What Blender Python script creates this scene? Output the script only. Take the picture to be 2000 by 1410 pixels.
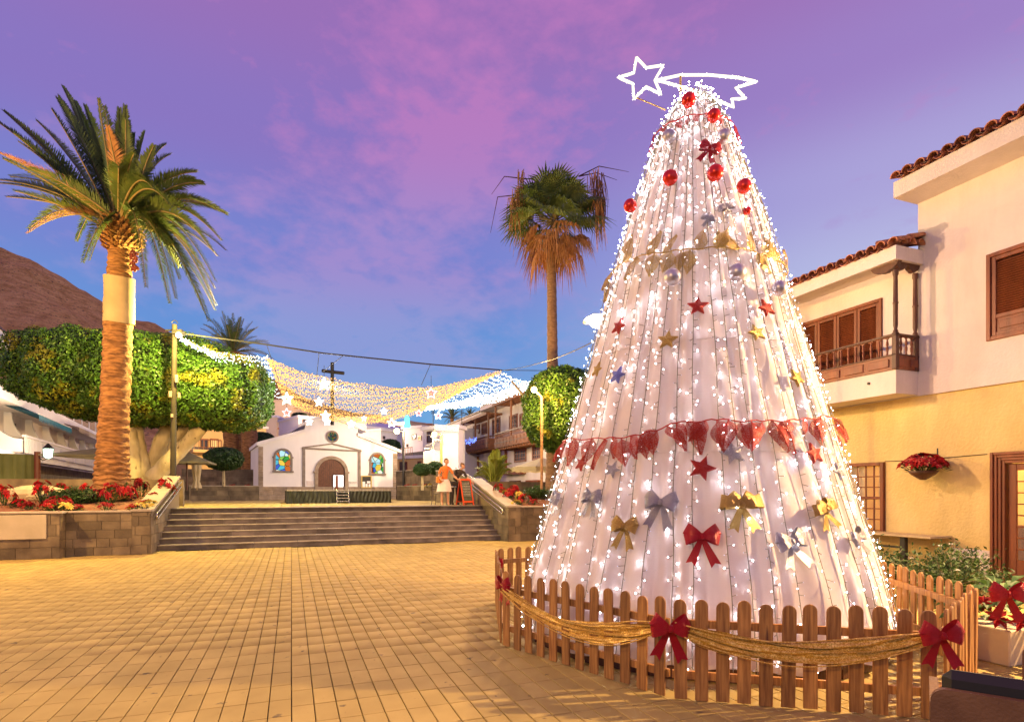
import bpy, math, random
import numpy as np
from mathutils import Vector, Matrix
rnd = random.Random(7)
sc = bpy.context.scene
for o in list(bpy.data.objects): bpy.data.objects.remove(o)
R_ = math.radians

# ------------------------------------------------------------------ camera
FPX, HOR, EYE, YAW = 1128.0, 957.0, 1.75, R_(20.9)
cam = bpy.data.cameras.new('camera'); co = bpy.data.objects.new('camera', cam); sc.collection.objects.link(co)
co.location = (0, 0, EYE); co.rotation_euler = (R_(90), 0, -YAW)
cam.sensor_width = 36; cam.lens = 36 * FPX / 2000; cam.shift_y = (HOR - 705) / 2000; cam.clip_end = 3000; cam.clip_start = 0.05
sc.camera = co
FW = Vector((math.sin(YAW), math.cos(YAW), 0)); RT = Vector((math.cos(YAW), -math.sin(YAW), 0))

# ------------------------------------------------------------------ view, world
sc.view_settings.view_transform = 'Standard'; sc.view_settings.look = 'None'
sc.view_settings.exposure = 0; sc.view_settings.gamma = 1; sc.view_settings.use_curve_mapping = False
sc.render.engine = 'CYCLES'
cy = sc.cycles
cy.use_denoising = True; cy.sample_clamp_indirect = 3; cy.sample_clamp_direct = 0
cy.max_bounces = 6; cy.diffuse_bounces = 3; cy.glossy_bounces = 3; cy.transmission_bounces = 4; cy.transparent_max_bounces = 12
cy.use_light_tree = True; cy.caustics_reflective = False; cy.caustics_refractive = False

def srgb(r, g, b):
    f = lambda c: ((c/255.0) / 12.92 if c/255.0 <= 0.04045 else ((c/255.0 + 0.055) / 1.055) ** 2.4)
    return (f(r), f(g), f(b), 1)

w = bpy.data.worlds.new("World"); sc.world = w; w.use_nodes = True
nt = w.node_tree; nt.nodes.clear(); N = nt.nodes.new; L = nt.links.new
def wmath(op, a, b=None, c=None):
    n = N('ShaderNodeMath'); n.operation = op
    for i, x in enumerate((a, b, c)):
        if x is None: continue
        if isinstance(x, (int, float)): n.inputs[i].default_value = x
        else: L(x, n.inputs[i])
    return n.outputs[0]
def wramp(fac, stops, interp='EASE'):
    n = N('ShaderNodeValToRGB'); n.color_ramp.interpolation = interp
    el = n.color_ramp.elements
    while len(el) < len(stops): el.new(0.5)
    for e, (p, c) in zip(el, stops): e.position = p; e.color = c
    L(fac, n.inputs[0]); return n.outputs[0]
def wmix(fac, a, b, mode='MIX'):
    n = N('ShaderNodeMix'); n.data_type = 'RGBA'; n.blend_type = mode
    if isinstance(fac, (int, float)): n.inputs[0].default_value = fac
    else: L(fac, n.inputs[0])
    for i, x in ((6, a), (7, b)):
        if isinstance(x, tuple): n.inputs[i].default_value = x
        else: L(x, n.inputs[i])
    return n.outputs[2]
tc = N('ShaderNodeTexCoord')
mp = N('ShaderNodeMapping'); mp.vector_type = 'POINT'; mp.inputs['Rotation'].default_value = (0, 0, YAW)
L(tc.outputs['Generated'], mp.inputs[0])       # x: towards the tree side, y: over the square, z: up
sp = N('ShaderNodeSeparateXYZ'); L(mp.outputs[0], sp.inputs[0])
X, Y, Z = sp.outputs
elev = wmath('MAXIMUM', Z, 0.0)
side = wmath('ADD', wmath('MULTIPLY', X, 0.5), 0.5)        # 0 west .. 1 east
base_w = wramp(elev, [(0.0, srgb(140, 194, 230)), (0.12, srgb(110, 168, 222)), (0.24, srgb(104, 148, 216)), (0.36, srgb(120, 132, 208)), (0.50, srgb(138, 118, 194)), (0.64, srgb(154, 112, 184)), (1.0, srgb(140, 90, 170))])
base_e = wramp(elev, [(0.0, srgb(185, 208, 234)), (0.15, srgb(176, 196, 230)), (0.30, srgb(184, 188, 228)), (0.42, srgb(172, 164, 218)), (0.54, srgb(158, 130, 198)), (0.66, srgb(160, 112, 182)), (1.0, srgb(130, 90, 170))])
base = wmix(wramp(side, [(0.45, (0, 0, 0, 1)), (0.78, (1, 1, 1, 1))]), base_w, base_e)
# clouds: thin rosy veils, denser along a band rising over the middle of the square
m2 = N('ShaderNodeMapping'); L(mp.outputs[0], m2.inputs[0]); m2.inputs['Scale'].default_value = (1.0, 0.7, 1.9); m2.inputs['Rotation'].default_value = (0.0, 0.62, 0.2)
n1 = N('ShaderNodeTexNoise'); L(m2.outputs[0], n1.inputs['Vector']); n1.inputs['Scale'].default_value = 6.5; n1.inputs['Detail'].default_value = 9; n1.inputs['Roughness'].default_value = 0.62; n1.inputs['Distortion'].default_value = 0.25
n2 = N('ShaderNodeTexNoise'); L(m2.outputs[0], n2.inputs['Vector']); n2.inputs['Scale'].default_value = 2.3; n2.inputs['Detail'].default_value = 4
n3 = N('ShaderNodeTexNoise'); L(m2.outputs[0], n3.inputs['Vector']); n3.inputs['Scale'].default_value = 26; n3.inputs['Detail'].default_value = 5; n3.inputs['Roughness'].default_value = 0.6
# distance from the band  X ~ 0.02*Z - 0.16
band = wmath('ABSOLUTE', wmath('ADD', X, wmath('ADD', wmath('MULTIPLY', Z, -0.68), 0.43)))
bandm = wmath('SUBTRACT', 1.0, wmath('MINIMUM', wmath('MULTIPLY', band, 3.2), 1.0))
c0 = wmath('ADD', wmath('ADD', wmath('MULTIPLY', n1.outputs[0], 1.0), wmath('MULTIPLY', n2.outputs[0], 0.5)), wmath('MULTIPLY', n3.outputs[0], 0.62))
c1 = wmath('ADD', c0, wmath('MULTIPLY', bandm, 0.40))
c2_ = wmath('MULTIPLY', wmath('SUBTRACT', c1, 1.13), 3.2)
cm = wramp(c2_, [(0.0, (0, 0, 0, 1)), (1.0, (1, 1, 1, 1))], 'LINEAR')
hi = wramp(elev, [(0.08, srgb(135, 176, 222)), (0.24, srgb(150, 158, 216)), (0.38, srgb(172, 142, 206)), (0.55, srgb(194, 126, 192)), (0.8, srgb(186, 114, 186))])
sky = wmix(wmath('MULTIPLY', cm, 0.74), base, hi)
below = wramp(Z, [(-0.02 + 0.02, (0.05, 0.04, 0.05, 1)), (0.001, (1, 1, 1, 1))], 'LINEAR')
sky2 = wmix(1.0, sky, below, 'MULTIPLY')
ns = N('ShaderNodeTexSky'); ns.sky_type = 'NISHITA'; ns.sun_disc = False; ns.sun_elevation = R_(-3); ns.sun_rotation = R_(200)
sky3 = wmix(0.03, sky2, ns.outputs[0], 'ADD')
bg = N('ShaderNodeBackground'); L(sky3, bg.inputs[0]); bg.inputs[1].default_value = 1.0
out = N('ShaderNodeOutputWorld'); L(bg.outputs[0], out.inputs[0])

# ------------------------------------------------------------------ pixel -> place helpers (positions measured on the photograph)
def ray(px, py):
    u = (px - 1000) / FPX; v = (HOR - py) / FPX
    d = FW + RT * u; return Vector((d.x, d.y, v))
def AD(px, py, d): return Vector((0, 0, EYE)) + ray(px, py) * d
def G(px, py, z=0.0):
    r = ray(px, py); return AD(px, py, (z - EYE) / r.z)
def AX(px, py, x): r = ray(px, py); return AD(px, py, x / r.x)
def AY(px, py, y): r = ray(px, py); return AD(px, py, y / r.y)
def CL(lat, dep, z=0.0): v = FW * dep + RT * lat; return Vector((v.x, v.y, z))
def AP(px, py, P, D):
    """vertical plane through P along unit D (2D): returns (s, z)"""
    r = ray(px, py)
    det = r.x * (-D[1]) + r.y * D[0]
    t = (P[0] * (-D[1]) + P[1] * D[0]) / det
    s = (r.x * t - P[0]) * D[0] + (r.y * t - P[1]) * D[1]
    return s, EYE + r.z * t

# ------------------------------------------------------------------ objects
COL = sc.collection
WM = {}
def thing(name, label, cat, loc=(0, 0, 0), rotz=0.0, group=None, kind=None):
    o = bpy.data.objects.new(name, None); COL.objects.link(o)
    o.location = loc; o.rotation_euler = (0, 0, rotz); o.empty_display_size = 0.2
    if label: o['label'] = label
    if cat: o['category'] = cat
    if group: o['group'] = group
    if kind: o['kind'] = kind
    WM[o.name] = Matrix.Translation(Vector(loc)) @ Matrix.Rotation(rotz, 4, 'Z')
    return o
def tag(o, label=None, cat=None, group=None, kind=None):
    if label: o['label'] = label
    if cat: o['category'] = cat
    if group: o['group'] = group
    if kind: o['kind'] = kind
    return o
def link(name, me, parent=None, loc=(0, 0, 0), rot=(0, 0, 0), scale=(1, 1, 1)):
    """object with shared mesh; loc in the parent's local frame"""
    o = bpy.data.objects.new(name, me); COL.objects.link(o)
    if parent: o.parent = parent
    o.location = loc; o.rotation_euler = rot; o.scale = scale
    pm = WM[parent.name] if parent else Matrix()
    WM[o.name] = pm @ Matrix.LocRotScale(Vector(loc), __import__('mathutils').Euler(rot), Vector(scale))
    return o
def copy_tree(o, loc=None, rot=None, scale=None, label=None, parent=None):
    c = o.copy(); COL.objects.link(c); c.parent = parent
    if loc is not None: c.location = loc
    if rot is not None: c.rotation_euler = rot
    if scale is not None: c.scale = scale
    if label: c['label'] = label
    WM[c.name] = Matrix()
    for ch in list(o.children): copy_tree(ch, parent=c)
    return c

class MB:
    def __init__(s): s.v = []; s.f = []; s.m = []; s.sm = []
    def add(s, vs, fs, mi=0, smooth=False):
        b = len(s.v); s.v += [tuple(v) for v in vs]
        for f in fs: s.f.append(tuple(i + b for i in f)); s.m.append(mi); s.sm.append(smooth)
    def box(s, x0, x1, y0, y1, z0, z1, mi=0):
        vs = [(x, y, z) for z in (z0, z1) for y in (y0, y1) for x in (x0, x1)]
        s.add(vs, [(0, 2, 3, 1), (4, 5, 7, 6), (0, 1, 5, 4), (2, 6, 7, 3), (0, 4, 6, 2), (1, 3, 7, 5)], mi)
    def bbox(s, x0, x1, y0, y1, z0, z1, b=0.01, mi=0):
        """box with chamfered edges"""
        vs = []; 
        def V(sx, sy, sz, k):
            x = (x0, x1)[sx]; y = (y0, y1)[sy]; z = (z0, z1)[sz]
            bx, by, bz = (b if not sx else -b), (b if not sy else -b), (b if not sz else -b)
            if k == 0: return (x, y + by, z + bz)
            if k == 1: return (x + bx, y, z + bz)
            return (x + bx, y + by, z)
        idx = {}
        for a in (0, 1):
            for c in (0, 1):
                for d in (0, 1):
                    for k in (0, 1, 2): idx[(a, c, d, k)] = len(vs); vs.append(V(a, c, d, k))
        I = idx; fs = []
        for a in (0, 1): fs.append((I[a,0,0,0], I[a,1,0,0], I[a,1,1,0], I[a,0,1,0]))
        for c in (0, 1): fs.append((I[0,c,0,1], I[1,c,0,1], I[1,c,1,1], I[0,c,1,1]))
        for d in (0, 1): fs.append((I[0,0,d,2], I[1,0,d,2], I[1,1,d,2], I[0,1,d,2]))
        for a in (0, 1):
            for c in (0, 1): fs.append((I[a,c,0,0], I[a,c,1,0], I[a,c,1,1], I[a,c,0,1]))
            for d in (0, 1): fs.append((I[a,0,d,0], I[a,1,d,0], I[a,1,d,2], I[a,0,d,2]))
        for c in (0, 1):
            for d in (0, 1): fs.append((I[0,c,d,1], I[1,c,d,1], I[1,c,d,2], I[0,c,d,2]))
        for a in (0, 1):
            for c in (0, 1):
                for d in (0, 1): fs.append((I[a,c,d,0], I[a,c,d,1], I[a,c,d,2]))
        s.add(vs, fs, mi)
    def prism(s, poly, fn0, fn1, mi=0, sides=True):
        """poly: 2D points; fn0/fn1 map to 3D front/back"""
        n = len(poly); vs = [fn0(p) for p in poly] + [fn1(p) for p in poly]
        fs = [tuple(range(n)), tuple(range(2*n-1, n-1, -1))]
        if sides: fs += [(i, i + n, (i+1) % n + n, (i+1) % n) for i in range(n)]
        s.add(vs, fs, mi)
    def tube(s, pts, rad, n=8, mi=0, cap=True, smooth=True):
        pts = [Vector(p) for p in pts]
        if not hasattr(rad, '__len__'): rad = [rad] * len(pts)
        vs = []; prev = None
        for i, p in enumerate(pts):
            t = (pts[min(i+1, len(pts)-1)] - pts[max(i-1, 0)]).normalized()
            if prev is None:
                up = Vector((0, 0, 1)) if abs(t.z) < 0.9 else Vector((1, 0, 0))
                a = t.cross(up).normalized()
            else:
                a = (prev - t * prev.dot(t)).normalized()
            prev = a; b = t.cross(a)
            for k in range(n):
                th = 2 * math.pi * k / n
                vs.append(p + (a * math.cos(th) + b * math.sin(th)) * rad[i])
        fs = []
        for i in range(len(pts) - 1):
            for k in range(n):
                fs.append((i*n + k, i*n + (k+1) % n, (i+1)*n + (k+1) % n, (i+1)*n + k))
        s.add(vs, fs, mi, smooth)
        if cap:
            s.add(vs[:n], [tuple(range(n))[::-1]], mi); s.add(vs[-n:], [tuple(range(n))], mi)
    def lathe(s, prof, n=24, mi=0, c=(0, 0, 0), smooth=True, fn=None):
        """prof [(r,z)]; fn(theta,z)->radius factor"""
        vs = []
        for r, z in prof:
            for k in range(n):
                th = 2 * math.pi * k / n; q = r * (fn(th, z) if fn else 1)
                vs.append((c[0] + q * math.cos(th), c[1] + q * math.sin(th), c[2] + z))
        fs = [(i*n + k, i*n + (k+1) % n, (i+1)*n + (k+1) % n, (i+1)*n + k) for i in range(len(prof)-1) for k in range(n)]
        s.add(vs, fs, mi, smooth)
        s.add([vs[k] for k in range(n)], [tuple(range(n))[::-1]], mi); s.add([vs[len(vs)-n+k] for k in range(n)], [tuple(range(n))], mi)
    def ball(s, c, r, n=12, m=8, mi=0, sz=1.0):
        prof = [(max(1e-4, math.sin(math.pi*i/m)) * r, -math.cos(math.pi*i/m) * r * sz) for i in range(m+1)]
        s.lathe(prof, n, mi, c)
    def octa(s, c, r, mi=0):
        x, y, z = c
        s.add([(x+r,y,z),(x-r,y,z),(x,y+r,z),(x,y-r,z),(x,y,z+r),(x,y,z-r)], [(0,2,4),(2,1,4),(1,3,4),(3,0,4),(2,0,5),(1,2,5),(3,1,5),(0,3,5)], mi, True)
    def strip(s, rows, mi=0, smooth=True, flip=False):
        """rows: list of equally long lists of points"""
        n = len(rows[0]); vs = [p for r in rows for p in r]
        fs = [(i*n+k, i*n+k+1, (i+1)*n+k+1, (i+1)*n+k) for i in range(len(rows)-1) for k in range(n-1)]
        s.add(vs, fs, mi, smooth)
    def mesh(s, name, mats):
        me = bpy.data.meshes.new(name); me.from_pydata(s.v, [], s.f)
        if not isinstance(mats, (list, tuple)): mats = [mats]
        for m in mats: me.materials.append(m)
        me.polygons.foreach_set('material_index', s.m); me.polygons.foreach_set('use_smooth', s.sm)
        me.update(); return me
    def build(s, name, mats, parent=None, world=False, fix=True):
        """world=True: vertices are in world space and get moved into the parent's frame"""
        if world and parent:
            inv = WM[parent.name].inverted(); s.v = [tuple(inv @ Vector(v)) for v in s.v]
        me = s.mesh(name, mats)
        if fix:
            import bmesh
            bm = bmesh.new(); bm.from_mesh(me); bmesh.ops.recalc_face_normals(bm, faces=bm.faces); bm.to_mesh(me); bm.free()
        return link(name, me, parent)

# numpy meshes for leaf masses
def np_mesh(name, V, F, mats, attr=None, midx=None):
    me = bpy.data.meshes.new(name); nv = len(V); nf, k = F.shape
    me.vertices.add(nv); me.vertices.foreach_set('co', np.asarray(V, dtype=np.float32).ravel())
    me.loops.add(nf * k); me.loops.foreach_set('vertex_index', F.astype(np.int32).ravel())
    me.polygons.add(nf); me.polygons.foreach_set('loop_start', np.arange(0, nf * k, k, dtype=np.int32))
    if not isinstance(mats, (list, tuple)): mats = [mats]
    for m in mats: me.materials.append(m)
    if midx is not None: me.polygons.foreach_set('material_index', midx.astype(np.int32))
    me.update(calc_edges=True)
    if attr is not None:
        a = me.attributes.new('rnd', 'FLOAT', 'FACE'); a.data.foreach_set('value', attr.astype(np.float32))
    me.validate(); return me
def leaf_cloud(P, Nrm, size, rs, aspect=0.5, tilt=0.7):
    """one rhombus leaf per point, turned around its outward normal"""
    n = len(P)
    d = Nrm + rs.normal(0, tilt, (n, 3)); d /= np.linalg.norm(d, axis=1)[:, None]
    t = rs.normal(0, 1, (n, 3)); t -= d * np.sum(t * d, axis=1)[:, None]; t /= np.linalg.norm(t, axis=1)[:, None]
    b = np.cross(d, t); s = (size * rs.uniform(0.6, 1.3, n))[:, None]
    V = np.stack([P - t * s, P + b * s * aspect + d * s * 0.15, P + t * s, P - b * s * aspect + d * s * 0.15], 1).reshape(-1, 3)
    F = np.arange(n * 4).reshape(-1, 4)
    return V, F

# ------------------------------------------------------------------ materials
def mat(name, c, c2=None, scale=4.0, rough=0.7, bump=0.0, bscale=None, metal=0.0, rand=0.0, emit=None, estr=0.0, stretch=None,
        trans=0.0, coat=0.0, detail=5, sheen=0.0, spots=None, spec=None, obj=False, bdist=0.02, macro=None):
    m = bpy.data.materials.new(name); m.use_nodes = True; t = m.node_tree; nn = t.nodes.new; ll = t.links.new
    p = t.nodes['Principled BSDF']; c = tuple(c) + ((1,) if len(c) == 3 else ())
    p.inputs['Roughness'].default_value = rough; p.inputs['Metallic'].default_value = metal
    if spec is not None: p.inputs['Specular IOR Level'].default_value = spec
    if coat: p.inputs['Coat Weight'].default_value = coat
    if sheen: p.inputs['Sheen Weight'].default_value = sheen
    src = None
    if obj: vec = nn('ShaderNodeTexCoord').outputs['Object']
    else: vec = nn('ShaderNodeNewGeometry').outputs['Position']
    if stretch:
        mpn = nn('ShaderNodeMapping'); mpn.inputs['Scale'].default_value = stretch; ll(vec, mpn.inputs[0]); vec = mpn.outputs[0]
    colour = None
    if c2 is not None:
        c2 = tuple(c2) + ((1,) if len(c2) == 3 else ())
        no = nn('ShaderNodeTexNoise'); no.inputs['Scale'].default_value = scale; no.inputs['Detail'].default_value = detail; ll(vec, no.inputs['Vector'])
        cr = nn('ShaderNodeValToRGB'); cr.color_ramp.elements[0].position = 0.32; cr.color_ramp.elements[1].position = 0.68
        cr.color_ramp.elements[0].color = c; cr.color_ramp.elements[1].color = c2; ll(no.outputs[0], cr.inputs[0]); colour = cr.outputs[0]
    if rand:
        oi = nn('ShaderNodeObjectInfo'); at = nn('ShaderNodeAttribute'); at.attribute_name = 'rnd'
        ad = nn('ShaderNodeMath'); ad.operation = 'ADD'; ll(oi.outputs['Random'], ad.inputs[0]); ll(at.outputs['Fac'], ad.inputs[1])
        fr = nn('ShaderNodeMath'); fr.operation = 'FRACT'; ll(ad.outputs[0], fr.inputs[0])
        ma = nn('ShaderNodeMapRange'); ma.inputs[3].default_value = 1 - rand; ma.inputs[4].default_value = 1 + rand; ll(fr.outputs[0], ma.inputs[0])
        hs = nn('ShaderNodeHueSaturation'); ll(ma.outputs[0], hs.inputs['Value'])
        if colour: ll(colour, hs.inputs['Color'])
        else: hs.inputs['Color'].default_value = c
        colour = hs.outputs[0]
    if macro:   # (scale, depth, z stretch): broad dirt and wear
        mp3 = nn('ShaderNodeMapping'); mp3.inputs['Scale'].default_value = (1, 1, macro[2]); ll(nn('ShaderNodeNewGeometry').outputs['Position'], mp3.inputs[0])
        n5 = nn('ShaderNodeTexNoise'); n5.inputs['Scale'].default_value = macro[0]; n5.inputs['Detail'].default_value = 7; n5.inputs['Roughness'].default_value = .65; ll(mp3.outputs[0], n5.inputs['Vector'])
        mr = nn('ShaderNodeMapRange'); mr.inputs[1].default_value = .35; mr.inputs[2].default_value = .62; mr.inputs[3].default_value = 1 - macro[1]; mr.inputs[4].default_value = 1.04; ll(n5.outputs[0], mr.inputs[0])
        h2 = nn('ShaderNodeHueSaturation'); ll(mr.outputs[0], h2.inputs['Value'])
        if colour: ll(colour, h2.inputs['Color'])
        else: h2.inputs['Color'].default_value = c
        colour = h2.outputs[0]
    if spots:   # (colour, scale, threshold)
        vo = nn('ShaderNodeTexNoise'); vo.inputs['Scale'].default_value = spots[1]; vo.inputs['Detail'].default_value = 3; ll(vec, vo.inputs['Vector'])
        cr2 = nn('ShaderNodeValToRGB'); cr2.color_ramp.elements[0].position = spots[2]; cr2.color_ramp.elements[1].position = spots[2] + 0.06; ll(vo.outputs[0], cr2.inputs[0])
        mx = nn('ShaderNodeMix'); mx.data_type = 'RGBA'; ll(cr2.outputs[0], mx.inputs[0])
        if colour: ll(colour, mx.inputs[6])
        else: mx.inputs[6].default_value = c
        mx.inputs[7].default_value = tuple(spots[0]) + ((1,) if len(spots[0]) == 3 else ()); colour = mx.outputs[2]
    if colour: ll(colour, p.inputs['Base Color'])
    else: p.inputs['Base Color'].default_value = c
    if bump:
        bn = nn('ShaderNodeTexNoise'); bn.inputs['Scale'].default_value = bscale or scale * 6; bn.inputs['Detail'].default_value = 6; ll(vec, bn.inputs['Vector'])
        bp = nn('ShaderNodeBump'); bp.inputs['Strength'].default_value = bump; bp.inputs['Distance'].default_value = bdist; ll(bn.outputs[0], bp.inputs['Height']); ll(bp.outputs[0], p.inputs['Normal'])
    if emit:
        p.inputs['Emission Color'].default_value = tuple(emit) + ((1,) if len(emit) == 3 else ()); p.inputs['Emission Strength'].default_value = estr
    if trans:
        tr = nn('ShaderNodeBsdfTranslucent'); ms = nn('ShaderNodeMixShader'); ms.inputs[0].default_value = trans
        if colour: ll(colour, tr.inputs[0])
        else: tr.inputs[0].default_value = c
        ll(p.outputs[0], ms.inputs[1]); ll(tr.outputs[0], ms.inputs[2]); ll(ms.outputs[0], t.nodes['Material Output'].inputs[0])
    return m
def emis(name, c, s):
    m = bpy.data.materials.new(name); m.use_nodes = True; t = m.node_tree; t.nodes.clear()
    e = t.nodes.new('ShaderNodeEmission'); e.inputs[0].default_value = tuple(c) + (1,); e.inputs[1].default_value = s
    o = t.nodes.new('ShaderNodeOutputMaterial'); t.links.new(e.outputs[0], o.inputs[0]); return m
def glitter(name, c, c2, rough=0.35, metal=0.5, scale=260, lace=0.0):
    """sequins: each cell has its own tilt and tone; lace>0 opens holes between the fibres"""
    m = bpy.data.materials.new(name); m.use_nodes = True; t = m.node_tree; nn = t.nodes.new; ll = t.links.new
    p = t.nodes['Principled BSDF']; p.inputs['Metallic'].default_value = metal; p.inputs['Roughness'].default_value = rough
    tcn = nn('ShaderNodeTexCoord'); vo = nn('ShaderNodeTexVoronoi'); vo.inputs['Scale'].default_value = scale; ll(tcn.outputs['Object'], vo.inputs['Vector'])
    sep = nn('ShaderNodeSeparateColor'); ll(vo.outputs['Color'], sep.inputs[0])
    cr = nn('ShaderNodeValToRGB'); cr.color_ramp.elements[0].position = 0.25; cr.color_ramp.elements[1].position = 0.95
    cr.color_ramp.elements[0].color = tuple(c) + (1,); cr.color_ramp.elements[1].color = tuple(c2) + (1,); ll(sep.outputs[0], cr.inputs[0]); ll(cr.outputs[0], p.inputs['Base Color'])
    bp = nn('ShaderNodeBump'); bp.inputs['Strength'].default_value = 0.9; bp.inputs['Distance'].default_value = 0.004; ll(sep.outputs[1], bp.inputs['Height']); ll(bp.outputs[0], p.inputs['Normal'])
    if lace:
        v2 = nn('ShaderNodeTexVoronoi'); v2.feature = 'DISTANCE_TO_EDGE'; v2.inputs['Scale'].default_value = scale * 0.2; ll(tcn.outputs['Object'], v2.inputs['Vector'])
        gt = nn('ShaderNodeMath'); gt.operation = 'LESS_THAN'; gt.inputs[1].default_value = 1 - lace; ll(v2.outputs['Distance'], gt.inputs[0])
        ll(gt.outputs[0], p.inputs['Alpha'])
    return m

M = {}
M['paver'] = mat('paver', (0.35, 0.26, 0.085), (0.44, 0.335, 0.115), 2.0, 0.82, 0.12, 70, rand=0.085, spots=((0.15, 0.115, 0.06), 6.5, 0.665), bdist=0.006, macro=(.4, .12, 1), spec=.25)
M['joint'] = mat('joint', (0.085, 0.06, 0.03), rough=0.95)
M['stone'] = mat('stone', (0.085, 0.06, 0.035), (0.19, 0.145, 0.085), 2.2, 0.8, 0.5, 40, rand=0.32, bdist=0.01)
M['stone_cap'] = mat('stone_cap', (0.30, 0.25, 0.19), (0.38, 0.32, 0.25), 3, 0.7, 0.25, 50, rand=0.1)
M['mortar'] = mat('mortar', (0.20, 0.155, 0.09), rough=0.95)
M['step'] = mat('step', (0.07, 0.055, 0.048), (0.17, 0.14, 0.125), 2.5, 0.75, 0.4, 45, rand=0.18, bdist=0.008)
M['nosing'] = mat('nosing', (0.20, 0.165, 0.135), (0.30, 0.25, 0.21), 4, 0.65, 0.2, 50, macro=(1.5, .3, 1))
M['cream_wall'] = mat('cream_wall', (0.70, 0.63, 0.60), (0.76, 0.69, 0.66), 1.2, 0.85, 0.5, 22, bdist=0.02, macro=(.8, .14, .25))
M['yellow_wall'] = mat('yellow_wall', (0.70, 0.53, 0.21), (0.78, 0.61, 0.28), 1.0, 0.85, 0.7, 18, bdist=0.03, macro=(.9, .2, .3))
M['white_wall'] = mat('white_wall', (0.74, 0.72, 0.70), (0.80, 0.79, 0.77), 1.5, 0.8, 0.25, 30)
M['white_clean'] = mat('white_clean', (0.78, 0.77, 0.78), (0.80, 0.79, 0.80), 2, .75, .15, 30, macro=(.7, .08, .3))
M['lilac_wall'] = mat('lilac_wall', (0.62, 0.58, 0.66), (0.70, 0.66, 0.74), 0.6, 0.85)
M['grey_trim'] = mat('grey_trim', (0.17, 0.14, 0.12), (0.26, 0.22, 0.19), 5, 0.8, 0.4, 50)
M['brown_wood'] = mat('brown_wood', (0.14, 0.035, 0.012), (0.24, 0.065, 0.022), 6, 0.45, 0.3, 40, rand=0.12, stretch=(1, 1, 0.15))
M['dark_wood'] = mat('dark_wood', (0.06, 0.022, 0.012), (0.11, 0.04, 0.02), 6, 0.5, 0.3, 40, stretch=(1, 1, 0.2))
M['balcony_wood'] = mat('balcony_wood', (0.16, 0.06, 0.025), (0.25, 0.10, 0.04), 4, 0.6, 0.3, 30, rand=0.1)
M['picket'] = mat('picket', (0.24, 0.095, 0.020), (0.54, 0.27, 0.065), 26, 0.62, 0.45, 60, rand=0.2, stretch=(1.6, 1.6, 0.10), spots=((0.12, 0.045, 0.015), 9, 0.68), macro=(3, .3, .4), bdist=0.004)
M['roof_tile'] = mat('roof_tile', (0.30, 0.10, 0.05), (0.45, 0.20, 0.11), 8, 0.8, 0.4, 50, rand=0.35)
M['cloth'] = mat('cloth', (0.80, 0.74, 0.72), (0.86, 0.81, 0.79), 1.5, 0.8, 0.12, 7, trans=0.35, sheen=0.3, bdist=0.03)
M['wire'] = mat('wire', (0.22, 0.20, 0.13), rough=0.6)
M['dark_wire'] = mat('dark_wire', (0.02, 0.02, 0.02), rough=0.6)
M['led'] = emis('led', (0.92, 0.90, 1.0), 75.0)
M['led_warm'] = emis('led_warm', (1.0, 0.52, 0.13), 2.3)
M['led_net'] = emis('led_net', (0.82, 1.0, 0.94), 12.0)
M['neon'] = emis('neon', (1.0, 0.93, 0.72), 9.0)
M['neon_tube'] = emis('neon_tube', (1.0, 0.92, 0.66), 1.7)
M['red_glit'] = glitter('red_glit', (0.35, 0.005, 0.006), (0.8, 0.06, 0.03), metal=0.25)
M['gold_glit'] = glitter('gold_glit', (0.35, 0.20, 0.03), (0.95, 0.66, 0.22), metal=0.6)
M['silver_glit'] = glitter('silver_glit', (0.28, 0.27, 0.32), (0.92, 0.90, 0.95), metal=0.55)
M['blue_glit'] = glitter('blue_glit', (0.08, 0.10, 0.42), (0.35, 0.38, 0.95), metal=0.4)
M['red_satin'] = glitter('red_satin', (0.42, 0.003, 0.012), (0.62, 0.01, 0.02), rough=0.3, metal=0.15, scale=140)
M['red_lace'] = glitter('red_lace', (0.45, 0.008, 0.005), (0.85, 0.07, 0.03), metal=0.2, lace=0.82)
M['gold_lace'] = glitter('gold_lace', (0.50, 0.30, 0.05), (0.95, 0.66, 0.20), metal=0.3, lace=0.80)
M['gauze'] = glitter('gauze', (0.62, 0.34, 0.035), (1.0, 0.72, 0.20), metal=0.25, scale=110)
M['red_ball'] = mat('red_ball', (0.50, 0.006, 0.004), (0.72, 0.03, 0.01), 9, 0.25, metal=0.35, coat=0.3)
M['silver_ball'] = mat('silver_ball', (0.38, 0.33, 0.36), (0.62, 0.58, 0.60), 14, 0.38, metal=0.6)
M['steel'] = mat('steel', (0.55, 0.52, 0.46), rough=0.25, metal=0.9)
M['iron'] = mat('iron', (0.03, 0.028, 0.025), rough=0.5, metal=0.3)
M['led_dim'] = emis('led_dim', (0.66, 0.74, 1.0), 1.5)
M['glass'] = mat('glass', (0.03, 0.03, 0.035), rough=0.06, spec=0.8)
M['soil'] = mat('soil', (0.20, 0.075, 0.035), (0.30, 0.14, 0.075), 6, 0.95, 0.9, 25, bdist=0.06)
print('base ok')
# ================================================================== GROUND AND STEPS
UP = 1.17          # level of the upper square
Y0 = 18.35         # front of the planter walls
YS = 19.1          # foot of the steps
XL, XR = -3.62, 6.88
NR, RUN = 7, 0.34
YT = YS + (NR - 1) * RUN

g = MB(); g.add([(-900, -60, -0.03), (900, -60, -0.03), (900, YS+1, -0.03), (-900, YS+1, -0.03)], [(0, 1, 2, 3)])
ground = g.build('ground', M['joint'], fix=False); tag(ground, kind='structure')

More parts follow.
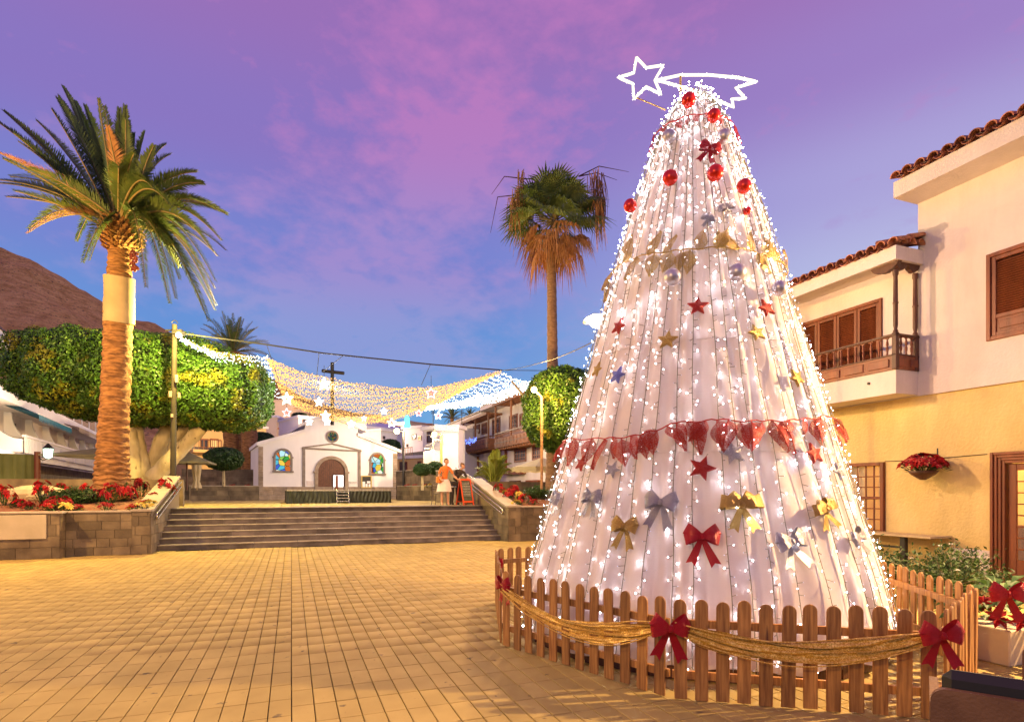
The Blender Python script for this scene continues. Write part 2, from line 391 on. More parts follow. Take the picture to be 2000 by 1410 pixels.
def paver_mesh(wx, ly, h=0.03, g=0.004, b=0.004):
    m = MB(); x, y = wx/2 - g, ly/2 - g
    m.add([(-x, -y, -h), (x, -y, -h), (x, y, -h), (-x, y, -h), (-x, -y, -b), (x, -y, -b), (x, y, -b), (-x, y, -b),
           (-x+b, -y+b, 0), (x-b, -y+b, 0), (x-b, y-b, 0), (-x+b, y-b, 0)],
          [(0, 1, 5, 4), (1, 2, 6, 5), (2, 3, 7, 6), (3, 0, 4, 7), (4, 5, 9, 8), (5, 6, 10, 9), (6, 7, 11, 10), (7, 4, 8, 11), (8, 9, 10, 11)])
    return m
PW, PL = 0.173, 0.385
pav = paver_mesh(PW, PL); pme = pav.mesh('paver', M['paver'])
cells = []
nx0 = int(-16 / PW); nx1 = int(15.5 / PW)
for i in range(nx0, nx1):
    off = 0.5 * PL if (i // 9) % 2 else 0.0
    off += (0, 0.0, 0.12, 0)[(i // 5) % 4] * PL
    for j in range(4, int(18.9 / PL) + 1):
        x = (i + 0.5) * PW; y = (j + 0.5) * PL + off
        if y > 19.0: continue
        if x < -3.75 and y > Y0 + 0.1: continue
        if x > 11.9: continue
        P = Vector((x, y, 0)); dep = P.dot(FW); lat = P.dot(RT)
        if dep < 3.3: continue
        vis = abs(lat) < dep * 0.92 and dep > 4.2
        in_tree = False
        cells.append((dep if vis else 99, x, y))
cells.sort()
# the pavers of the inner fence area can be seen as well, so nearest come first
rr = random.Random(3)
for k, (d, x, y) in enumerate(cells[:300]):
    link('paver', pme, ground, (x, y, rr.uniform(-0.0012, 0.0012)), (rr.uniform(-.003, .003), rr.uniform(-.003, .003), 0))
pv = np.array(pav.v); pf = np.array(pav.f)
rest = cells[300:]
rs = np.random.RandomState(5)
n = len(rest); XY = np.array([(x, y, 0) for _, x, y in rest]); XY[:, 2] = rs.uniform(-.0012, .0012, n)
V = (pv[None] + XY[:, None]).reshape(-1, 3); F = (pf[None] + (np.arange(n) * len(pv))[:, None, None]).reshape(-1, 4)
o = link('paver_field', np_mesh('paver_field', V, F, M['paver'], np.repeat(rs.uniform(0, 1, n), len(pf))), ground); tag(o, kind='stuff')

# border course of larger slabs at the foot of the steps
# upper square
g = MB(); g.add([(-60, YT - 0.1, UP - 0.03), (60, YT - 0.1, UP - 0.03), (60, 90, UP - 0.03), (-60, 90, UP - 0.03)], [(0, 1, 2, 3)])
upper = g.build('upper_square_pavement', M['joint'], fix=False); tag(upper, kind='structure')
up2 = paver_mesh(0.35, 0.35, g=0.006); cl = []
for i in range(int(-12/.35), int(16/.35)):
    for j in range(0, 46):
        cl.append(((i+.5)*.35, YT + 0.36 + (j+.5)*.35, UP + rs.uniform(-.001, .001)))
XY = np.array(cl); n = len(cl); pv = np.array(up2.v); pf = np.array(up2.f)
V = (pv[None] + XY[:, None]).reshape(-1, 3); F = (pf[None] + (np.arange(n) * len(pv))[:, None, None]).reshape(-1, 4)
o = link('paver_field', np_mesh('paver_field', V, F, M['paver'], np.repeat(rs.uniform(0, 1, n), len(pf))), upper); tag(o, kind='stuff')
# far ground that reaches the horizon
g = MB(); g.add([(-900, 90, 0.8), (900, 90, 0.8), (900, 1400, 0.8), (-900, 1400, 0.8)], [(0, 1, 2, 3)])
g.add([(-900, YS+1, 0.8), (-60, YS+1, 0.8), (-60, 90, 0.8), (-900, 90, 0.8)], [(0, 1, 2, 3)])
g.add([(60, YS+1, 0.8), (900, YS+1, 0.8), (900, 90, 0.8), (60, 90, 0.8)], [(0, 1, 2, 3)])
o = g.build('far_terrain', mat('far_terrain', (0.12, 0.08, 0.05), (0.2, 0.14, 0.09), 0.1, 0.95), fix=False); tag(o, kind='structure')

# steps: every riser is a row of stone slabs with a pale worn nosing
steps = thing('stairs', 'broad flight of seven dark stone steps up to the church square', 'stairs', (XL, YS, 0))
RH = UP / NR
for k in range(NR):
    z1 = (k + 1) * RH; y = YS + k * RUN
    x = XL; rr.seed(k + 40)
    cuts = [XL]
    while cuts[-1] < XR - 1.0: cuts.append(cuts[-1] + rr.choice((0.95, 1.25, 1.25, 1.6)))
    cuts[-1] = XR
    for a, b in zip(cuts, cuts[1:]):
        m = MB(); dz = rr.uniform(-.002, .002)
        m.box(a + .004, b - .004, y + 0.025, y + RUN + (0.06 if k < NR-1 else 0.5), z1 - RH - 0.002, z1 - 0.035)
        m.bbox(a + .003, b - .003, y, y + RUN + (0.05 if k < NR-1 else 0.5), z1 - 0.034, z1 + dz, 0.008, 1)
        m.build('stair_slab', [M['step'], M['nosing']], steps, True)

# ------------------------------------------------------------------ block walls
def clip(poly, clipper):
    """Sutherland-Hodgman against a convex counter-clockwise polygon"""
    out = poly
    for i in range(len(clipper)):
        a, b = clipper[i], clipper[(i+1) % len(clipper)]
        ins = lambda p: (b[0]-a[0])*(p[1]-a[1]) - (b[1]-a[1])*(p[0]-a[0]) >= -1e-9
        inp, out = out, []
        for j in range(len(inp)):
            p, q = inp[j], inp[(j+1) % len(inp)]
            ip, iq = ins(p), ins(q)
            if ip: out.append(p)
            if ip != iq:
                d1 = (b[0]-a[0])*(p[1]-a[1]) - (b[1]-a[1])*(p[0]-a[0]); d2 = (b[0]-a[0])*(q[1]-a[1]) - (b[1]-a[1])*(q[0]-a[0])
                t = d1 / (d1 - d2); out.append((p[0] + (q[0]-p[0])*t, p[1] + (q[1]-p[1])*t))
        if not out: return []
    return out
def block_face(parent, P, D, outline, bw=0.45, bh=0.2, proud=0.018, mt=None, nrm=None, seed=0, as_stuff=False, z0=0.0, name='stone_block'):
    """blocks on a vertical face: P origin (x,y), D unit dir, outline convex ccw polygon in (s,z)"""
    D = Vector((D[0], D[1], 0)).normalized(); nv = Vector(nrm).normalized() if nrm else Vector((D.y, -D.x, 0))
    r = random.Random(seed); P = Vector((P[0], P[1], 0)); acc = MB()
    smin = min(p[0] for p in outline); smax = max(p[0] for p in outline); zmax = max(p[1] for p in outline)
    z = z0; row = 0
    while z < zmax - 0.01:
        s = smin - r.uniform(0, bw); hh = bh
        while s < smax:
            w_ = bw * r.choice((0.7, 1.0, 1.0, 1.25)); gq = 0.006
            rect = [(s+gq, z+gq), (s+w_-gq, z+gq), (s+w_-gq, z+hh-gq), (s+gq, z+hh-gq)]
            c = clip(rect, outline)
            if len(c) >= 3:
                ar = abs(sum(c[i][0]*c[(i+1)%len(c)][1]-c[(i+1)%len(c)][0]*c[i][1] for i in range(len(c))))/2
                if ar > 0.0015:
                    pr = proud + r.uniform(-.003, .004); m = acc if as_stuff else MB()
                    m.prism(c, lambda q: P + D*q[0] + nv*pr + Vector((0,0,q[1])), lambda q: P + D*q[0] - nv*0.005 + Vector((0,0,q[1])))
                    if not as_stuff: m.build(name, mt or M['stone'], parent, True)
            s += w_
        z += hh; row += 1
    if as_stuff and acc.v:
        o = acc.build(name + 's', mt or M['stone'], parent, True); tag(o, kind='stuff')

# left planter: projecting bay, main front, inner face along the steps with a sloping parapet
def wallbox(m, a, b, th, z0, z1, side=1):
    a = Vector((a[0], a[1], 0)); b = Vector((b[0], b[1], 0)); d = (b - a).normalized(); nv = Vector((-d.y, d.x, 0)) * side * th
    vs = [a, b, b + nv, a + nv]; m.add([v + Vector((0,0,z0)) for v in vs] + [v + Vector((0,0,z1)) for v in vs],
          [(0,1,2,3), (4,5,6,7), (0,1,5,4), (1,2,6,5), (2,3,7,6), (3,0,4,7)])
WT = UP - 0.02
pl = thing('planter_wall', 'dark stone block wall of the raised bed left of the steps', 'wall', (-5.5, Y0, 0), group='stone planter walls')
m = MB(); wallbox(m, (-5.55, Y0), (XL - 0.42, Y0), 0.3, 0, WT); wallbox(m, (-13, Y0 - 0.35), (-5.56, Y0 - 0.35), 0.45, 0, WT)
m.build('core', M['mortar'], pl, True)
block_face(pl, (-5.53, Y0), (1, 0), [(0, 0.0), (XL - 0.42 + 5.53, 0.0), (XL - 0.42 + 5.53, WT), (0, WT)], seed=2, bh=0.23, bw=0.42)
block_face(pl, (-10.2, Y0 - 0.35), (1, 0), [(0, 0), (4.64, 0), (4.64, WT), (0, WT)], seed=3, bh=0.29, bw=0.6)
block_face(pl, (-5.56, Y0 - 0.35), (0, 1), [(0, 0), (0.35, 0), (0.35, WT), (0, WT)], seed=4, bh=0.23, nrm=(1, 0, 0))
m = MB(); m.bbox(-13, -5.50, Y0 - 0.40, Y0 + 0.1, WT, WT + 0.05, .008); m.bbox(-5.49, XL - 0.44, Y0 - 0.05, Y0 + 0.32, WT, WT + 0.05, .008); m.build('coping', M['stone_cap'], pl, True)
# blank plaque on the bay
pq = MB(); pA = AY(-60, 1007, Y0 - 0.4); pB = AY(90, 1052, Y0 - 0.4); pq.bbox(pA.x, pB.x, Y0 - 0.40, Y0 - 0.36, pB.z, pA.z, .006)
po = pq.build('plaque', mat('plaque', (0.42, 0.36, 0.24), (0.5, 0.43, 0.30), 3, 0.5, 0.1, 30)); tag(po, 'blank pale stone plaque fixed low on the left planter wall', 'plaque')

def parapet(name, label, x_in, side, seed):
    """sloping stone parapet beside the steps; side=-1 left, +1 right; x_in is the face towards the steps"""
    ya, yb = Y0 - 0.02, 22.7; th = 0.42; zt = lambda y: WT + 0.02 + (2.16 - WT) * max(0, min(1, (y - 18.6) / (yb - 18.6)))
    x_out = x_in + side * th
    t = thing(name, label, 'wall', (x_in, ya, 0), group='sloping step parapets')
    m = MB(); out_ = [(ya, 0), (yb, 0), (yb, zt(yb)), (18.6, zt(18.6)), (ya, zt(ya))]
    m.prism(out_, lambda q: Vector((x_in, q[0], q[1])), lambda q: Vector((x_out, q[0], q[1]))); m.build('core', M['mortar'], t, True)
    f = [(0, 0), (yb - ya, 0), (yb - ya, zt(yb)), (18.6 - ya, zt(18.6)), (0, zt(ya))]
    block_face(t, (x_in, ya), (0, 1), f, seed=seed, nrm=(-side, 0, 0), bh=0.26, bw=0.55)
    block_face(t, (min(x_in, x_out), ya), (1, 0), [(0, 0), (th, 0), (th, zt(ya)), (0, zt(ya))], seed=seed+1, nrm=(0, -1, 0), bh=0.26)
    block_face(t, (x_out, ya), (0, 1), f, seed=seed+2, nrm=(side, 0, 0), bh=0.26, bw=0.55, as_stuff=True)
    c = MB(); pts = [(ya - .04, zt(ya)), (18.6, zt(18.6)), (yb + .04, zt(yb))]
    xa, xb = sorted((x_in - side * 0.04, x_out + side * 0.04))
    poly = [(y, z) for y, z in pts] + [(y, z + 0.06) for y, z in reversed(pts)]
    c.prism(poly, lambda q: Vector((xa, q[0], q[1])), lambda q: Vector((xb, q[0], q[1]))); c.build('coping', M['stone_cap'], t, True)
    # double steel handrail on the step side
    hr = thing('handrail', 'polished steel double handrail on the ' + ('left' if side < 0 else 'right') + ' step parapet', 'handrail', (x_in - side*.08, 19, 0.8), group='steel handrails')
    for nm, dz in (('rail', -0.10), ('rail', -0.26)):
        p = MB(); y1, y2 = 18.75, 22.5
        x = x_in - side * 0.09
        p.tube([(x, y1, zt(y1) + dz), (x, y2, zt(y2) + dz)], 0.025, 10); p.build(nm, M['steel'], hr, True)
    p = MB(); za, zb = zt(18.75) - .10, zt(18.75) - .26; x = x_in - side*0.09
    p.tube([(x, 18.75, za), (x, 18.66, (za*2+zb)/3), (x, 18.66, (za+2*zb)/3), (x, 18.75, zb)], 0.025, 10); p.build('end_bend', M['steel'], hr, True)
    for y in (18.95, 20.4, 22.2):
        p = MB(); p.tube([(x, y, zt(y) - .26), (x_in, y, zt(y) - .30)], 0.012, 6); p.build('bracket', M['steel'], hr, True)
parapet('step_parapet', 'sloping stone parapet on the left side of the steps', XL, -1, 10)
parapet('step_parapet', 'sloping stone parapet on the right side of the steps', XR, 1, 20)

pr = thing('planter_wall', 'dark stone block wall of the raised bed right of the steps', 'wall', (XR + .42, Y0, 0), group='stone planter walls')
m = MB(); wallbox(m, (XR + 0.43, Y0), (16, Y0), 0.3, 0, WT); m.build('core', M['mortar'], pr, True)
block_face(pr, (XR + 0.43, Y0), (1, 0), [(0, 0), (2.4, 0), (2.4, WT), (0, WT)], seed=6, bh=0.29, bw=0.55)
block_face(pr, (XR + 2.83, Y0), (1, 0), [(0, 0), (6.5, 0), (6.5, WT), (0, WT)], seed=7, bh=0.29, bw=0.55, as_stuff=True)
m = MB(); m.bbox(XR + .46, 16, Y0 - .05, Y0 + .32, WT, WT + .05, .008); m.build('coping', M['stone_cap'], pr, True)

# soil in the beds, banked up towards the back
def soil(name, x0, x1, y0, y1, z0, z1, seed):
    r = np.random.RandomState(seed); nx, ny = 40, 24; m = MB(); rows = []
    for j in range(ny):
        v = j/(ny-1); rows.append([(x0+(x1-x0)*i/(nx-1), y0+(y1-y0)*v, z0+(z1-z0)*v**0.8 + r.normal(0, .02)) for i in range(nx)])
    m.strip(rows); o = m.build(name, M['soil'], fix=False); tag(o, kind='structure'); return o
soil('planter_soil', -13, XL - 0.40, Y0 + 0.1, 23.6, WT - 0.03, 1.75, 1)
soil('planter_soil', XR + 0.40, 16, Y0 + 0.1, 23.6, WT - 0.03, 1.70, 2)
def soil_z(y, z1=1.75): return WT - 0.03 + (z1 - WT) * max(0, min(1, (y - Y0 - .1) / 5.15)) ** 0.8
# back walls of the beds
m = MB(); m.box(-13, XL - 0.02, 23.6, 23.9, 0, 2.12); o = m.build('bed_back_wall', M['stone']); tag(o, 'low dark wall closing the back of the left flower bed', 'wall')
m = MB(); m.box(XR + 0.02, 16, 23.6, 23.9, 0, 2.12); o = m.build('bed_back_wall', M['stone']); tag(o, 'low dark wall closing the back of the right flower bed', 'wall')
# ================================================================== CHRISTMAS TREE
KS = 1.75 / 1.6
TC = CL(2.09 * KS, 6.68 * KS)                      # tree axis
PROF = [(0.16, 2.00), (0.8, 1.85), (1.6, 1.61), (3.09, 1.18), (4.6, 0.765), (5.79, 0.355), (6.05, 0.18), (6.14, 0.10)]
PROF = [(z * KS, r * KS) for z, r in PROF]; TTOP = PROF[-1][0]; TBOT = PROF[0][0]
def tr_r(z):
    if z <= PROF[0][0]: return PROF[0][1]
    for (a, ra), (b, rb) in zip(PROF, PROF[1:]):
        if z <= b: return ra + (rb - ra) * (z - a) / (b - a)
    return 0.05
fr_ = random.Random(11); PL_TH = sorted(fr_.uniform(0, 2*math.pi) for _ in range(58)); PL_A = [fr_.uniform(0.25, 1.0) for _ in PL_TH]
def fold(th, z):
    """pleats in the fabric, soft at the top and deeper towards the hem"""
    q = 1 - (z - TBOT) / (TTOP - TBOT); f = 0.0
    for t, a in zip(PL_TH, PL_A):
        d = (th - t + math.pi) % (2 * math.pi) - math.pi
        wd = 0.020 + 0.02 * a
        if abs(d) < 0.2: f += a * math.exp(-(d / wd) ** 2)
    return 0.035 * q * math.sin(9 * th + 1) * 0.5 - 0.085 * (0.35 + 0.65 * q) * f + 0.012 * math.sin(31 * th + 3 * z)
def tr_pt(th, z, off=0.0, folds=True):
    r = tr_r(z) + (fold(th, z) if folds else 0) + off
    return Vector((TC.x + r * math.cos(th), TC.y + r * math.sin(th), z))
tree = thing('christmas_tree', 'tall cone-shaped christmas tree of white pleated cloth covered in white fairy lights', 'christmas tree', (TC.x, TC.y, 0))
m = MB(); rows = []
NT = 520
zs = list(np.linspace(TBOT, TTOP, 46))
for z in zs:
    rows.append([tr_pt(2*math.pi*k/NT, z) for k in range(NT + 1)])
# hem that turns in and lies unevenly
rows.insert(0, [tr_pt(2*math.pi*k/NT, TBOT) + Vector((0, 0, -0.05 - 0.035*math.sin(13*2*math.pi*k/NT))) * 1 for k in range(NT + 1)])
m.strip(rows); m.build('cloth_cover', M['cloth'], tree, True, fix=False)
# seams of the cloth panels
for zz in (3.05, 1.95):
    m = MB(); pts = [tr_pt(2*math.pi*k/180, zz * KS, 0.004) for k in range(181)]; m.tube(pts, 0.004, 4, cap=False); m.build('hoop_seam', M['cloth'], tree, True, fix=False)
# timber base inside the fence
m = MB()
for k in range(16):
    a0, a1 = 2*math.pi*k/16, 2*math.pi*(k+.9)/16; r1 = 1.95*KS
    p0 = TC + Vector((r1*math.cos(a0), r1*math.sin(a0), 0)); p1 = TC + Vector((r1*math.cos(a1), r1*math.sin(a1), 0))
    wallbox(m, p0, p1, 0.08, 0.01, 0.13, 1)
m.build('base_frame', M['dark_wood'], tree, True)
m = MB(); m.tube([TC + Vector((0, 0, TTOP - .3)), TC + Vector((0, 0, TTOP + .10))], 0.02, 8); m.build('mast', M['gold_glit'], tree, True)
# strings of fairy lights: each is one part (wire with short stems, glowing tips)
NS = 54; lr = random.Random(21)
for sI in range(NS):
    th0 = 2*math.pi*(sI + lr.uniform(-.25, .25)) / NS
    pc = tr_pt(th0, 1.0)
    facing = (Vector((pc.x, pc.y, 0)) - Vector((TC.x, TC.y, 0))).dot(Vector((-TC.x, -TC.y, 0)))
    if facing < -1.4 * TC.length: continue
    m = MB(); z = TTOP - 0.02; pts = []; ph = lr.uniform(0, 6)
    drift = lr.uniform(-.012, .012)
    while z > TBOT - 0.06:
        th = th0 + drift * math.sin(z * 0.9 + ph) + 0.004 * math.sin(z * 5 + ph)
        pts.append(tr_pt(th, z, 0.03)); z -= 0.16
    m.tube(pts, 0.0042, 4, 0, cap=False)
    # bulbs
    z = TTOP - lr.uniform(0.02, 0.1)
    while z > TBOT - 0.03:
        th = th0 + drift * math.sin(z * 0.9 + ph) + 0.004 * math.sin(z * 5 + ph)
        p = tr_pt(th, z, 0.03); nrm = Vector((math.cos(th), math.sin(th), 0.25)); tg = Vector((-math.sin(th), math.cos(th), 0))
        sd = lr.choice((-1, 1)); ln = lr.uniform(.035, .06)
        q = p + tg * sd * ln * lr.uniform(.6, 1) + nrm * ln * lr.uniform(.2, .8) + Vector((0, 0, lr.uniform(-.035, .01)))
        m.tube([p, q], 0.0035, 3, 0, cap=False)
        dim = lr.random() < .38; rr_ = (lr.uniform(.0035, .006) if dim else min(.0125, .0038 * math.exp(abs(lr.gauss(0, .6)))))
        dd = (q - p).normalized()
        m.octa(q, rr_, 2 if dim else 1)
        z -= lr.uniform(0.05, 0.10)
    # loose end on the ground
    m.build('light_string', [M['wire'], M['led'], M['led_dim']], tree, True, fix=False)
# spikes of lights round the crown
m = MB()
for k in range(70):
    th = lr.uniform(0, 2*math.pi); z = TTOP - lr.uniform(0, .22); p = tr_pt(th, z, 0.01)
    q = p + Vector((math.cos(th)*.02, math.sin(th)*.02, lr.uniform(.06, .15))); m.tube([p, q], 0.0035, 3, 0, cap=False); m.octa(q, 0.009, 1)
o = m.build('light_crown', [M['wire'], M['led']], tree, True, fix=False)

def hit_tree(px, py, off=0.05):
    """where the sight line of a pixel meets the cone (measured placement of the ornaments)"""
    d = ray(px, py); best = None; bd = 9
    for i in range(2200):
        t = 4 + i * 0.003; p = Vector((0, 0, EYE)) + d * t
        if p.z > TTOP + .3 or p.z < 0: continue
        q = Vector((p.x - TC.x, p.y - TC.y, 0)); e = q.length - (tr_r(p.z) + off)
        if e <= 0: return p, math.atan2(q.y, q.x)
        if e < bd: bd = e; best = (p, math.atan2(q.y, q.x))
    p, th = best; return p, th
def tree_frame(p, th, spin=0.0):
    """matrix whose -Y faces outward from the cone, Z follows the slope; spin turns it in the plane"""
    sl = 0.31
    out_ = Vector((math.cos(th), math.sin(th), sl)).normalized(); up = Vector((-math.cos(th)*sl, -math.sin(th)*sl, 1)).normalized()
    x = up.cross(out_).normalized() * 1.0
    Mx = Matrix((( x.x, -out_.x, up.x), (x.y, -out_.y, up.y), (x.z, -out_.z, up.z))).to_4x4()
    return Matrix.Translation(p) @ Mx @ Matrix.Rotation(spin, 4, 'Y')
def set_m(o, mx): o.matrix_world = mx; o.location, o.rotation_euler, o.scale = mx.to_translation(), mx.to_euler(), mx.to_scale(); WM[o.name] = mx

# ---- ornament builders: local frame, front is -Y, up is Z
def star_thing(label, mt, group='glitter stars on the christmas tree'):
    s = thing('star_ornament', label, 'star', group=group)
    m = MB(); P = []
    for k in range(10):
        a = math.pi/2 + k*math.pi/5; r = 1.0 if k % 2 == 0 else 0.45; P.append((r*math.cos(a), r*math.sin(a)))
    b = 0.9
    fr = [(x*b, -0.16, z*b) for x, z in P]; fe = [(x, -0.10, z) for x, z in P]; bk = [(x, 0.10, z) for x, z in P]
    m.add([(0, -0.24, 0)] + fr, [(0, 1+k, 1+(k+1) % 10) for k in range(10)], 0)
    m.add(fr + fe + bk, [(k, (k+1)%10, 10+(k+1)%10, 10+k) for k in range(10)] + [(10+k, 10+(k+1)%10, 20+(k+1)%10, 20+k) for k in range(10)] + [tuple(range(20, 30))], 0)
    m.build('star_body', mt, s)
    m = MB(); m.tube([(0, 0, 0.98), (0.0, 0.0, 1.12), (0.05, 0, 1.18)], 0.02, 5); m.build('hook', M['wire'], s)
    return s
def bauble_thing(label, mt, group):
    s = thing('bauble', label, 'bauble', group=group)
    m = MB(); m.ball((0, 0, 0), 1.0, 24, 16, sz=1.02); m.build('ball', mt, s)
    m = MB(); m.lathe([(0.24, 0.96), (0.24, 1.14), (0.16, 1.17)], 12); m.build('cap', M['gold_glit'], s)
    return s
def loop_mb(L_, D_, w0, w1, ang, seed=0):
    r = random.Random(seed); rows = []
    for i in range(15):
        t = i / 14; al = L_ * (1 - math.cos(2*math.pi*t)) / 2 * (1.0 if t < .5 else 0.97); de = -D_ * math.sin(2*math.pi*t) * (0.8 if t > .5 else 1) 
        wv = w0 + (w1 - w0) * (al / L_) ** 0.8
        row = []
        for k in (-1, -0.5, 0, 0.5, 1):
            x, z = al, k * wv * 0.5; y = de - 0.06 + 0.05 * abs(k) * (al / L_)
            row.append((x*math.cos(ang) - z*math.sin(ang), y, x*math.sin(ang) + z*math.cos(ang)))
        rows.append(row)
    m = MB(); m.strip(rows); return m
def tail_mb(ang, L_, w0, w1, seed=0, notch=.16):
    r = random.Random(seed); ph = r.uniform(0, 6); rows = []
    n = 12
    for i in range(n + 1):
        t = i / n; al = L_ * t; wv = w0 + (w1 - w0) * t ** 0.7; row = []
        for k in (-1, -0.5, 0, 0.5, 1):
            a2 = al - (notch * (1 - abs(k)) if i == n else 0) - (notch*.4*(1-abs(k)) if i == n-1 else 0)
            y = 0.05 - 0.10 * math.sin(t * 4 + ph) * t + 0.03 * k * math.sin(3*t + ph)
            x, z = a2, k * wv * 0.5
            row.append((x*math.cos(ang) - z*math.sin(ang), y, x*math.sin(ang) + z*math.cos(ang)))
        rows.append(row)
    m = MB(); m.strip(rows); return m
def bow_thing(label, mt, group, style=0, name='ribbon_bow'):
    s = thing(name, label, 'bow', group=group)
    A = [(28, 0.95, .62), (152, 0.95, .62), (-12, .9, .55), (192, .9, .55)] if style == 0 else [(12, 1.05, .75), (168, 1.05, .75), (50, .8, .5), (130, .8, .5)]
    for i, (a, L_, w1) in enumerate(A):
        loop_mb(L_, 0.26, 0.16, w1, R_(a), i + style).build('loop', mt, s, fix=False)
    tail_mb(R_(-112), 1.55 if style == 0 else 1.35, 0.16, 0.50, 3 + style).build('tail', mt, s, fix=False)
    tail_mb(R_(-66), 1.65 if style == 0 else 1.45, 0.16, 0.52, 5 + style).build('tail', mt, s, fix=False)
    m = MB(); m.lathe([(0.06, -.17), (0.15, -.13), (0.18, 0), (0.15, .13), (0.06, .17)], 12, c=(0, -0.12, 0)); m.build('knot', mt, s)
    return s
protos = {}
def hang(kind, px, py, size_px, label, spin=0.0, off=0.06, style=0, squash=1.0):
    p, th = hit_tree(px, py, off)
    dep = (p - Vector((0, 0, EYE))).dot(FW); sz = size_px / FPX * dep
    base, mk = kind.split(':')
    key = (kind, style)
    GR = {'star': 'glitter stars on the christmas tree', 'bow': 'ribbon bows on the christmas tree', 'bauble': ('red' if 'red' in mk else 'silver') + ' baubles on the christmas tree'}[base]
    if key not in protos:
        if base == 'star': o = star_thing(label, M[mk])
        elif base == 'bauble': o = bauble_thing(label, M[mk], GR)
        else: o = bow_thing(label, M[mk], GR, style)
        protos[key] = o
    else: o = copy_tree(protos[key], label=label)
    mx = tree_frame(p, th, spin) @ Matrix.Diagonal((sz, sz * squash, sz, 1))
    set_m(o, mx)
    return o
# stars (centre pixel, outer radius in pixels)
hang('star:red_glit', 1363, 598, 21, 'red glitter star, topmost star in the middle of the white cone tree', 0.05)
hang('star:red_glit', 1208, 638, 18, 'small red glitter star on the upper left flank of the tree beside the street lamp', 0.35)
hang('star:gold_glit', 1304, 664, 21, 'brownish gold star just below and left of the topmost red star', 0.1)
hang('star:red_glit', 1497, 602, 20, 'red star high on the right flank of the cone tree above a yellow star', -0.35)
hang('star:gold_glit', 1478, 650, 19, 'yellow gold star on the right flank directly below a red star', -0.3)
hang('star:blue_glit', 1206, 733, 19, 'blue glitter star on the left flank of the cone tree', 0.3)
hang('star:gold_glit', 1166, 722, 16, 'narrow gold star seen edge-on at the left outline of the tree', 0.25)
hang('star:gold_glit', 1556, 738, 20, 'pale gold star near the right outline of the tree beside the wooden balcony', -0.5)
hang('star:silver_glit', 1432, 884, 26, 'silver star under the red leaf garland, partly behind lights', -0.25)
hang('star:red_glit', 1371, 914, 27, 'large red star just below the red leaf garland', 0.35)
hang('star:red_glit', 1590, 886, 23, 'red star below the leaf garland near the right edge of the tree', -0.2)
hang('star:red_glit', 1135, 905, 17, 'red star at the left end of the leaf garland', 0.3)
hang('star:silver_glit', 1196, 917, 18, 'pale silver gold star below the left part of the leaf garland', 0.35)
hang('star:silver_glit', 1639, 920, 19, 'silver star at the right outline of the tree beside the lit window', -0.4)
# baubles (centre, radius)
RB = 'bauble:red_ball'; SB = 'bauble:silver_ball'
hang(RB, 1345, 196, 14, 'red bauble at the very top of the tree under the comet', off=.12)
hang(RB, 1394, 226, 13, 'red bauble at the upper right outline near the comet tail', off=.12)
hang(RB, 1309, 347, 15, 'red bauble left of the middle of the upper cone', off=.12)
hang(RB, 1397, 338, 16, 'red bauble directly under the small red bow', off=.12)
hang(RB, 1453, 364, 14, 'red bauble sticking out at the right outline above the gold garland', off=.12)
hang(RB, 1231, 402, 13, 'red bauble sticking out at the left outline of the cone', off=.12)
hang(RB, 1459, 412, 8, 'small red bauble half hidden at the right outline', off=.04)
hang(SB, 1307, 266, 13, 'silver bauble below the red ribbon ring on the left', off=.1)
hang(SB, 1415, 267, 14, 'silver bauble sticking out at the right outline beside the red bow', off=.12)
hang(SB, 1313, 541, 16, 'dark silver bauble below the gold garland on the left', off=.12)
hang(SB, 1440, 532, 17, 'silver bauble below the gold garland on the right', off=.14)
hang(SB, 1522, 563, 15, 'pale silver bauble at the right outline beside the roof tiles', off=.14)
# bows (knot pixel, loop length)
hang('bow:red_satin', 1386, 290, 24, 'small red velvet bow near the top of the cone tree', 0.35, style=0)
hang('bow:silver_glit', 1384, 548 - 120, 15, 'small silver bow above the gold garland', 0.3, style=1)
hang('bow:silver_glit', 1418, 408, 17, 'silver bow above the right part of the gold garland', -0.3, style=1)
hang('bow:silver_glit', 1155, 972, 27, 'silver bow furthest left that faces the camera on the lower cone', 0.08)
hang('bow:gold_glit', 1220, 1028, 31, 'gold bow low on the left of the cone between two silver bows', 0.05)
hang('bow:silver_glit', 1291, 981, 36, 'large silver bow above and left of the red bow', 0.12)
hang('bow:red_satin', 1371, 1048, 38, 'large red velvet bow low in the middle of the cone tree', 0.0)
hang('bow:gold_glit', 1448, 987, 40, 'large gold bow to the right of the red bow', -0.03, style=1)
hang('bow:silver_glit', 1545, 1058, 36, 'silver bow low on the right with its tails turned aside', -0.22)
hang('bow:gold_glit', 1612, 996, 32, 'gold bow at the lower right outline of the cone', -0.25, style=1)
hang('bow:silver_glit', 1676, 1050, 27, 'silver bow at the right outline just above the fence', -0.3)
hang('bow:silver_glit', 1084, 975, 22, 'bluish silver bow seen edge-on at the left outline of the cone', 0.15)

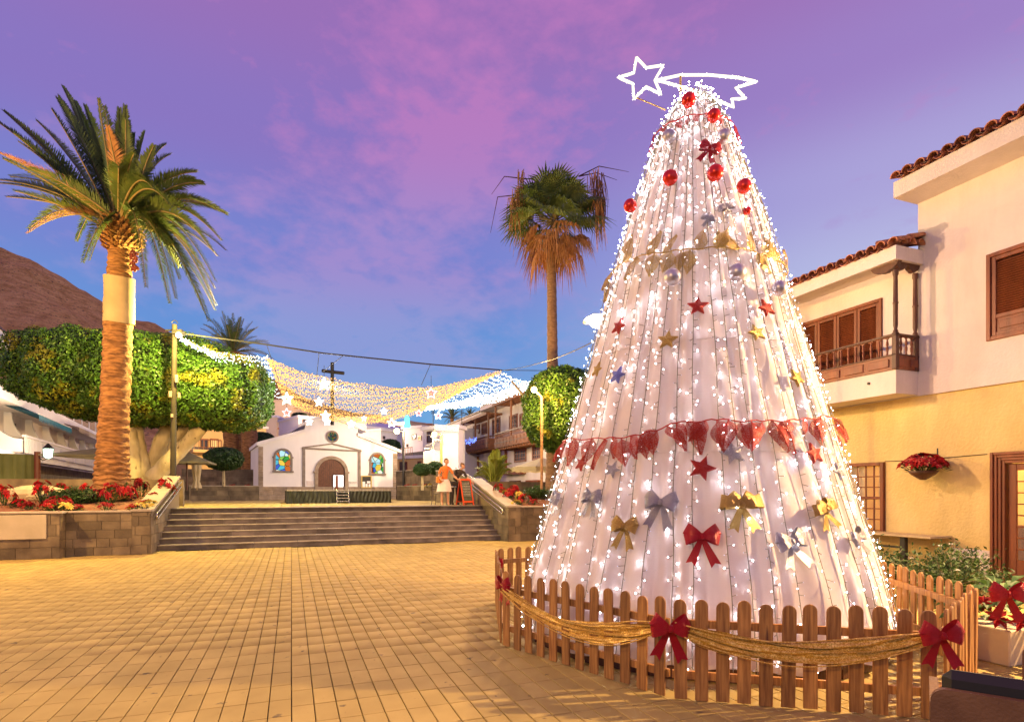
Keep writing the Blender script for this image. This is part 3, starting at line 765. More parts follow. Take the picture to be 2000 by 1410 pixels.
# garlands: wire ring with separate leaves
def garland(name, label, pts, mt, leaf, wire_mt, seed, hang_dir=-1, dens=1):
    r = random.Random(seed); P = []
    for px, py in pts:
        p, th = hit_tree(px, py, 0.07); P.append((th, p.z))
    # unwrap and extend round the back
    th0 = P[0][0]; un = [(((t - th0 + math.pi) % (2*math.pi)) - math.pi, z) for t, z in P]; sgn = 1 if un[-1][0] > 0 else -1
    path = []
    for (a, za), (b, zb) in zip(un, un[1:]):
        for i in range(8): q = i/8; path.append((th0 + a + (b-a)*q, za + (zb-za)*q + 0.012*math.sin(q*9)))
    ea, ez = un[-1]; rem = 2*math.pi - abs(ea)
    for i in range(36): q = i/35; path.append((th0 + ea + sgn*rem*q, ez + (un[0][1]-ez)*q))
    W = [tr_pt(t, z, 0.06, False) for t, z in path]
    g_ = thing(name, label, 'garland', W[0])
    m = MB(); m.tube(W, 0.007, 6, cap=False); m.build('wire', wire_mt, g_, True, fix=False)
    # leaf mesh
    rows = []
    for i in range(9):
        t = i/8; wv = 0.52 * math.sin(math.pi * (t ** 0.75)) * (1 - 0.15*t); rows.append([(k*wv*0.62, 0.10*abs(k) - 0.08*math.sin(math.pi*t), -t) for k in (-1, -.5, 0, .5, 1)])
    lm = MB(); lm.strip(rows); lm.tube([(0, 0, 0), (0, -.09, -.5), (0, -.01, -1)], 0.018, 4, cap=False); me = lm.mesh('leaf', mt)
    i = 2
    while i < len(W) - 1:
        t, z = path[i]; c = W[i]; back = i > len(W) - 34 
        if back and i % 2: i += 1; continue
        mx = tree_frame(c, t, 0)
        for kk in range(1 if not back else 1):
            ang = r.uniform(-.75, .75); s = leaf * r.uniform(.75, 1.2)
            if hang_dir > 0: ang += math.pi if r.random() < .6 else 0
            loc = mx @ Matrix.Rotation(ang, 4, 'Y') @ Matrix.Rotation(r.uniform(-.7, .7), 4, 'Z') @ Matrix.Rotation(r.uniform(-.25, .15), 4, 'X') @ Matrix.Scale(s, 4)
            lo = WM[g_.name].inverted() @ loc
            o = link('leaf', me, g_); o.matrix_local = lo; o.location, o.rotation_euler, o.scale = lo.to_translation(), lo.to_euler(), lo.to_scale()
        i += r.choice((1, 1, 2)) * (3 if dens < 1 else 2) if not back else 2
    return g_
garland('leaf_garland', 'red glitter leaf garland round the lower third of the cone tree', [(1108, 858), (1180, 857), (1250, 850), (1320, 826), (1400, 820), (1490, 823), (1560, 820), (1615, 812)], M['red_lace'], 0.31, M['red_glit'], 5)
garland('leaf_garland', 'gold leaf garland round the upper half of the cone tree', [(1205, 520), (1262, 497), (1330, 489), (1400, 483), (1460, 487), (1500, 500)], M['gold_lace'], 0.28, M['gold_glit'], 6, 1)
garland('leaf_garland', 'thin red leaf garland just below the top of the cone tree', [(1268, 268), (1300, 244), (1345, 226), (1390, 222)], M['red_lace'], 0.17, M['red_glit'], 7)

# ---- comet on the mast
cd = 7.3
def comet_pt(px, py, dd=0.0): return AD(px, py, cd + dd)
comet = thing('comet_light', 'glowing star with a long tail on top of the tree, outlined in white rope light', 'comet light', comet_pt(1342, 185))
S = [(1243, 113), (1262, 133), (1296, 128), (1279, 157), (1291, 185), (1262, 170), (1238, 194), (1236, 164), (1207, 152), (1238, 143)]
Tl = [(1284, 157), (1330, 147), (1385, 147), (1440, 152), (1478, 160), (1437, 172), (1456, 193), (1429, 194), (1433, 210), (1400, 196), (1340, 173), (1284, 157)]
def rope(name, P2, closed, parent):
    P3 = [comet_pt(x, y) for x, y in P2]
    if closed: P3.append(P3[0])
    m = MB(); dense = []
    for a, b in zip(P3, P3[1:]):
        n = max(2, int((b-a).length / 0.05))
        for i in range(n): dense.append(a + (b-a)*(i/n))
    dense.append(P3[-1]); m.tube(dense, 0.017, 6, 0, cap=True)
    r = random.Random(4)
    for a, b in zip(dense, dense[1:]):
        for k in range(3):
            q = a + (b-a)*r.random() + Vector((r.uniform(-1,1), r.uniform(-1,1), r.uniform(-1,1))).normalized()*0.018; m.octa(q, 0.005, 1)
    m.build(name, [M['neon_tube'], M['neon']], parent, True)
rope('star_outline', S, True, comet); rope('tail_outline', Tl, False, comet)
m = MB(); m.tube([comet_pt(1240, 190), comet_pt(1300, 215, .1)], 0.008, 5); m.build('strut', M['gold_glit'], comet, True)
m = MB(); m.tube([comet_pt(1410, 195), comet_pt(1370, 212, .1)], 0.008, 5); m.build('strut', M['gold_glit'], comet, True)
m = MB(); m.tube([comet_pt(1329, 147), comet_pt(1329, 195)], 0.014, 6); m.build('post', M['gold_glit'], comet, True)

# ================================================================== PICKET FENCE
fence = thing('picket_fence', 'low brown picket fence round the christmas tree', 'fence', (TC.x, TC.y, 0))
FH = 0.83; PWD = 0.105; PT = 0.022
def picket_mesh():
    m = MB(); pts = [(-PWD/2, 0), (PWD/2, 0)]
    for i in range(9): a = math.pi * i / 8; pts.append((PWD/2*math.cos(a), FH - PWD/2 + PWD/2*math.sin(a)))
    b = 0.004
    cx, cz = 0, FH/2
    ins = [(x*(1 - b/(PWD/2)), (z - b) if z > .1 else z) for x, z in pts]
    n = len(pts)
    vs = [(x, -PT/2, z) for x, z in ins] + [(x, -PT/2 + b, z) for x, z in pts] + [(x, PT/2 - b, z) for x, z in pts] + [(x, PT/2, z) for x, z in ins]
    fs = [tuple(range(n)), tuple(range(4*n-1, 3*n-1, -1))]
    for L_ in range(3): fs += [(L_*n+i, L_*n+(i+1)%n, (L_+1)*n+(i+1)%n, (L_+1)*n+i) for i in range(n)]
    m.add(vs, fs); return m
pk = picket_mesh().mesh('picket', M['picket'])
FV = [(-.10, 5.98), (1.215, 4.45), (2.99, 4.02), (4.02, 5.02), (4.36, 6.95), (3.6, 8.75), (1.75, 9.55), (-.22, 8.25)]
FV = [CL(a*KS, b*KS) for a, b in FV]
FR = random.Random(9); fence_pts = []
for i in range(len(FV)):
    a, b = FV[i], FV[(i+1) % len(FV)]; d = (b-a).normalized(); nv = Vector((d.y, -d.x, 0)); Ls = (b-a).length
    if nv.dot(a - TC) < 0: nv = -nv
    npk = 12 if i < 2 else max(7, int(round(Ls / .172)))
    mar = 0.09; ang = math.atan2(d.y, d.x)
    for k in range(npk):
        p = a + d * (mar + (Ls - 2*mar) * k/(npk-1)) + nv * 0.015
        link('picket', pk, fence, WM[fence.name].inverted() @ (p + Vector((0, 0, 0.012 + FR.uniform(-.006, .006)))), (FR.uniform(-.012, .012), FR.uniform(-.012, .012), ang + (math.pi if nv.dot(Vector((d.y, -d.x, 0))) < 0 else 0)), (1, 1, FR.uniform(.985, 1.01)))
    for z0 in (0.17, 0.60):
        m = MB(); q = nv * (-0.035 + .015)
        a1, b1 = a + d*0.02 + q, b - d*0.02 + q; hw = 0.018; v = []
        for P in (a1, b1):
            for dz in (0, .065):
                for s in (-1, 1): v.append(P + nv*hw*s + Vector((0, 0, z0 + dz)))
        m.add(v, [(0,1,3,2), (4,6,7,5), (0,4,5,1), (2,3,7,6), (0,2,6,4), (1,5,7,3)]); m.build('rail', M['picket'], fence, True)
# gold gauze swags
def swag(label, P2, depths, seed):
    pts = []
    n = len(P2)
    def cr(a, b, c, d, t): return tuple(0.5*((2*b[i]) + (-a[i]+c[i])*t + (2*a[i]-5*b[i]+4*c[i]-d[i])*t*t + (-a[i]+3*b[i]-3*c[i]+d[i])*t**3) for i in range(len(a)))
    Q = [(x, y, dd, wv) for (x, y, wv), dd in zip(P2, depths)]; Q = [Q[0]] + Q + [Q[-1]]
    for i in range(1, len(Q)-2):
        for k in range(14): pts.append(cr(Q[i-1], Q[i], Q[i+1], Q[i+2], k/14))
    pts.append(Q[-1])
    C = [(AD(x, y, dd), wv / FPX * dd) for x, y, dd, wv in pts]
    g_ = thing('gold_swag', label, 'swag', C[0][0], group='gold gauze swags on the fence')
    r = random.Random(seed); m = MB(); rows = []
    NP = 41; ph = [r.uniform(0, 6) for _ in range(4)]
    for j, (c, wv) in enumerate(C):
        a = C[max(j-1, 0)][0]; b = C[min(j+1, len(C)-1)][0]; t = (b-a).normalized(); fwd = Vector((t.y, -t.x, 0)).normalized()
        if fwd.dot(-c) < 0: fwd = -fwd
        u = j / len(C); row = []
        for k in range(NP):
            q = k/(NP-1) - .5
            y = 0.030 + 0.016*math.sin(q*17 + ph[0] + 3*math.sin(u*3+ph[1])) + 0.008*math.sin(q*37 + ph[2] + 5*u) + 0.006*math.sin(u*60 + k)
            zz = q * wv + 0.012*math.sin(u*14 + q*9 + ph[3])
            row.append(c + fwd*y + Vector((0, 0, zz)))
        rows.append(row)
    m.strip(rows); m.build('gauze_band', M['gauze'], g_, True, fix=False)
    for k in range(2):
        q = -.5 + k; m = MB(); pts3 = []
        for j, (c, wv) in enumerate(C):
            a = C[max(j-1, 0)][0]; b = C[min(j+1, len(C)-1)][0]; t = (b-a).normalized(); fwd = Vector((t.y, -t.x, 0)).normalized()
            if fwd.dot(-c) < 0: fwd = -fwd
            pts3.append(c + fwd*(0.055 + .01*math.sin(j*.2+k)) + Vector((0, 0, q*wv + 0.015*math.sin(j*.11 + k*2))))
        m.tube(pts3, 0.006, 5, cap=False); m.build('twisted_edge', M['gauze'], g_, True, fix=False)
d0, d1, d2 = 5.98*KS, 4.45*KS, 3.98*KS
dd_ = lambda x0, x1, a, b, x: 1/(1/a + (1/b - 1/a)*(x - x0)/(x1 - x0))
sx = [(985, 1147, 12), (1040, 1190, 26), (1110, 1223, 34), (1190, 1235, 38), (1250, 1231, 34), (1300, 1222, 20)]
swag('gold glitter gauze swag along the left front side of the fence', sx, [dd_(985, 1307, d0, d1, x[0]) - .02 for x in sx], 1)
sx = [(1318, 1224, 18), (1380, 1245, 34), (1460, 1262, 42), (1560, 1272, 42), (1680, 1268, 42), (1770, 1252, 36), (1822, 1240, 22)]
swag('gold glitter gauze swag along the right front side of the fence', sx, [dd_(1307, 1838, d1, d2, x[0]) - .02 for x in sx], 2)
# red bows on the fence corners
def fence_bow(px, py, dep, size, label, yaw, spin=0, style=0):
    o = copy_tree(protos[('bow:red_satin', 0)], label=label); o['group'] = 'red bows tied to the fence'
    p = AD(px, py, dep); sz = size / FPX * dep
    mx = Matrix.Translation(p) @ Matrix.Rotation(yaw, 4, 'Z') @ Matrix.Rotation(spin, 4, 'Y') @ Matrix.Diagonal((sz, sz, sz, 1)); set_m(o, mx)
fence_bow(1308, 1226, d1 - .07, 43, 'red velvet bow tied at the middle front corner of the fence', -YAW, 0.05)
fence_bow(1838, 1240, d2 - .10, 44, 'red velvet bow tied at the right front corner of the fence', -YAW - .1, -0.05)
fence_bow(983, 1142, d0 - .05, 25, 'red bow tied at the left corner of the fence, seen from the side', -YAW - .9, 0.0)
fence_bow(977, 1100, 8.2*KS, 16, 'small red bow at the rear left corner of the fence', -YAW - 1.2, 0.0)
# ================================================================== RIGHT HOUSE WITH BALCONY
BX = 12.0
def FB(px, py, x=BX): v = AX(px, py, x); return v.y, v.z
hs = thing('plastered_house', 'cream plastered house with wooden balcony, louvred shutters and tiled eaves beside the tree', 'house', (BX, 8, 0))
YC = FB(1797, 500)[0]             # corner of the tall part
ZB = FB(1802, 773)[1]             # line between the storeys
ZR = 8.0
def hole_wall(m, x, y0, y1, z0, z1, holes, mi=0, th=0.25):
    """wall face at x (facing -X) with rectangular openings and reveals"""
    ys = sorted({y0, y1} | {h[0] for h in holes} | {h[1] for h in holes}); zs_ = sorted({z0, z1} | {h[2] for h in holes} | {h[3] for h in holes})
    for a, b in zip(ys, ys[1:]):
        for c, d in zip(zs_, zs_[1:]):
            if a >= y0 and b <= y1 and c >= z0 and d <= z1 and not any(h[0]-1e-6 <= a and b <= h[1]+1e-6 and h[2]-1e-6 <= c and d <= h[3]+1e-6 for h in holes):
                m.add([(x,a,c),(x,b,c),(x,b,d),(x,a,d)], [(0,1,2,3)], mi)
    for h in holes:
        a, b, c, d = h[:4]
        m.add([(x,a,c),(x,b,c),(x,b,d),(x,a,d),(x+th,a,c),(x+th,b,c),(x+th,b,d),(x+th,a,d)], [(0,1,5,4),(1,2,6,5),(2,3,7,6),(3,0,4,7)], mi)
# openings
wy1, wzt = FB(1729, 902); _, wzb = FB(1729, 1043); wy0, _ = FB(1640, 900); lo_win = (wy1, wy0, wzb, wzt)
dy1, dzt = FB(1940, 884); door_ = (dy1 - 1.5, dy1, 0.02, dzt)
uy1, uzt = FB(1932, 500); _, uzb = FB(1936, 667); up_win = (uy1 - 1.55, uy1, uzb, uzt)
by0, bzt = FB(1727, 582); by1, _ = FB(1560, 640); _, bzb = FB(1727, 726); bzb = 4.22; bal_win = (by0, by1, bzb, bzt)
m = MB(); hole_wall(m, BX, 3.0, 15.0, 0, ZB, [lo_win, door_]); o = m.build('ground_floor_wall', M['yellow_wall'], hs, True)
m = MB(); hole_wall(m, BX - 0.06, 2.6, 15.0, ZB + 0.001, ZR, [up_win, bal_win] )
# the part of the wall left of the corner is only one storey high above
m = MB(); hole_wall(m, BX - 0.06, 2.6, YC, ZB, ZR, [up_win]); hole_wall(m, BX - 0.05, YC, 15.0, ZB, 6.6, [bal_win])
m.add([(BX-.06, YC, ZB), (BX+6, YC, ZB), (BX+6, YC, ZR), (BX-.06, YC, ZR)], [(0,1,2,3)])
m.add([(BX-.06, 2.6, ZB), (BX+.3, 2.6, ZB), (BX+.3, 15, ZB), (BX-.06, 15, ZB)], [(0,1,2,3)])
m.add([(BX-.05, 15, 0), (BX+6, 15, 0), (BX+6, 15, 6.6), (BX-.05, 15, 6.6)], [(0,1,2,3)])
m.build('upper_wall', M['cream_wall'], hs, True)
# roofs: fascia beam with a row of barrel tiles
def tile_mesh():
    m = MB(); rows = []
    for i in range(5):
        t = i/4; r = 0.085 + 0.02*(1-t); rows.append([(-0.0 + t*0.55, r*math.cos(a), 0.012 + r*math.sin(a) + t*0.15) for a in [math.pi*k/6 for k in range(7)]])
    rows2 = [[(x, y*0.84, z - 0.016) for x, y, z in r] for r in rows]
    m.strip(rows); m.strip(rows2); n = 7
    m.strip([rows[0], rows2[0]]); return m
tme = tile_mesh().mesh('roof_tile', M['roof_tile'])
def pan_mesh():
    m = MB(); rows = []
    for i in range(4):
        t = i/3; r = 0.085; rows.append([(-0.05 + t*0.55, r*math.cos(a), 0.05 - r*0.8*math.sin(a) + t*0.15) for a in [math.pi*k/6 for k in range(7)]])
    m.strip(rows); m.strip([[(x, y, z-.014) for x, y, z in r] for r in rows]); m.strip([rows[0], [(x, y, z-.014) for x, y, z in rows[0]]]); return m
pme2 = pan_mesh().mesh('roof_tile', M['roof_tile'])
def eave(parent, x, ya, yb, z, seed, rows=2):
    r = random.Random(seed); n = int((yb-ya)/0.235)
    for j in range(rows):
        for k in range(n + 1):
            y = ya + (yb-ya)*k/n; jx = r.uniform(-.02, .02)
            link('roof_tile', tme, parent, WM[parent.name].inverted() @ Vector((x + j*0.45 + jx, y, z + 0.055 + j*0.125)), (0, 0, r.uniform(-.03, .03)))
            if k < n: link('roof_tile', pme2, parent, WM[parent.name].inverted() @ Vector((x + j*0.45 + .02 + r.uniform(-.015, .015), y + (yb-ya)/n/2, z + j*0.125)), (0, 0, 0))
zf = AX(1745, 388, BX - .75).z; zt_ = AX(1745, 357, BX - .75).z; YT2 = AX(1745, 388, BX - .75).y
rf = link('roof', MB().mesh('x', []), None); bpy.data.objects.remove(rf)
m = MB(); m.box(BX - .75, BX + .5, 2.0, YT2, zf, zt_); m.box(BX - .60, BX + 6, 2.0, YT2 - .1, zt_, zt_ + .12); m.add([(BX-.7, 2, zt_+.13), (BX+6, 2, zt_+1.9), (BX+6, YT2, zt_+1.9), (BX-.7, YT2, zt_+.13)], [(0,1,2,3)])
r1 = m.build('roof', M['cream_wall'], hs, True); eave(r1, BX - .80, 2.0, YT2 - .06, zt_ + .02, 1)
bcx = BX - 0.86; pB = AX(1750, 505, bcx); zlf, ylf = pB.z, pB.y; zlt = AX(1750, 478, bcx).z
m = MB(); m.box(bcx, bcx + .10, ylf, 14.8, zlf, zlt); m.box(bcx + .1, BX - .06, ylf, ylf + .1, zlf, zlt); m.box(bcx + .1, BX - .05, ylf + .1, 14.8, zlf + .10, zlf + .16); m.box(bcx+.1, BX + 1, ylf + .1, 14.8, zlt - .04, zlt)
r2 = m.build('roof', M['cream_wall'], hs, True); eave(r2, bcx - .05, ylf + .05, 14.6, zlt + .0, 2)
# side row of tiles over the balcony end
rr.seed(5)
for k in range(3): link('roof_tile', tme, r2, WM[r2.name].inverted() @ Vector((bcx + .18 + k*.26, ylf - .04, zlt + .06 + k*.02)), (0, 0, R_(90)))
# balcony
bc = thing('balcony', None, None, (0, 0, 0)); bc.parent = hs; bc.location = (0, 0, 0); WM[bc.name] = WM[hs.name].copy()
sx0 = AY(1752, 768, YC - .02).x; zs0 = AY(1752, 768, YC).z; zs1 = AY(1750, 721, YC).z; zap = AY(1745, 693, YC).z; zrl = AY(1743, 650, YC).z
m = MB(); m.box(sx0, BX - .06, YC, 14.8, zs0 + .002, zs1); m.build('slab', M['cream_wall'], bc, True)
BWD = M['brown_wood']
def panel_apron(m, x0, y0, x1, y1):
    pass
m = MB(); ax = sx0 - .03
m.box(ax, ax + .05, YC - .02, 14.8, zs1 + .001, zap); m.box(ax + .05, BX - .06, YC - .02, YC + .03, zs1 + .001, zap); m.build('apron', BWD, bc, True)
for k in range(11):
    a = YC + .12 + k*.56; m = MB(); m.bbox(ax - .022, ax + .0, a, a + .44, zs1 + .06, zap - .055, .008); m.build('panel', BWD, bc, True)
for k in range(2):
    wd = (BX - .06 - sx0)/2; a = sx0 + .05 + k*wd; m = MB(); m.bbox(a, a + wd - .1, YC - .042, YC - .02, zs1 + .06, zap - .055, .008); m.build('panel', BWD, bc, True)
m = MB(); m.bbox(ax - .03, ax + .06, YC - .04, 14.8, zrl - .05, zrl, .01); m.bbox(ax + .06, BX - .06, YC - .04, YC + .05, zrl - .05, zrl, .01); m.build('handrail', M['dark_wood'], bc, True)
m = MB(); m.bbox(ax - .02, ax + .06, YC - .03, 14.8, zap + .0, zap + .03, .006); m.bbox(ax + .06, BX - .06, YC - .03, YC + .04, zap, zap + .03, .006); m.build('bottom_rail', M['dark_wood'], bc, True)
hb = zrl - .05 - zap - .03
bl = MB(); bl.lathe([(0.022, 0), (0.022, .05*hb), (0.014, .12*hb), (0.024, .3*hb), (0.026, .42*hb), (0.013, .5*hb), (0.026, .58*hb), (0.024, .7*hb), (0.014, .88*hb), (0.022, .95*hb), (0.022, hb)], 8)
bme = bl.mesh('baluster', BWD)
inv = WM[bc.name].inverted()
for k in range(1, 36): link('baluster', bme, bc, inv @ Vector((ax + .02, YC + k*.175, zap + .03)))
for k in range(1, 5): link('baluster', bme, bc, inv @ Vector((ax + .02 + k*.155, YC + .005, zap + .03)))
# little arches between the balusters under the handrail
m = MB()
for k in range(36):
    y = YC + k*.175 + .0875; m.prism([(-.0875, .0), (-.0875, -.05), (-.05, -.015), (0, -.005), (.05, -.015), (.0875, -.05), (.0875, 0)], lambda q: Vector((ax + .005, y + q[0], zrl - .05 + q[1])), lambda q: Vector((ax + .035, y + q[0], zrl - .05 + q[1])))
for k in range(5):
    x = ax + .02 + k*.155 + .0775; m.prism([(-.0775, .0), (-.0775, -.05), (-.05, -.015), (0, -.005), (.05, -.015), (.0775, -.05), (.0775, 0)], lambda q: Vector((x + q[0], YC - .01, zrl - .05 + q[1])), lambda q: Vector((x + q[0], YC + .02, zrl - .05 + q[1])))
m.build('arched_trim', BWD, bc, True)
def post(x, y):
    m = MB(); H0 = zs1; H1 = zlf - .16
    m.bbox(x - .05, x + .05, y - .05, y + .05, H0, zrl + .02, .01); hh = H1 - zrl - .02
    m.lathe([(0.045, 0), (0.05, .02*hh), (0.03, .05*hh), (0.045, .12*hh), (0.045, .45*hh), (0.055, .47*hh), (0.045, .49*hh), (0.04, .9*hh), (0.055, .93*hh), (0.055, hh)], 10, c=(x, y, zrl + .02))
    m.build('post', M['dark_wood'], bc, True)
    m = MB(); P = [(-.05, 0), (-.12, .03), (-.2, .05), (-.26, .1), (-.3, .16), (.3, .16), (.26, .1), (.2, .05), (.12, .03), (.05, 0)]
    if x < BX - .3: m.prism(P, lambda q: Vector((x - .05, y + q[0] + .2, H1 + q[1])), lambda q: Vector((x + .05, y + q[0] + .2, H1 + q[1])))
    P2 = [(q[0]*.6 - (.1 if x > BX - .3 else -.12), q[1]) for q in P]
    m.prism(P2, lambda q: Vector((x + q[0], y - .045, H1 + q[1] + .001)), lambda q: Vector((x + q[0], y + .045, H1 + q[1] + .001)))
    m.build('bracket', M['dark_wood'], bc, True)
post(ax + .03, YC + .01); post(BX - .13, YC + .01); post(ax + .03, YC + 3.2)

def louvre_shutter(parent, y0, y1, z0, z1, x, nleaf, panel=0.22):
    """wooden frame with louvred leaves; slats are one joined part per leaf"""
    f = thing('window', None, None); f.parent = parent; WM[f.name] = WM[parent.name].copy()
    m = MB(); t = .07
    for a in ((y0, y0 + t, z0, z1), (y1 - t, y1, z0, z1), (y0 + t, y1 - t, z1 - t, z1), (y0 + t, y1 - t, z0, z0 + t)): m.bbox(x - .06, x + .1, a[0], a[1], a[2], a[3], .006)
    m.build('frame', BWD, f, True)
    wd = (y1 - y0 - 2*t)/nleaf
    for k in range(nleaf):
        a = y0 + t + k*wd + .006; b = a + wd - .012; st = .07; zp = z0 + t + (z1 - z0)*panel
        m = MB()
        for q in ((a, a + st, z0 + t, z1 - t), (b - st, b, z0 + t, z1 - t), (a + st, b - st, z1 - t - st, z1 - t), (a + st, b - st, z0 + t, z0 + t + st), (a + st, b - st, zp, zp + st)): m.bbox(x - .03, x + .03, q[0], q[1], q[2], q[3], .005)
        m.bbox(x - .005, x + .015, a + st, b - st, z0 + t + st, zp, .003); m.bbox(x - .02, x + .0, a + st + .05, b - st - .05, z0 + t + st + .05, zp - .05, .008)
        m.build('shutter_leaf', BWD, f, True)
        m = MB(); z = zp + st + .015
        while z < z1 - t - st - .01:
            m.add([(x - .022, a + st, z - .016), (x - .022, b - st, z - .016), (x + .018, b - st, z + .022), (x + .018, a + st, z + .022), (x - .018, a + st, z - .022), (x - .018, b - st, z - .022), (x + .022, b - st, z + .016), (x + .022, a + st, z + .016)],
                  [(0,1,2,3), (7,6,5,4), (0,4,5,1), (2,6,7,3), (0,3,7,4), (1,5,6,2)]); z += .042
        o = m.build('louvre_slats', BWD, f, True); tag(o, kind='stuff')
    m = MB(); m.add([(x + .09, y0, z0), (x + .09, y1, z0), (x + .09, y1, z1), (x + .09, y0, z1)], [(0,1,2,3)]); m.build('backing', M['dark_wood'], f, True)
louvre_shutter(hs, *bal_win, BX - .03, 4, 0.16)
louvre_shutter(hs, *up_win, BX - .04, 2, 0.20)
# small-paned window with a lit room behind
M['lit_room'] = mat('lit_room', (0.85, 0.62, 0.28), (0.75, 0.5, 0.2), 3, 0.8)
M['curtain'] = mat('curtain', (0.7, 0.6, 0.4), (0.5, 0.4, 0.25), 8, 0.8, trans=.3)
M['pane'] = mat('pane', (0.9, 0.9, 0.9), rough=0.03); pnode = M['pane'].node_tree
tb = pnode.nodes.new('ShaderNodeBsdfTransparent'); mxs = pnode.nodes.new('ShaderNodeMixShader'); mxs.inputs[0].default_value = .13
pnode.links.new(tb.outputs[0], mxs.inputs[1]); pnode.links.new(pnode.nodes['Principled BSDF'].outputs[0], mxs.inputs[2]); pnode.links.new(mxs.outputs[0], pnode.nodes['Material Output'].inputs[0])
def paned(parent, y0, y1, z0, z1, x, nc, nr_, mid=True, name='window', wood=None):
    wood = wood or BWD
    f = thing(name, None, None); f.parent = parent; WM[f.name] = WM[parent.name].copy()
    m = MB(); t = .075
    for a in ((y0, y0 + t, z0, z1), (y1 - t, y1, z0, z1), (y0 + t, y1 - t, z1 - t, z1), (y0 + t, y1 - t, z0, z0 + t)): m.bbox(x - .07, x + .12, a[0], a[1], a[2], a[3], .006)
    if mid: zc = (z0 + z1)/2; m.bbox(x - .02, x + .05, y0 + t, y1 - t, zc - .03, zc + .03, .005)
    m.build('frame', wood, f, True); m = MB()
    for i in range(1, nc): y = y0 + t + (y1-y0-2*t)*i/nc; m.box(x + .0, x + .03, y - .012, y + .012, z0 + t, z1 - t)
    for j in range(1, nr_):
        z = z0 + t + (z1-z0-2*t)*j/nr_
        if mid and abs(z - (z0+z1)/2) < .04: continue
        m.box(x + .001, x + .029, y0 + t, y1 - t, z - .012, z + .012)
    m.build('glazing_bars', wood, f, True)
    for i in range(nc):
        for j in range(nr_):
            a = y0 + t + (y1-y0-2*t)*i/nc + .013; b = y0 + t + (y1-y0-2*t)*(i+1)/nc - .013; c = z0 + t + (z1-z0-2*t)*j/nr_ + .013; d = z0 + t + (z1-z0-2*t)*(j+1)/nr_ - .013
            m = MB(); m.add([(x+.015, a, c), (x+.015, b, c), (x+.015, b, d), (x+.015, a, d)], [(0,1,2,3)]); m.build('pane', M['pane'], f, True, fix=False)
    return f
paned(hs, *lo_win, BX - .0, 5, 6)
# room seen through window and glazed door
m = MB(); m.box(BX + .25, BX + 3.2, 3.0, 11.5, 0.02, 3.2)
o = m.build('lit_room', M['lit_room'], hs, True, fix=False)
bpy.data.objects.remove(o)
m = MB(); m.add([(BX+2.6, 3, 0), (BX+2.6, 12, 0), (BX+2.6, 12, 3.3), (BX+2.6, 3, 3.3), (BX+.26, 12, 0), (BX+.26, 12, 3.3), (BX+.26, 3, 0), (BX+.26, 3, 3.3)], [(0,1,2,3), (1,4,5,2), (3,2,5,7), (0,6,4,1), (0,3,7,6)])
m.build('room_wall', M['lit_room'], hs, True)
m = MB()
for y0_, y1_ in ((lo_win[0] + .05, lo_win[0] + .35), (lo_win[1] - .4, lo_win[1] - .05)):
    rows = [[(BX + .3 + .03*math.sin(k*1.9), y0_ + (y1_-y0_)*k/16 * (1 if z > 1.4 else .7), z) for k in range(17)] for z in (lo_win[2], (lo_win[2]+lo_win[3])/2, lo_win[3])]
    m.strip(rows)
m.build('curtain', M['curtain'], hs, True, fix=False)
# sideboard, chair back and bottles inside, seen as dark shapes
m = MB(); m.box(BX + 2.2, BX + 2.58, 7.6, 9.8, 0.02, 1.0); m.box(BX + 2.3, BX + 2.58, 4.2, 6.0, 1.1, 1.9); m.build('cupboard', M['dark_wood'], hs, True)
# door: thick fluted frame, glazed leaf
dr = thing('door', None, None); dr.parent = hs; WM[dr.name] = WM[hs.name].copy()
m = MB(); y1_, z1_ = door_[1], door_[3]
for k, (a, b, dx) in enumerate(((0, .05, .09), (.05, .10, .06), (.10, .15, .035), (.15, .20, .01))):
    m.bbox(BX - dx - .02, BX + .2, y1_ - b + .001, y1_ - a, 0.02, z1_ - a, .006); m.bbox(BX - dx - .02, BX + .2, door_[0], y1_ - b, z1_ - b + .001, z1_ - a, .006)
m.build('frame', BWD, dr, True)
dl = y1_ - .21
m = MB()
for a in ((dl - .13, dl, .02, z1_ - .21), (dl - .95, dl - .83, .02, z1_ - .21), (dl - .83, dl - .13, z1_ - .33, z1_ - .21), (dl - .83, dl - .13, .02, .5)): m.bbox(BX + .04, BX + .09, a[0], a[1], a[2], a[3], .008)
m.build('door_leaf', BWD, dr, True)
m = MB()
for j in range(1, 8): z = .5 + (z1_ - .33 - .5)*j/8; m.box(BX + .055, BX + .075, dl - .83, dl - .13, z - .012, z + .012)
for y in (dl - .36, dl - .6): m.box(BX + .056, BX + .074, y - .011, y + .011, .5, z1_ - .33)
m.build('glazing_bars', BWD, dr, True)
for j in range(8):
    for i in range(3):
        a, b = dl - .13 - .233*(i+1) + .01, dl - .13 - .233*i - .01; c = .5 + (z1_ - .83)*j/8 + .013; d = .5 + (z1_ - .83)*(j+1)/8 - .013
        m = MB(); m.add([(BX+.065, a, c), (BX+.065, b, c), (BX+.065, b, d), (BX+.065, a, d)], [(0,1,2,3)]); m.build('pane', M['pane'], dr, True, fix=False)
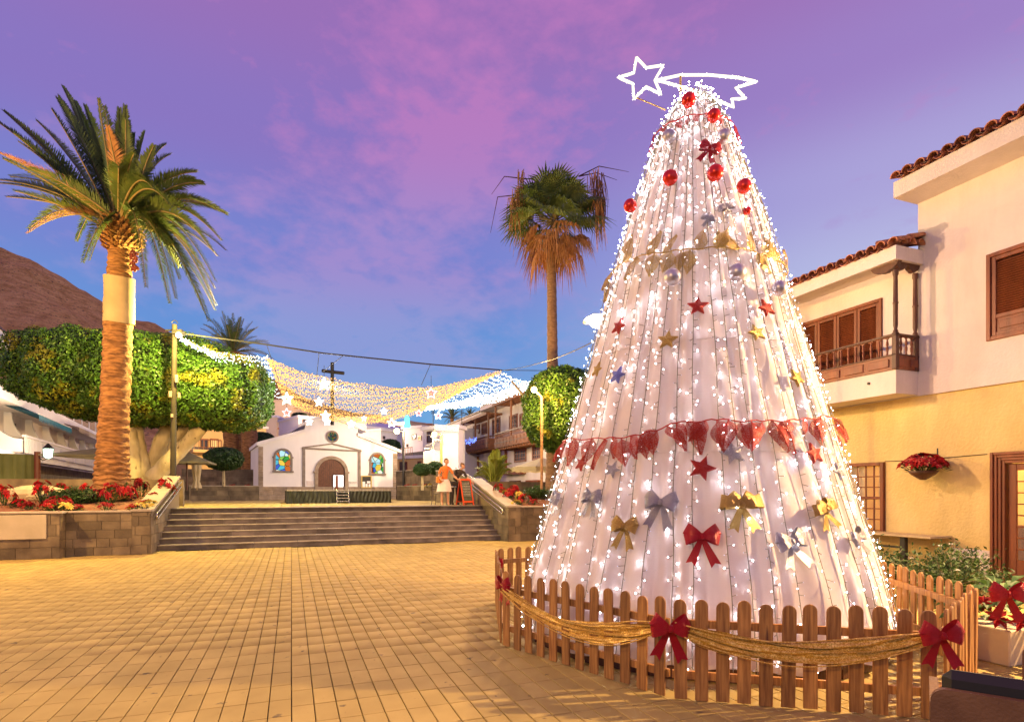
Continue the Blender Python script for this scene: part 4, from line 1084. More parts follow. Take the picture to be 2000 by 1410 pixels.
# moulding cable on the wall, vent, meter door
m = MB(); cz = FB(1740, 898)[1]
m.tube([(BX - .012, y, cz + .03*math.sin(y*1.3)) for y in np.linspace(lo_win[0], dy1 + .1, 14)], .007, 5, cap=False); m.build('wall_cable', M['dark_wire'], hs, True, fix=False)
ma, mz = FB(1860, 1069); mb_, _ = FB(1935, 1069); _, mzb = FB(1860, 1118)
m = MB(); m.bbox(BX - .03, BX, mb_, ma, mzb - .3, mz, .006); m.bbox(BX - .045, BX - .03, mb_ + .1, ma - .12, mzb - .28, mz - .06, .006); m.build('meter_door', M['cream_wall'], hs, True)
m = MB(); m.lathe([(.05, 0), (.05, .03), (.02, .035)], 10); 
q = AX(1697, 749, sx0 - .005); m = MB(); m.tube([(q.x + .01, q.y, q.z), (q.x - .02, q.y, q.z)], .03, 10); m.build('drain_spout', M['iron'], hs, True)

# counter shelf under the window
t = thing('counter_shelf', 'pale wooden counter shelf on black legs under the lit window', 'shelf', (BX - .4, FB(1780, 1048)[0], 0))
cy0 = FB(1862, 1050)[0]; zc = 0.86
m = MB(); m.bbox(BX - .65, BX - .03, cy0, cy0 + 3.2, zc - .04, zc, .006); m.build('board', mat('pale_board', (.5, .4, .22), (.6, .48, .28), 5, .6), t, True)
for y in (cy0 + .55, cy0 + 2.1):
    m = MB(); m.box(BX - .58, BX - .48, y, y + .1, 0.02, zc - .04); m.build('leg', M['iron'], t, True)
m = MB(); m.box(BX - .55, BX - .52, cy0 + .65, cy0 + 2.1, zc - .28, zc - .24); m.build('crossbar', M['iron'], t, True)
# hanging basket of poinsettias
M['bract'] = mat('bract', (0.24, 0.003, 0.007), (0.50, 0.012, 0.014), 6, .5, rand=.2, trans=.2)
M['yellow_bract'] = mat('yellow_bract', (0.62, 0.45, 0.06), (0.75, 0.60, 0.15), 6, .5, rand=.15, trans=.2)
M['leaf'] = mat('leaf', (0.025, 0.07, 0.015), (0.07, 0.14, 0.03), 9, .5, rand=.3, trans=.25)
M['ficus_leaf'] = mat('ficus_leaf', (0.045, 0.12, 0.014), (0.10, 0.21, 0.025), 2.5, .45, rand=.4, trans=.25, spots=((.24, .25, .02), 1.1, .56))
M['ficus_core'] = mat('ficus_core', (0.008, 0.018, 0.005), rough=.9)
def rosette(m, c, nrm, r, mi, rs_, n=8):
    nrm = Vector(nrm).normalized(); a = nrm.orthogonal().normalized(); b = nrm.cross(a)
    for ring, (k, rr2, lift) in enumerate(((n, r, .05), (n-2, r*.62, .25))):
        for i in range(k):
            th = 2*math.pi*(i + .5*ring)/k + rs_.uniform(-.2, .2); d = a*math.cos(th) + b*math.sin(th); q = nrm.cross(d); L2 = rr2*rs_.uniform(.8, 1.15)
            p0 = Vector(c); p1 = p0 + d*L2*.5 + nrm*L2*(lift+.12); p2 = p0 + d*L2 + nrm*L2*(lift - .08)
            m.add([p0, p1 + q*L2*.22, p2, p1 - q*L2*.22], [(0, 1, 2), (0, 2, 3)], mi, False)
def poinsettia(name, label, mt, R0, H0, nh, seed, group, hanging=False, leafy=1.0):
    rs_ = random.Random(seed); t = thing(name, label, 'flower', group=group)
    b = MB(); l = MB(); s = MB()
    for i in range(nh):
        th = rs_.uniform(0, 2*math.pi); q = math.sqrt(rs_.random()); x, y = R0*q*math.cos(th), R0*q*math.sin(th); z = H0*(1 - .5*q*q)*rs_.uniform(.75, 1.1)
        nr = Vector((x, y, R0*.9)); rosette(b, (x, y, z), nr, R0*rs_.uniform(.28, .42), 0, rs_)
        s.tube([(x*.2, y*.2, 0), (x*.7, y*.7, z*.5), (x, y, z)], .008, 4, cap=False)
    for i in range(int(nh*6*leafy)):
        th = rs_.uniform(0, 2*math.pi); q = math.sqrt(rs_.random())*1.05; x, y = R0*q*math.cos(th), R0*q*math.sin(th); z = H0*(1 - .55*q*q)*rs_.uniform(.15, .92)
        d = Vector((x, y, rs_.uniform(-.1, .5)*R0)).normalized(); q2 = d.cross(Vector((0, 0, 1))).normalized(); L2 = rs_.uniform(.10, .17)*max(.6, R0*2)
        p0 = Vector((x, y, z)); l.add([p0, p0 + d*L2*.5 + q2*L2*.3, p0 + d*L2, p0 + d*L2*.5 - q2*L2*.3], [(0, 1, 2), (0, 2, 3)])
    tag(b.build('bracts', mt, t, fix=False), kind='stuff'); l.build('leaves', M['leaf'], t, fix=False); s.build('stems', M['leaf'], t, fix=False); return t
hb_ = thing('hanging_basket', 'hanging basket of red poinsettias on a wrought iron bracket, on the yellow wall', 'hanging basket')
pc = AX(1803, 925, BX - .42)
_o = poinsettia('tmp', 'x', M['bract'], .40, .36, 34, 3, None, leafy=.7)
for ch in list(_o.children): ch.parent = hb_
bpy.data.objects.remove(_o)
m = MB(); m.lathe([(.05, -.12), (.2, -.02), (.26, .06), (.25, .06), (.05, -.08)], 14); m.build('basket', M['dark_wood'], hb_)
zb = AX(1815, 888, BX).z - pc.z
m = MB(); m.tube([(.42, 0, zb + .12), (.42, 0, zb - .3)], .014, 6); m.tube([(.42, 0, zb), (-.15, 0, zb)], .010, 5)
m.tube([(.40, 0, zb - .28), (.25, 0, zb - .22), (.15, 0, zb - .05), (.1, 0, zb)], .008, 5)
for kx in (-.1, .08, .25):
    m.tube([(kx + .07*math.cos(a), 0, zb - .08 + .07*math.sin(a)) for a in np.linspace(0, 5, 10)], .006, 4)
m.build('bracket', M['iron'], hb_)
m = MB(); m.tube([(0, 0, zb), (0, 0, .2)], .005, 4); m.build('chain', M['iron'], hb_)
hb_.location = pc
# wall lantern near the tree outline
wl = thing('wall_lantern', 'small unlit iron lantern on the balcony wall close to the tree', 'lantern', AX(1546, 640, BX - .25))
m = MB(); m.lathe([(.04, -.16), (.09, .06), (.11, .07), (.02, .16)], 6); m.build('cage', M['iron'], wl); m = MB(); m.tube([(.2, 0, .18), (0, 0, .22), (0, 0, .15)], .012, 5); m.build('arm', M['iron'], wl)

M['shrub_leaf'] = mat('shrub_leaf', (0.015, 0.042, 0.008), (0.05, 0.10, 0.02), 7, .6, rand=.35, trans=.2)
# shrub behind the fence
def shrub(name, label, c, R0, H0, nbr, nl, ls, seed, mt=None, flowers=0, cat='shrub'):
    rs_ = random.Random(seed); t = thing(name, label, cat, c); b = MB(); V_ = []; Np = []
    fl = MB()
    for i in range(nbr):
        th = rs_.uniform(0, 2*math.pi); q = rs_.random()**.6; tip = Vector((R0[0]*q*math.cos(th), R0[1]*q*math.sin(th), H0*rs_.uniform(.55, 1.05)*(1 - .45*q)))
        base = tip*.12; base.z = 0; mid = base.lerp(tip, .5) + Vector((rs_.uniform(-.1, .1), rs_.uniform(-.1, .1), .12))
        pts = [base, base.lerp(mid, .6), mid, mid.lerp(tip, .6), tip]; b.tube(pts, [.012, .01, .008, .006, .003], 4, cap=False)
        for k in range(nl):
            u = rs_.uniform(.15, 1.0); p = (base.lerp(mid, u*2) if u < .5 else mid.lerp(tip, u*2 - 1)); p = p + Vector((rs_.gauss(0, .05), rs_.gauss(0, .05), rs_.gauss(0, .05))); V_.append(p); Np.append(Vector((rs_.gauss(0, .5), rs_.gauss(0, .5), .8)))
        if rs_.random() < flowers: rosette(fl, tip, (0, 0, 1), .05, 0, rs_, 5)
    rsn = np.random.RandomState(seed); P = np.array([tuple(p) for p in V_]); Nn = np.array([tuple(p) for p in Np])
    Vv, Ff = leaf_cloud(P, Nn, ls, rsn, .45, .5); link('foliage', np_mesh('foliage', Vv, Ff, mt or M['shrub_leaf'], rsn.uniform(0, 1, len(P))), t)
    b.build('branches', M['wire'], t, fix=False)
    if flowers: tag(fl.build('flowers', M['white_wall'], t, fix=False), kind='stuff')
    return t
shrub('flowering_shrub', 'loose green shrub with small pale flowers behind the right side of the fence', CL(6.75, 8.9, 0.0), (1.15, .9, 0), 1.05, 110, 60, .035, 5, flowers=.06)
shrub('flowering_shrub', 'straggly shrub under the counter shelf next to the cone tree', CL(6.0, 9.6, 0.0), (.8, .7, 0), 1.15, 60, 50, .035, 6)
# potted poinsettia with bow at the right edge
pp = thing('potted_plant', 'leafy potted poinsettia in a beige box beside the right fence corner', 'potted plant', CL(5.1, 6.05, 0.0))
m = MB(); m.bbox(-.3, .3, -.26, .26, 0, .36, .012); m.build('box', mat('beige_box', (.45, .36, .25), (.52, .42, .3), 4, .7), pp)
rs_ = random.Random(4); l = MB(); b = MB()
for i in range(150):
    th = rs_.uniform(0, 2*math.pi); q = math.sqrt(rs_.random())*.48; z = .42 + rs_.uniform(0, .42)*(1 - q); d = Vector((math.cos(th), math.sin(th), rs_.uniform(-.4, .5))).normalized(); q2 = d.cross(Vector((0, 0, 1))).normalized(); L2 = rs_.uniform(.13, .22); p0 = Vector((q*math.cos(th), q*math.sin(th), z))
    p1 = p0 + d*L2*.5 + Vector((0, 0, .03)); l.add([p0, p1 + q2*L2*.3, p0 + d*L2, p1 - q2*L2*.3, p1 - Vector((0, 0, .02))], [(0, 1, 4), (1, 2, 4), (2, 3, 4), (3, 0, 4)])
for c in ((-.42, -.1, .62), (-.38, -.2, .48), (-.2, -.3, .45)): rosette(b, c, (-.4, -.5, .6), .12, 0, rs_, 7)
l.build('leaves', M['leaf'], pp, fix=False); tag(b.build('bracts', M['bract'], pp, fix=False), kind='stuff')
m = MB(); m.tube([(0, 0, .3), (.02, 0, .7)], .02, 6); m.build('stem', M['wire'], pp)
fence_bow(1968, 1160, 5.6, 36, 'red bow hanging low beside the potted poinsettia at the right picture edge', -YAW - .2, 0)
# short side piece of fence next to the pot
# boxy chairs cut by the lower right corner
def box_chair(lat, dep, yaw, label, top):
    t = thing('armchair', label, 'armchair', CL(lat, dep, 0), -YAW + yaw, group='boxy terrace armchairs')
    sh = M['chair_shell']; W2, D2 = .33, .33
    def rounded(w, z0, z1, r, side=1):
        P = [(-w, z0), (w, z0)]
        for i in range(7): a = math.pi/2*i/6; P.append((w - r + r*math.cos(a), z1 - r + r*math.sin(a)))
        for i in range(7): a = math.pi/2 + math.pi/2*i/6; P.append((-w + r + r*math.cos(a), z1 - r + r*math.sin(a)))
        return P
    m = MB(); P = rounded(W2, .05, top, .07); m.prism(P, lambda q: Vector((q[0], -D2, q[1])), lambda q: Vector((q[0], -D2 + .045, q[1]))); m.build('back_panel', sh, t)
    for s in (-1, 1):
        m = MB(); P = rounded(D2 - .03, .05, top - .10, .06); x = s*(W2 - .02); m.prism([(q[0] + .03, q[1]) for q in P], lambda q: Vector((x - .022, q[0], q[1])), lambda q: Vector((x + .022, q[0], q[1]))); m.build('side_panel', sh, t)
    m = MB(); m.bbox(-W2 + .045, W2 - .045, -D2 + .05, D2 - .02, .3, .42, .03); m.bbox(-W2 + .05, W2 - .05, -D2 + .05, -D2 + .14, .42, top + .085, .04); m.build('cushion', M['chair_seat'], t)
    for sx_ in (-1, 1):
        for sy_ in (-1, 1): m = MB(); m.box(sx_*.26 - .02, sx_*.26 + .02, sy_*.26 - .02, sy_*.26 + .02, 0, .06); m.build('leg', M['iron'], t)
    m = MB(); m.tube([(-.2, -D2 - .012, top - .20), (.22, -D2 - .012, top - .16)], .008, 5); m.build('seam', M['dark_wood'], t)
M['chair_shell'] = mat('chair_shell', (.13, .06, .025), (.20, .10, .045), 6, .55, .2, 60); M['chair_seat'] = mat('chair_seat', (.012, .012, .012), rough=.6)
box_chair(2.65, 3.10, -.62, 'brown boxy armchair with black cushion cut off by the lower right corner', .72)
box_chair(4.25, 4.30, -.75, 'second brown boxy armchair behind the corner one, beside the potted plant', .60)
# ================================================================== PALMS, FICUS, FLOWERS
M['palm_trunk'] = mat('palm_trunk', (0.13, 0.055, 0.016), (0.46, 0.225, 0.075), 4, .9, .9, 14, stretch=(1, 1, 4.5), bdist=.06)
M['palm_leaf'] = mat('palm_leaf', (0.040, 0.080, 0.018), (0.13, 0.18, 0.04), 1.5, .5, rand=.25, trans=.2)
M['palm_dry'] = mat('palm_dry', (0.34, 0.15, 0.05), (0.56, 0.28, 0.11), 4, .8, rand=.3, trans=.15)
M['rachis'] = mat('rachis', (0.16, 0.13, 0.04), (0.28, 0.2, 0.08), 4, .6)
M['wrap'] = mat('wrap', (0.36, 0.27, 0.13), (0.44, 0.33, 0.17), 2, .8, .2, 14)
M['wash_trunk'] = mat('wash_trunk', (0.20, 0.11, 0.055), (0.36, 0.21, 0.11), 6, .9, .7, 25, stretch=(1, 1, 2.5), bdist=.03)
M['bark'] = mat('bark', (0.34, 0.27, 0.15), (0.55, 0.46, 0.28), 3, .85, .5, 18, stretch=(1, 1, .4), spots=((.12, .08, .04), 7, .66), bdist=.03)

M['fan_green'] = mat('fan_green', (0.07, 0.12, 0.03), (0.20, 0.26, 0.07), 1.5, .5, rand=.3, trans=.25)  # lighter than palm_leaf: lamp light on the crown is put into the colour
def frond_mesh(P0, P1, P2, rs_, width=.42, nl=46, dry=False, V_=None, twist=0.0):
    """feather frond along a quadratic curve: keeled rachis and two rows of leaflets"""
    m = MB(); pts = []
    for i in range(15): t = i/14; pts.append(P0*(1-t)**2 + P1*2*t*(1-t) + P2*t*t)
    m.tube(pts, [.035*(1-.85*i/14) + .004 for i in range(15)], 5, 1, cap=False)
    Lt = sum((b-a).length for a, b in zip(pts, pts[1:]))
    for k in range(nl):
        t = .14 + .86*(k + .5)/nl; p = P0*(1-t)**2 + P1*2*t*(1-t) + P2*t*t
        tg = ((P1-P0)*2*(1-t) + (P2-P1)*2*t).normalized(); sd = tg.cross(Vector((0, 0, 1)))
        sd = sd.normalized() if sd.length > .05 else Vector((1, 0, 0)); up = sd.cross(tg)
        c, s = math.cos(twist), math.sin(twist); sd, up = sd*c + up*s, up*c - sd*s
        wl = width*min(1, (t-.08)*4)*(1 - .75*max(0, t-.55)/.45)*rs_.uniform(.85, 1.1)
        for s in (-1, 1):
            for q in range(2):
                ang = R_(38 + 22*(1-t)) + rs_.uniform(-.12, .12)
                d = tg*math.cos(ang) + (sd*s*math.cos(.45 + .5*q) + up*math.sin(.45 + .5*q) - Vector((0, 0, 0.10)))*math.sin(ang); d.normalize()
                wd = d.cross(up).normalized()*.014; tip = p + d*wl + Vector((0, 0, -.10*wl)); mid = p + d*wl*.5
                m.add([p - wd*.5, mid - wd, tip, mid + wd, p + wd*.5], [(0, 1, 2, 3, 4)], 0)
    return m
def palm_crown_boss(m, c, r, h, n, rs_):
    for k in range(n):
        th = k*2.399; v = k/n; z = -h*.5 + h*v; rr2 = r*math.sqrt(max(.08, 1 - (2*v - .9)**2*.8))
        o = Vector((math.cos(th), math.sin(th), 0)); p = c + o*rr2*.8 + Vector((0, 0, z)); q = Vector((-o.y, o.x, 0)); L2 = rs_.uniform(.12, .2); up = Vector((0, 0, 1))
        tip = p + o*L2*.9 + up*(L2*.35 + .1*v)
        a = .07; m.add([p - q*a, p + q*a, p + up*a*.7, tip + q*.03, tip - q*.03, tip + up*.03], [(0, 1, 3, 4), (1, 2, 5, 3), (2, 0, 4, 5), (3, 5, 4)])
# ---- big feather palm in the left bed
DP = 17.6
pc_ = AD(240, 455, DP); pb = AD(222, 930, DP); pb.z = 1.5
lp = thing('date_palm', 'tall feather palm with orange ringed trunk and a beige wrap in the left flower bed', 'palm tree', (pb.x, pb.y, 1.3))
cl_ = [(220, 975, 33), (219, 930, 30), (220, 880, 27), (224, 800, 25), (229, 700, 24.5), (231, 600, 24), (233, 520, 20), (236, 470, 19)]
path = [(AD(x, y, DP), r/FPX*DP) for x, y, r in cl_]
m = MB(); rows = []; nseg = 230
def lerp_path(path, t):
    u = t*(len(path)-1); i = min(int(u), len(path)-2); f = u - i; return path[i][0].lerp(path[i+1][0], f), path[i][1]*(1-f) + path[i+1][1]*f
for i in range(nseg + 1):
    c, r = lerp_path(path, i/nseg); row = []
    for k in range(33):
        th = 2*math.pi*k/32; ph = i*.92 + 1.1*math.sin(th*2 + i*.03) + .5*math.sin(th*5)
        rr2 = r*(1 + .055*math.sin(ph)**3 + .02*math.sin(th*9 + i*1.3)); row.append(c + Vector((rr2*math.cos(th), rr2*math.sin(th), .03*math.sin(th*6 + (i//7)))))
    rows.append(row)
m.strip(rows); m.build('trunk', M['palm_trunk'], lp, True, fix=False)
m = MB(); rows = []
for (px, py, r) in ((232.5, 634, 26.5), (232.5, 590, 26), (233, 587, 25.5), (233, 560, 25.5), (233, 545, 26.5)):
    c = AD(px, py, DP); r = r/FPX*DP; rows.append([c + Vector((r*math.cos(t), r*math.sin(t), .03*math.sin(2*t + 1))) for t in np.linspace(0, 2*math.pi, 33)])
m.strip(rows); m.build('trunk_wrap', M['wrap'], lp, True, fix=False)
m = MB(); prs = random.Random(3); palm_crown_boss(m, AD(238, 462, DP), .62, 1.0, 190, prs); m.ball(AD(238, 462, DP), .5, 12, 8); m.build('crown_boss', M['palm_trunk'], lp, True, fix=False)
m = MB()
for k in range(60):
    p = AD(262 + prs.gauss(0, 4), 490 + prs.uniform(0, 40), DP - .5); m.octa(p, .05)
m.build('fruit_cluster', mat('fruit', (.10, .012, .004), (.2, .03, .01), 9, .6), lp, True, fix=False)
# tips measured on the photograph: (px, py, depth offset, arch)
FRD = [(8, 218, .3, .10), (28, 262, -.8, .08), (100, 213, -.5, .12), (113, 187, .6, .15), (166, 207, .2, .12), (203, 208, -.6, .10), (233, 213, .6, .10), (252, 238, -.5, .10), (262, 262, .4, .1),
       (0, 300, -1.4, .16), (-6, 352, .4, .18), (30, 374, -1.2, .16), (57, 446, -.3, .62), (176, 508, -1.2, .8),
       (325, 282, 1.2, .35), (384, 334, 1.0, .42), (396, 358, -.6, .4), (442, 418, .3, .5), (432, 470, -1.2, .55), (420, 548, -.5, .75), (420, 595, .6, .85), (397, 606, -.8, .8), (343, 582, -1.4, .85), (425, 500, 1.5, .6),
       (232, 328, -2.6, .5), (300, 370, -2.8, .5), (262, 300, -2.2, .3), (180, 300, 2.6, .2), (300, 330, 2.5, .3), (120, 400, 2.2, .4), (350, 520, 2.2, .8), (150, 470, 2.0, .7),
       (210, 250, -1.6, .2), (150, 235, 1.5, .15), (70, 235, 1.4, .12), (60, 330, -1.9, .2), (330, 400, -2.4, .55), (380, 450, 1.4, .6), (285, 560, -2.0, .95), (410, 395, 1.3, .4), (20, 345, 1.6, .2), (350, 545, -.9, .8), (300, 285, -.9, .25)]
FRD += [(a + prs.uniform(-22, 22), b + prs.uniform(-22, 22), c_ + prs.uniform(-1.1, 1.1), d_*prs.uniform(.8, 1.2)) for a, b, c_, d_ in FRD[:24]]
for i, (px, py, dd, arch) in enumerate(FRD):
    c = AD(238 + prs.uniform(-12, 12), 448 + prs.uniform(-8, 10), DP + prs.uniform(-.2, .2)); tip = AD(px, py, DP + dd); Lh = (tip - c).length
    mid = c.lerp(tip, .5) + Vector((0, 0, Lh*arch*.75))
    fm = frond_mesh(c, mid, tip, prs, width=.46 if Lh > 2 else .34, nl=int(20*Lh) + 12, twist=prs.uniform(-.5, .5))
    fm.build('frond', [M['palm_leaf'] if i % 23 != 9 else M['palm_dry'], M['rachis']], lp, True, fix=False)
# ---- small distant feather palm
def small_palm(label, px, py_c, py_b, d, R0, n, seed, group='distant feather palms', tr=.35, cut=True):
    c = AD(px, py_c, d); b = AD(px, py_b, d); t = thing('palm_tree', label, 'palm tree', b, group=group); r = random.Random(seed)
    m = MB(); pts = [b.lerp(c, i/24) for i in range(25)]; m.tube(pts, [tr*(1 + .05*math.sin(i*2.4)) for i in range(25)], 12, cap=False); m.build('trunk', M['palm_trunk'], t, True, fix=False)
    for k in range(n):
        th = 2.399*k; el = R_(82 - 95*(k/n)); L2 = R0*r.uniform(.85, 1.1); tip = c + Vector((math.cos(th)*math.cos(el), math.sin(th)*math.cos(el), math.sin(el) - .25*math.cos(el)))*L2
        mid = c.lerp(tip, .5) + Vector((0, 0, L2*.25*math.cos(el)))
        frond_mesh(c, mid, tip, r, width=R0*.16, nl=24).build('frond', [M['palm_leaf'], M['rachis']], t, True, fix=False)
    return t
small_palm('feather palm whose crown shows above the ficus and the light net', 455, 690, 985, 40, 2.9, 44, 4, tr=.62)
# ---- fan palm on the right
DW = 24.5
wb = AD(1081, 960, DW); wb.z = 1.4
wp = thing('fan_palm', 'tall slender fan palm with a skirt of dry leaves right of the steps', 'palm tree', wb)
cl_ = [(1082, 960, 17), (1082, 900, 15.5), (1081, 800, 12.5), (1079, 700, 10.5), (1078, 600, 9.5), (1077, 500, 9), (1080, 455, 9)]
path = [(AD(x, y, DW), r/FPX*DW) for x, y, r in cl_]; path[0] = (wb, path[0][1])
m = MB(); rows = []
for i in range(161):
    c, r = lerp_path(path, i/160); rows.append([c + Vector((r*(1 + .03*math.sin(i*1.5 + math.sin(3*th)))*math.cos(th), r*(1 + .03*math.sin(i*1.5))*math.sin(th), 0)) for th in np.linspace(0, 2*math.pi, 17)])
m.strip(rows); m.build('trunk', M['wash_trunk'], wp, True, fix=False)
def fan_leaf(parent, c, d, Lp, Rf, rs_, mt, droop=.25, name='fan_leaf', spread=2.1, n=30):
    d = d.normalized(); sd = d.cross(Vector((0, 0, 1))); sd = sd.normalized() if sd.length > .1 else Vector((1, 0, 0)); up = sd.cross(d)
    rl = rs_.uniform(-.6, .6); sd, up = sd*math.cos(rl) + up*math.sin(rl), up*math.cos(rl) - sd*math.sin(rl)
    h = c + d*Lp - Vector((0, 0, droop*.3*Lp)); m = MB(); m.tube([c, c.lerp(h, .5) + Vector((0, 0, .06)), h], [.03, .02, .012], 5, 1, cap=False)
    for k in range(n):
        a = -spread + 2*spread*k/(n-1); q = d*math.cos(a) + sd*math.sin(a); q2 = -d*math.sin(a) + sd*math.cos(a); L2 = Rf*(1 - .12*abs(a))*rs_.uniform(.85, 1.08); w2 = L2*spread/n*.85
        p1 = h + q*L2*.58 + up*.06*L2; p2 = h + q*L2 - Vector((0, 0, droop*L2*rs_.uniform(.3, 1.0)))
        m.add([h, p1 - q2*w2*.62, p1 + up*.03*L2, p1 + q2*w2*.62, p2], [(0, 1, 2), (0, 2, 3), (1, 4, 2), (2, 4, 3)])
    m.build(name, [mt, M['rachis']], parent, True, fix=False)
cw = AD(1083, 432, DW); wr = random.Random(12)
for k in range(46):
    th = 2.399*k + wr.uniform(-.2, .2); el = R_(84 - 100*(k/46)**.9); d = Vector((math.cos(th)*math.cos(el), math.sin(th)*math.cos(el), math.sin(el)))
    fan_leaf(wp, cw + d*.15, d, wr.uniform(.95, 1.25), wr.uniform(1.05, 1.3), wr, M['fan_green'], .25 + .25*(k/46))
for k in range(22):
    th = 2.399*k; el = R_(-12 - 60*(k/22)); d = Vector((math.cos(th)*math.cos(el), math.sin(th)*math.cos(el), math.sin(el)))
    fan_leaf(wp, cw + d*.1, d, wr.uniform(.7, 1.1), wr.uniform(.8, 1.1), wr, M['palm_dry'], 1.1, 'dry_leaf', 1.5, 24)
for k in range(13):
    px = wr.choice((1000, 1012, 1155, 1165, 1175, 1182, 1030, 1130, 1172, 1160)) + wr.uniform(-6, 6); top = AD(px, wr.uniform(330, 400), DW + wr.uniform(-1, 1)); m = MB()
    for j in range(16):
        a = top + Vector((wr.gauss(0, .12), wr.gauss(0, .12), wr.uniform(-.3, .3))); L2 = wr.uniform(.6, 2.2); b = a + Vector((wr.gauss(0, .12), wr.gauss(0, .1), -L2)); m.tube([a, a.lerp(b, .5) + Vector((wr.gauss(0, .06), 0, 0)), b], [.02, .015, .006], 3, cap=False)
    o = m.build('hanging_fibres', M['palm_dry'], wp, True, fix=False); tag(o, kind='stuff')
for (x0, y0_, x1, y1_, x2, y2_) in ((1030, 350, 985, 345, 960, 380), (1130, 345, 1170, 325, 1228, 336), (1130, 345, 1165, 338, 1205, 352), (1020, 380, 972, 385, 958, 455)):
    m = MB(); m.tube([AD(x0, y0_, DW), AD(x1, y1_, DW), AD(x2, y2_, DW)], [.03, .02, .008], 5, cap=False); m.build('bare_stalk', M['dark_wood'], wp, True, fix=False)

# ---- ficus with clipped crown
def crown(parent, ells, n, ls, seed, mt, core=True, p=2.6, fuzz=.12):
    """ells: (centre, radii) clipped superellipsoids; leaves fill the shell"""
    rs2 = np.random.RandomState(seed); A = []; Nn = []; tot = sum(e[1][0]*e[1][2] for e in ells)
    for ci, (c, r) in enumerate(ells):
        k = int(n*r[0]*r[2]/tot); d = rs2.normal(0, 1, (k, 3)); d /= np.linalg.norm(d, axis=1)[:, None]
        rad = (np.sum(np.abs(d)**p, axis=1))**(-1/p); sh = 1 - np.abs(rs2.normal(0, fuzz*.6, k)); lump = 1 + .035*np.sin(d[:, 0]*9 + ci)*np.sin(d[:, 2]*11 + 2) + .03*np.sin(d[:, 1]*17 + d[:, 0]*13)
        q = d*(rad*sh*lump)[:, None]; P = q*np.array(r)[None] + np.array(c)[None]
        keep = np.ones(k, bool)
        for cj, (c2, r2) in enumerate(ells):
            if cj != ci: keep &= np.sum(np.abs((P - np.array(c2))/np.array(r2))**p, axis=1) > .72
        nn_ = d/np.array(r)[None]; nn_ /= np.linalg.norm(nn_, axis=1)[:, None]; A.append(P[keep]); Nn.append(nn_[keep])
    P = np.concatenate(A); Nn = np.concatenate(Nn); Vv, Ff = leaf_cloud(P, Nn, ls, rs2, .5, .65)
    V2 = Vv - np.array(WM[parent.name].to_translation())[None]
    link('crown', np_mesh('crown', V2, Ff, mt, rs2.uniform(0, 1, len(P))), parent)
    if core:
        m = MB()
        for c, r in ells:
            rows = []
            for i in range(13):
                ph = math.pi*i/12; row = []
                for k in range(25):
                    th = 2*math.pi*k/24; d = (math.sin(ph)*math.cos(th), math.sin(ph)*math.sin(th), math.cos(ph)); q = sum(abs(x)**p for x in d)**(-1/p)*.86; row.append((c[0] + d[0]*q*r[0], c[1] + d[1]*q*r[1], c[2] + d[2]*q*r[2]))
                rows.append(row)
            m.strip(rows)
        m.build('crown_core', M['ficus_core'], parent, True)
DF = 24.0; s_ = DF/FPX
fx = thing('ficus_tree', 'huge clipped ficus with pale limbs and a wide flat crown behind the palm', 'tree', AD(292, 930, DF))
E = [(tuple(AD(116, 724, DF + .5)), (82*s_, 2.4, 72*s_)), (tuple(AD(200, 736, DF)), (112*s_, 2.9, 82*s_)), (tuple(AD(325, 748, DF)), (140*s_, 3.0, 86*s_)), (tuple(AD(436, 770, DF)), (90*s_, 2.5, 70*s_))]
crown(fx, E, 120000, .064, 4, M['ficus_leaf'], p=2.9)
for i, (P2, r0, r1) in enumerate([([(262, 935), (258, 880), (250, 820)], 17, 10), ([(285, 940), (268, 880), (262, 830)], 20, 13), ([(300, 935), (312, 870), (338, 810)], 18, 11), ([(300, 935), (340, 890), (395, 835)], 17, 11), ([(330, 900), (345, 860), (362, 830)], 11, 8), ([(262, 900), (235, 850), (220, 800)], 11, 8)]):
    m = MB(); pts = [AD(x, y, DF + (i % 3 - 1)*.35) for x, y in P2]; dn = []
    for a, b in zip(pts, pts[1:]): dn += [a.lerp(b, q/7) for q in range(7)]
    dn.append(pts[-1]); m.tube(dn, [(r0 + (r1-r0)*k/len(dn))*s_*(1 + .06*math.sin(k*1.7)) for k in range(len(dn))], 14, cap=False); m.build('limb', M['bark'], fx, True, fix=False)
# hanging aerial roots / pale bundled trunk
DB = 21.5; s2 = DB/FPX
fb = thing('ficus_tree', 'round clipped ficus ball in front of the fan palm trunk', 'tree', AD(1100, 950, DB))
crown(fb, [(tuple(AD(1098, 800, DB)), (74*s2, 1.5, 82*s2))], 22000, .06, 6, M['ficus_leaf'], p=2.4)
m = MB(); m.tube([AD(1110, 960, DB), AD(1108, 900, DB), AD(1104, 850, DB)], [.14, .12, .11], 10); m.build('trunk', M['bark'], fb, True)
def topiary(label, px, py, rx, rz, d, pyb, seed, n=5000, group='small clipped trees on stems'):
    s = d/FPX; t = thing('topiary_tree', label, 'small tree', AD(px, pyb, d), group=group)
    crown(t, [(tuple(AD(px, py, d)), (rx*s, rx*s*.9, rz*s))], n, .075, seed, M['dark_leaf'], p=2.2)
    m = MB(); m.tube([AD(px, pyb, d), AD(px, (py+pyb)/2, d), AD(px, py, d)], [2.8*s, 2.3*s, 2.3*s], 8); m.build('trunk', M['bark'], t, True)
M['dark_leaf'] = mat('dark_leaf', (0.015, 0.05, 0.012), (0.05, 0.11, 0.025), 4, .5, rand=.35, trans=.2)
topiary('dark clipped mushroom-shaped tree on a pale stem left of the church', 437, 896, 35, 22, 32, 950, 1, 9000)
topiary('small clipped tree on a thin stem right of the church', 825, 917, 17, 11, 30, 957, 2, 4000)
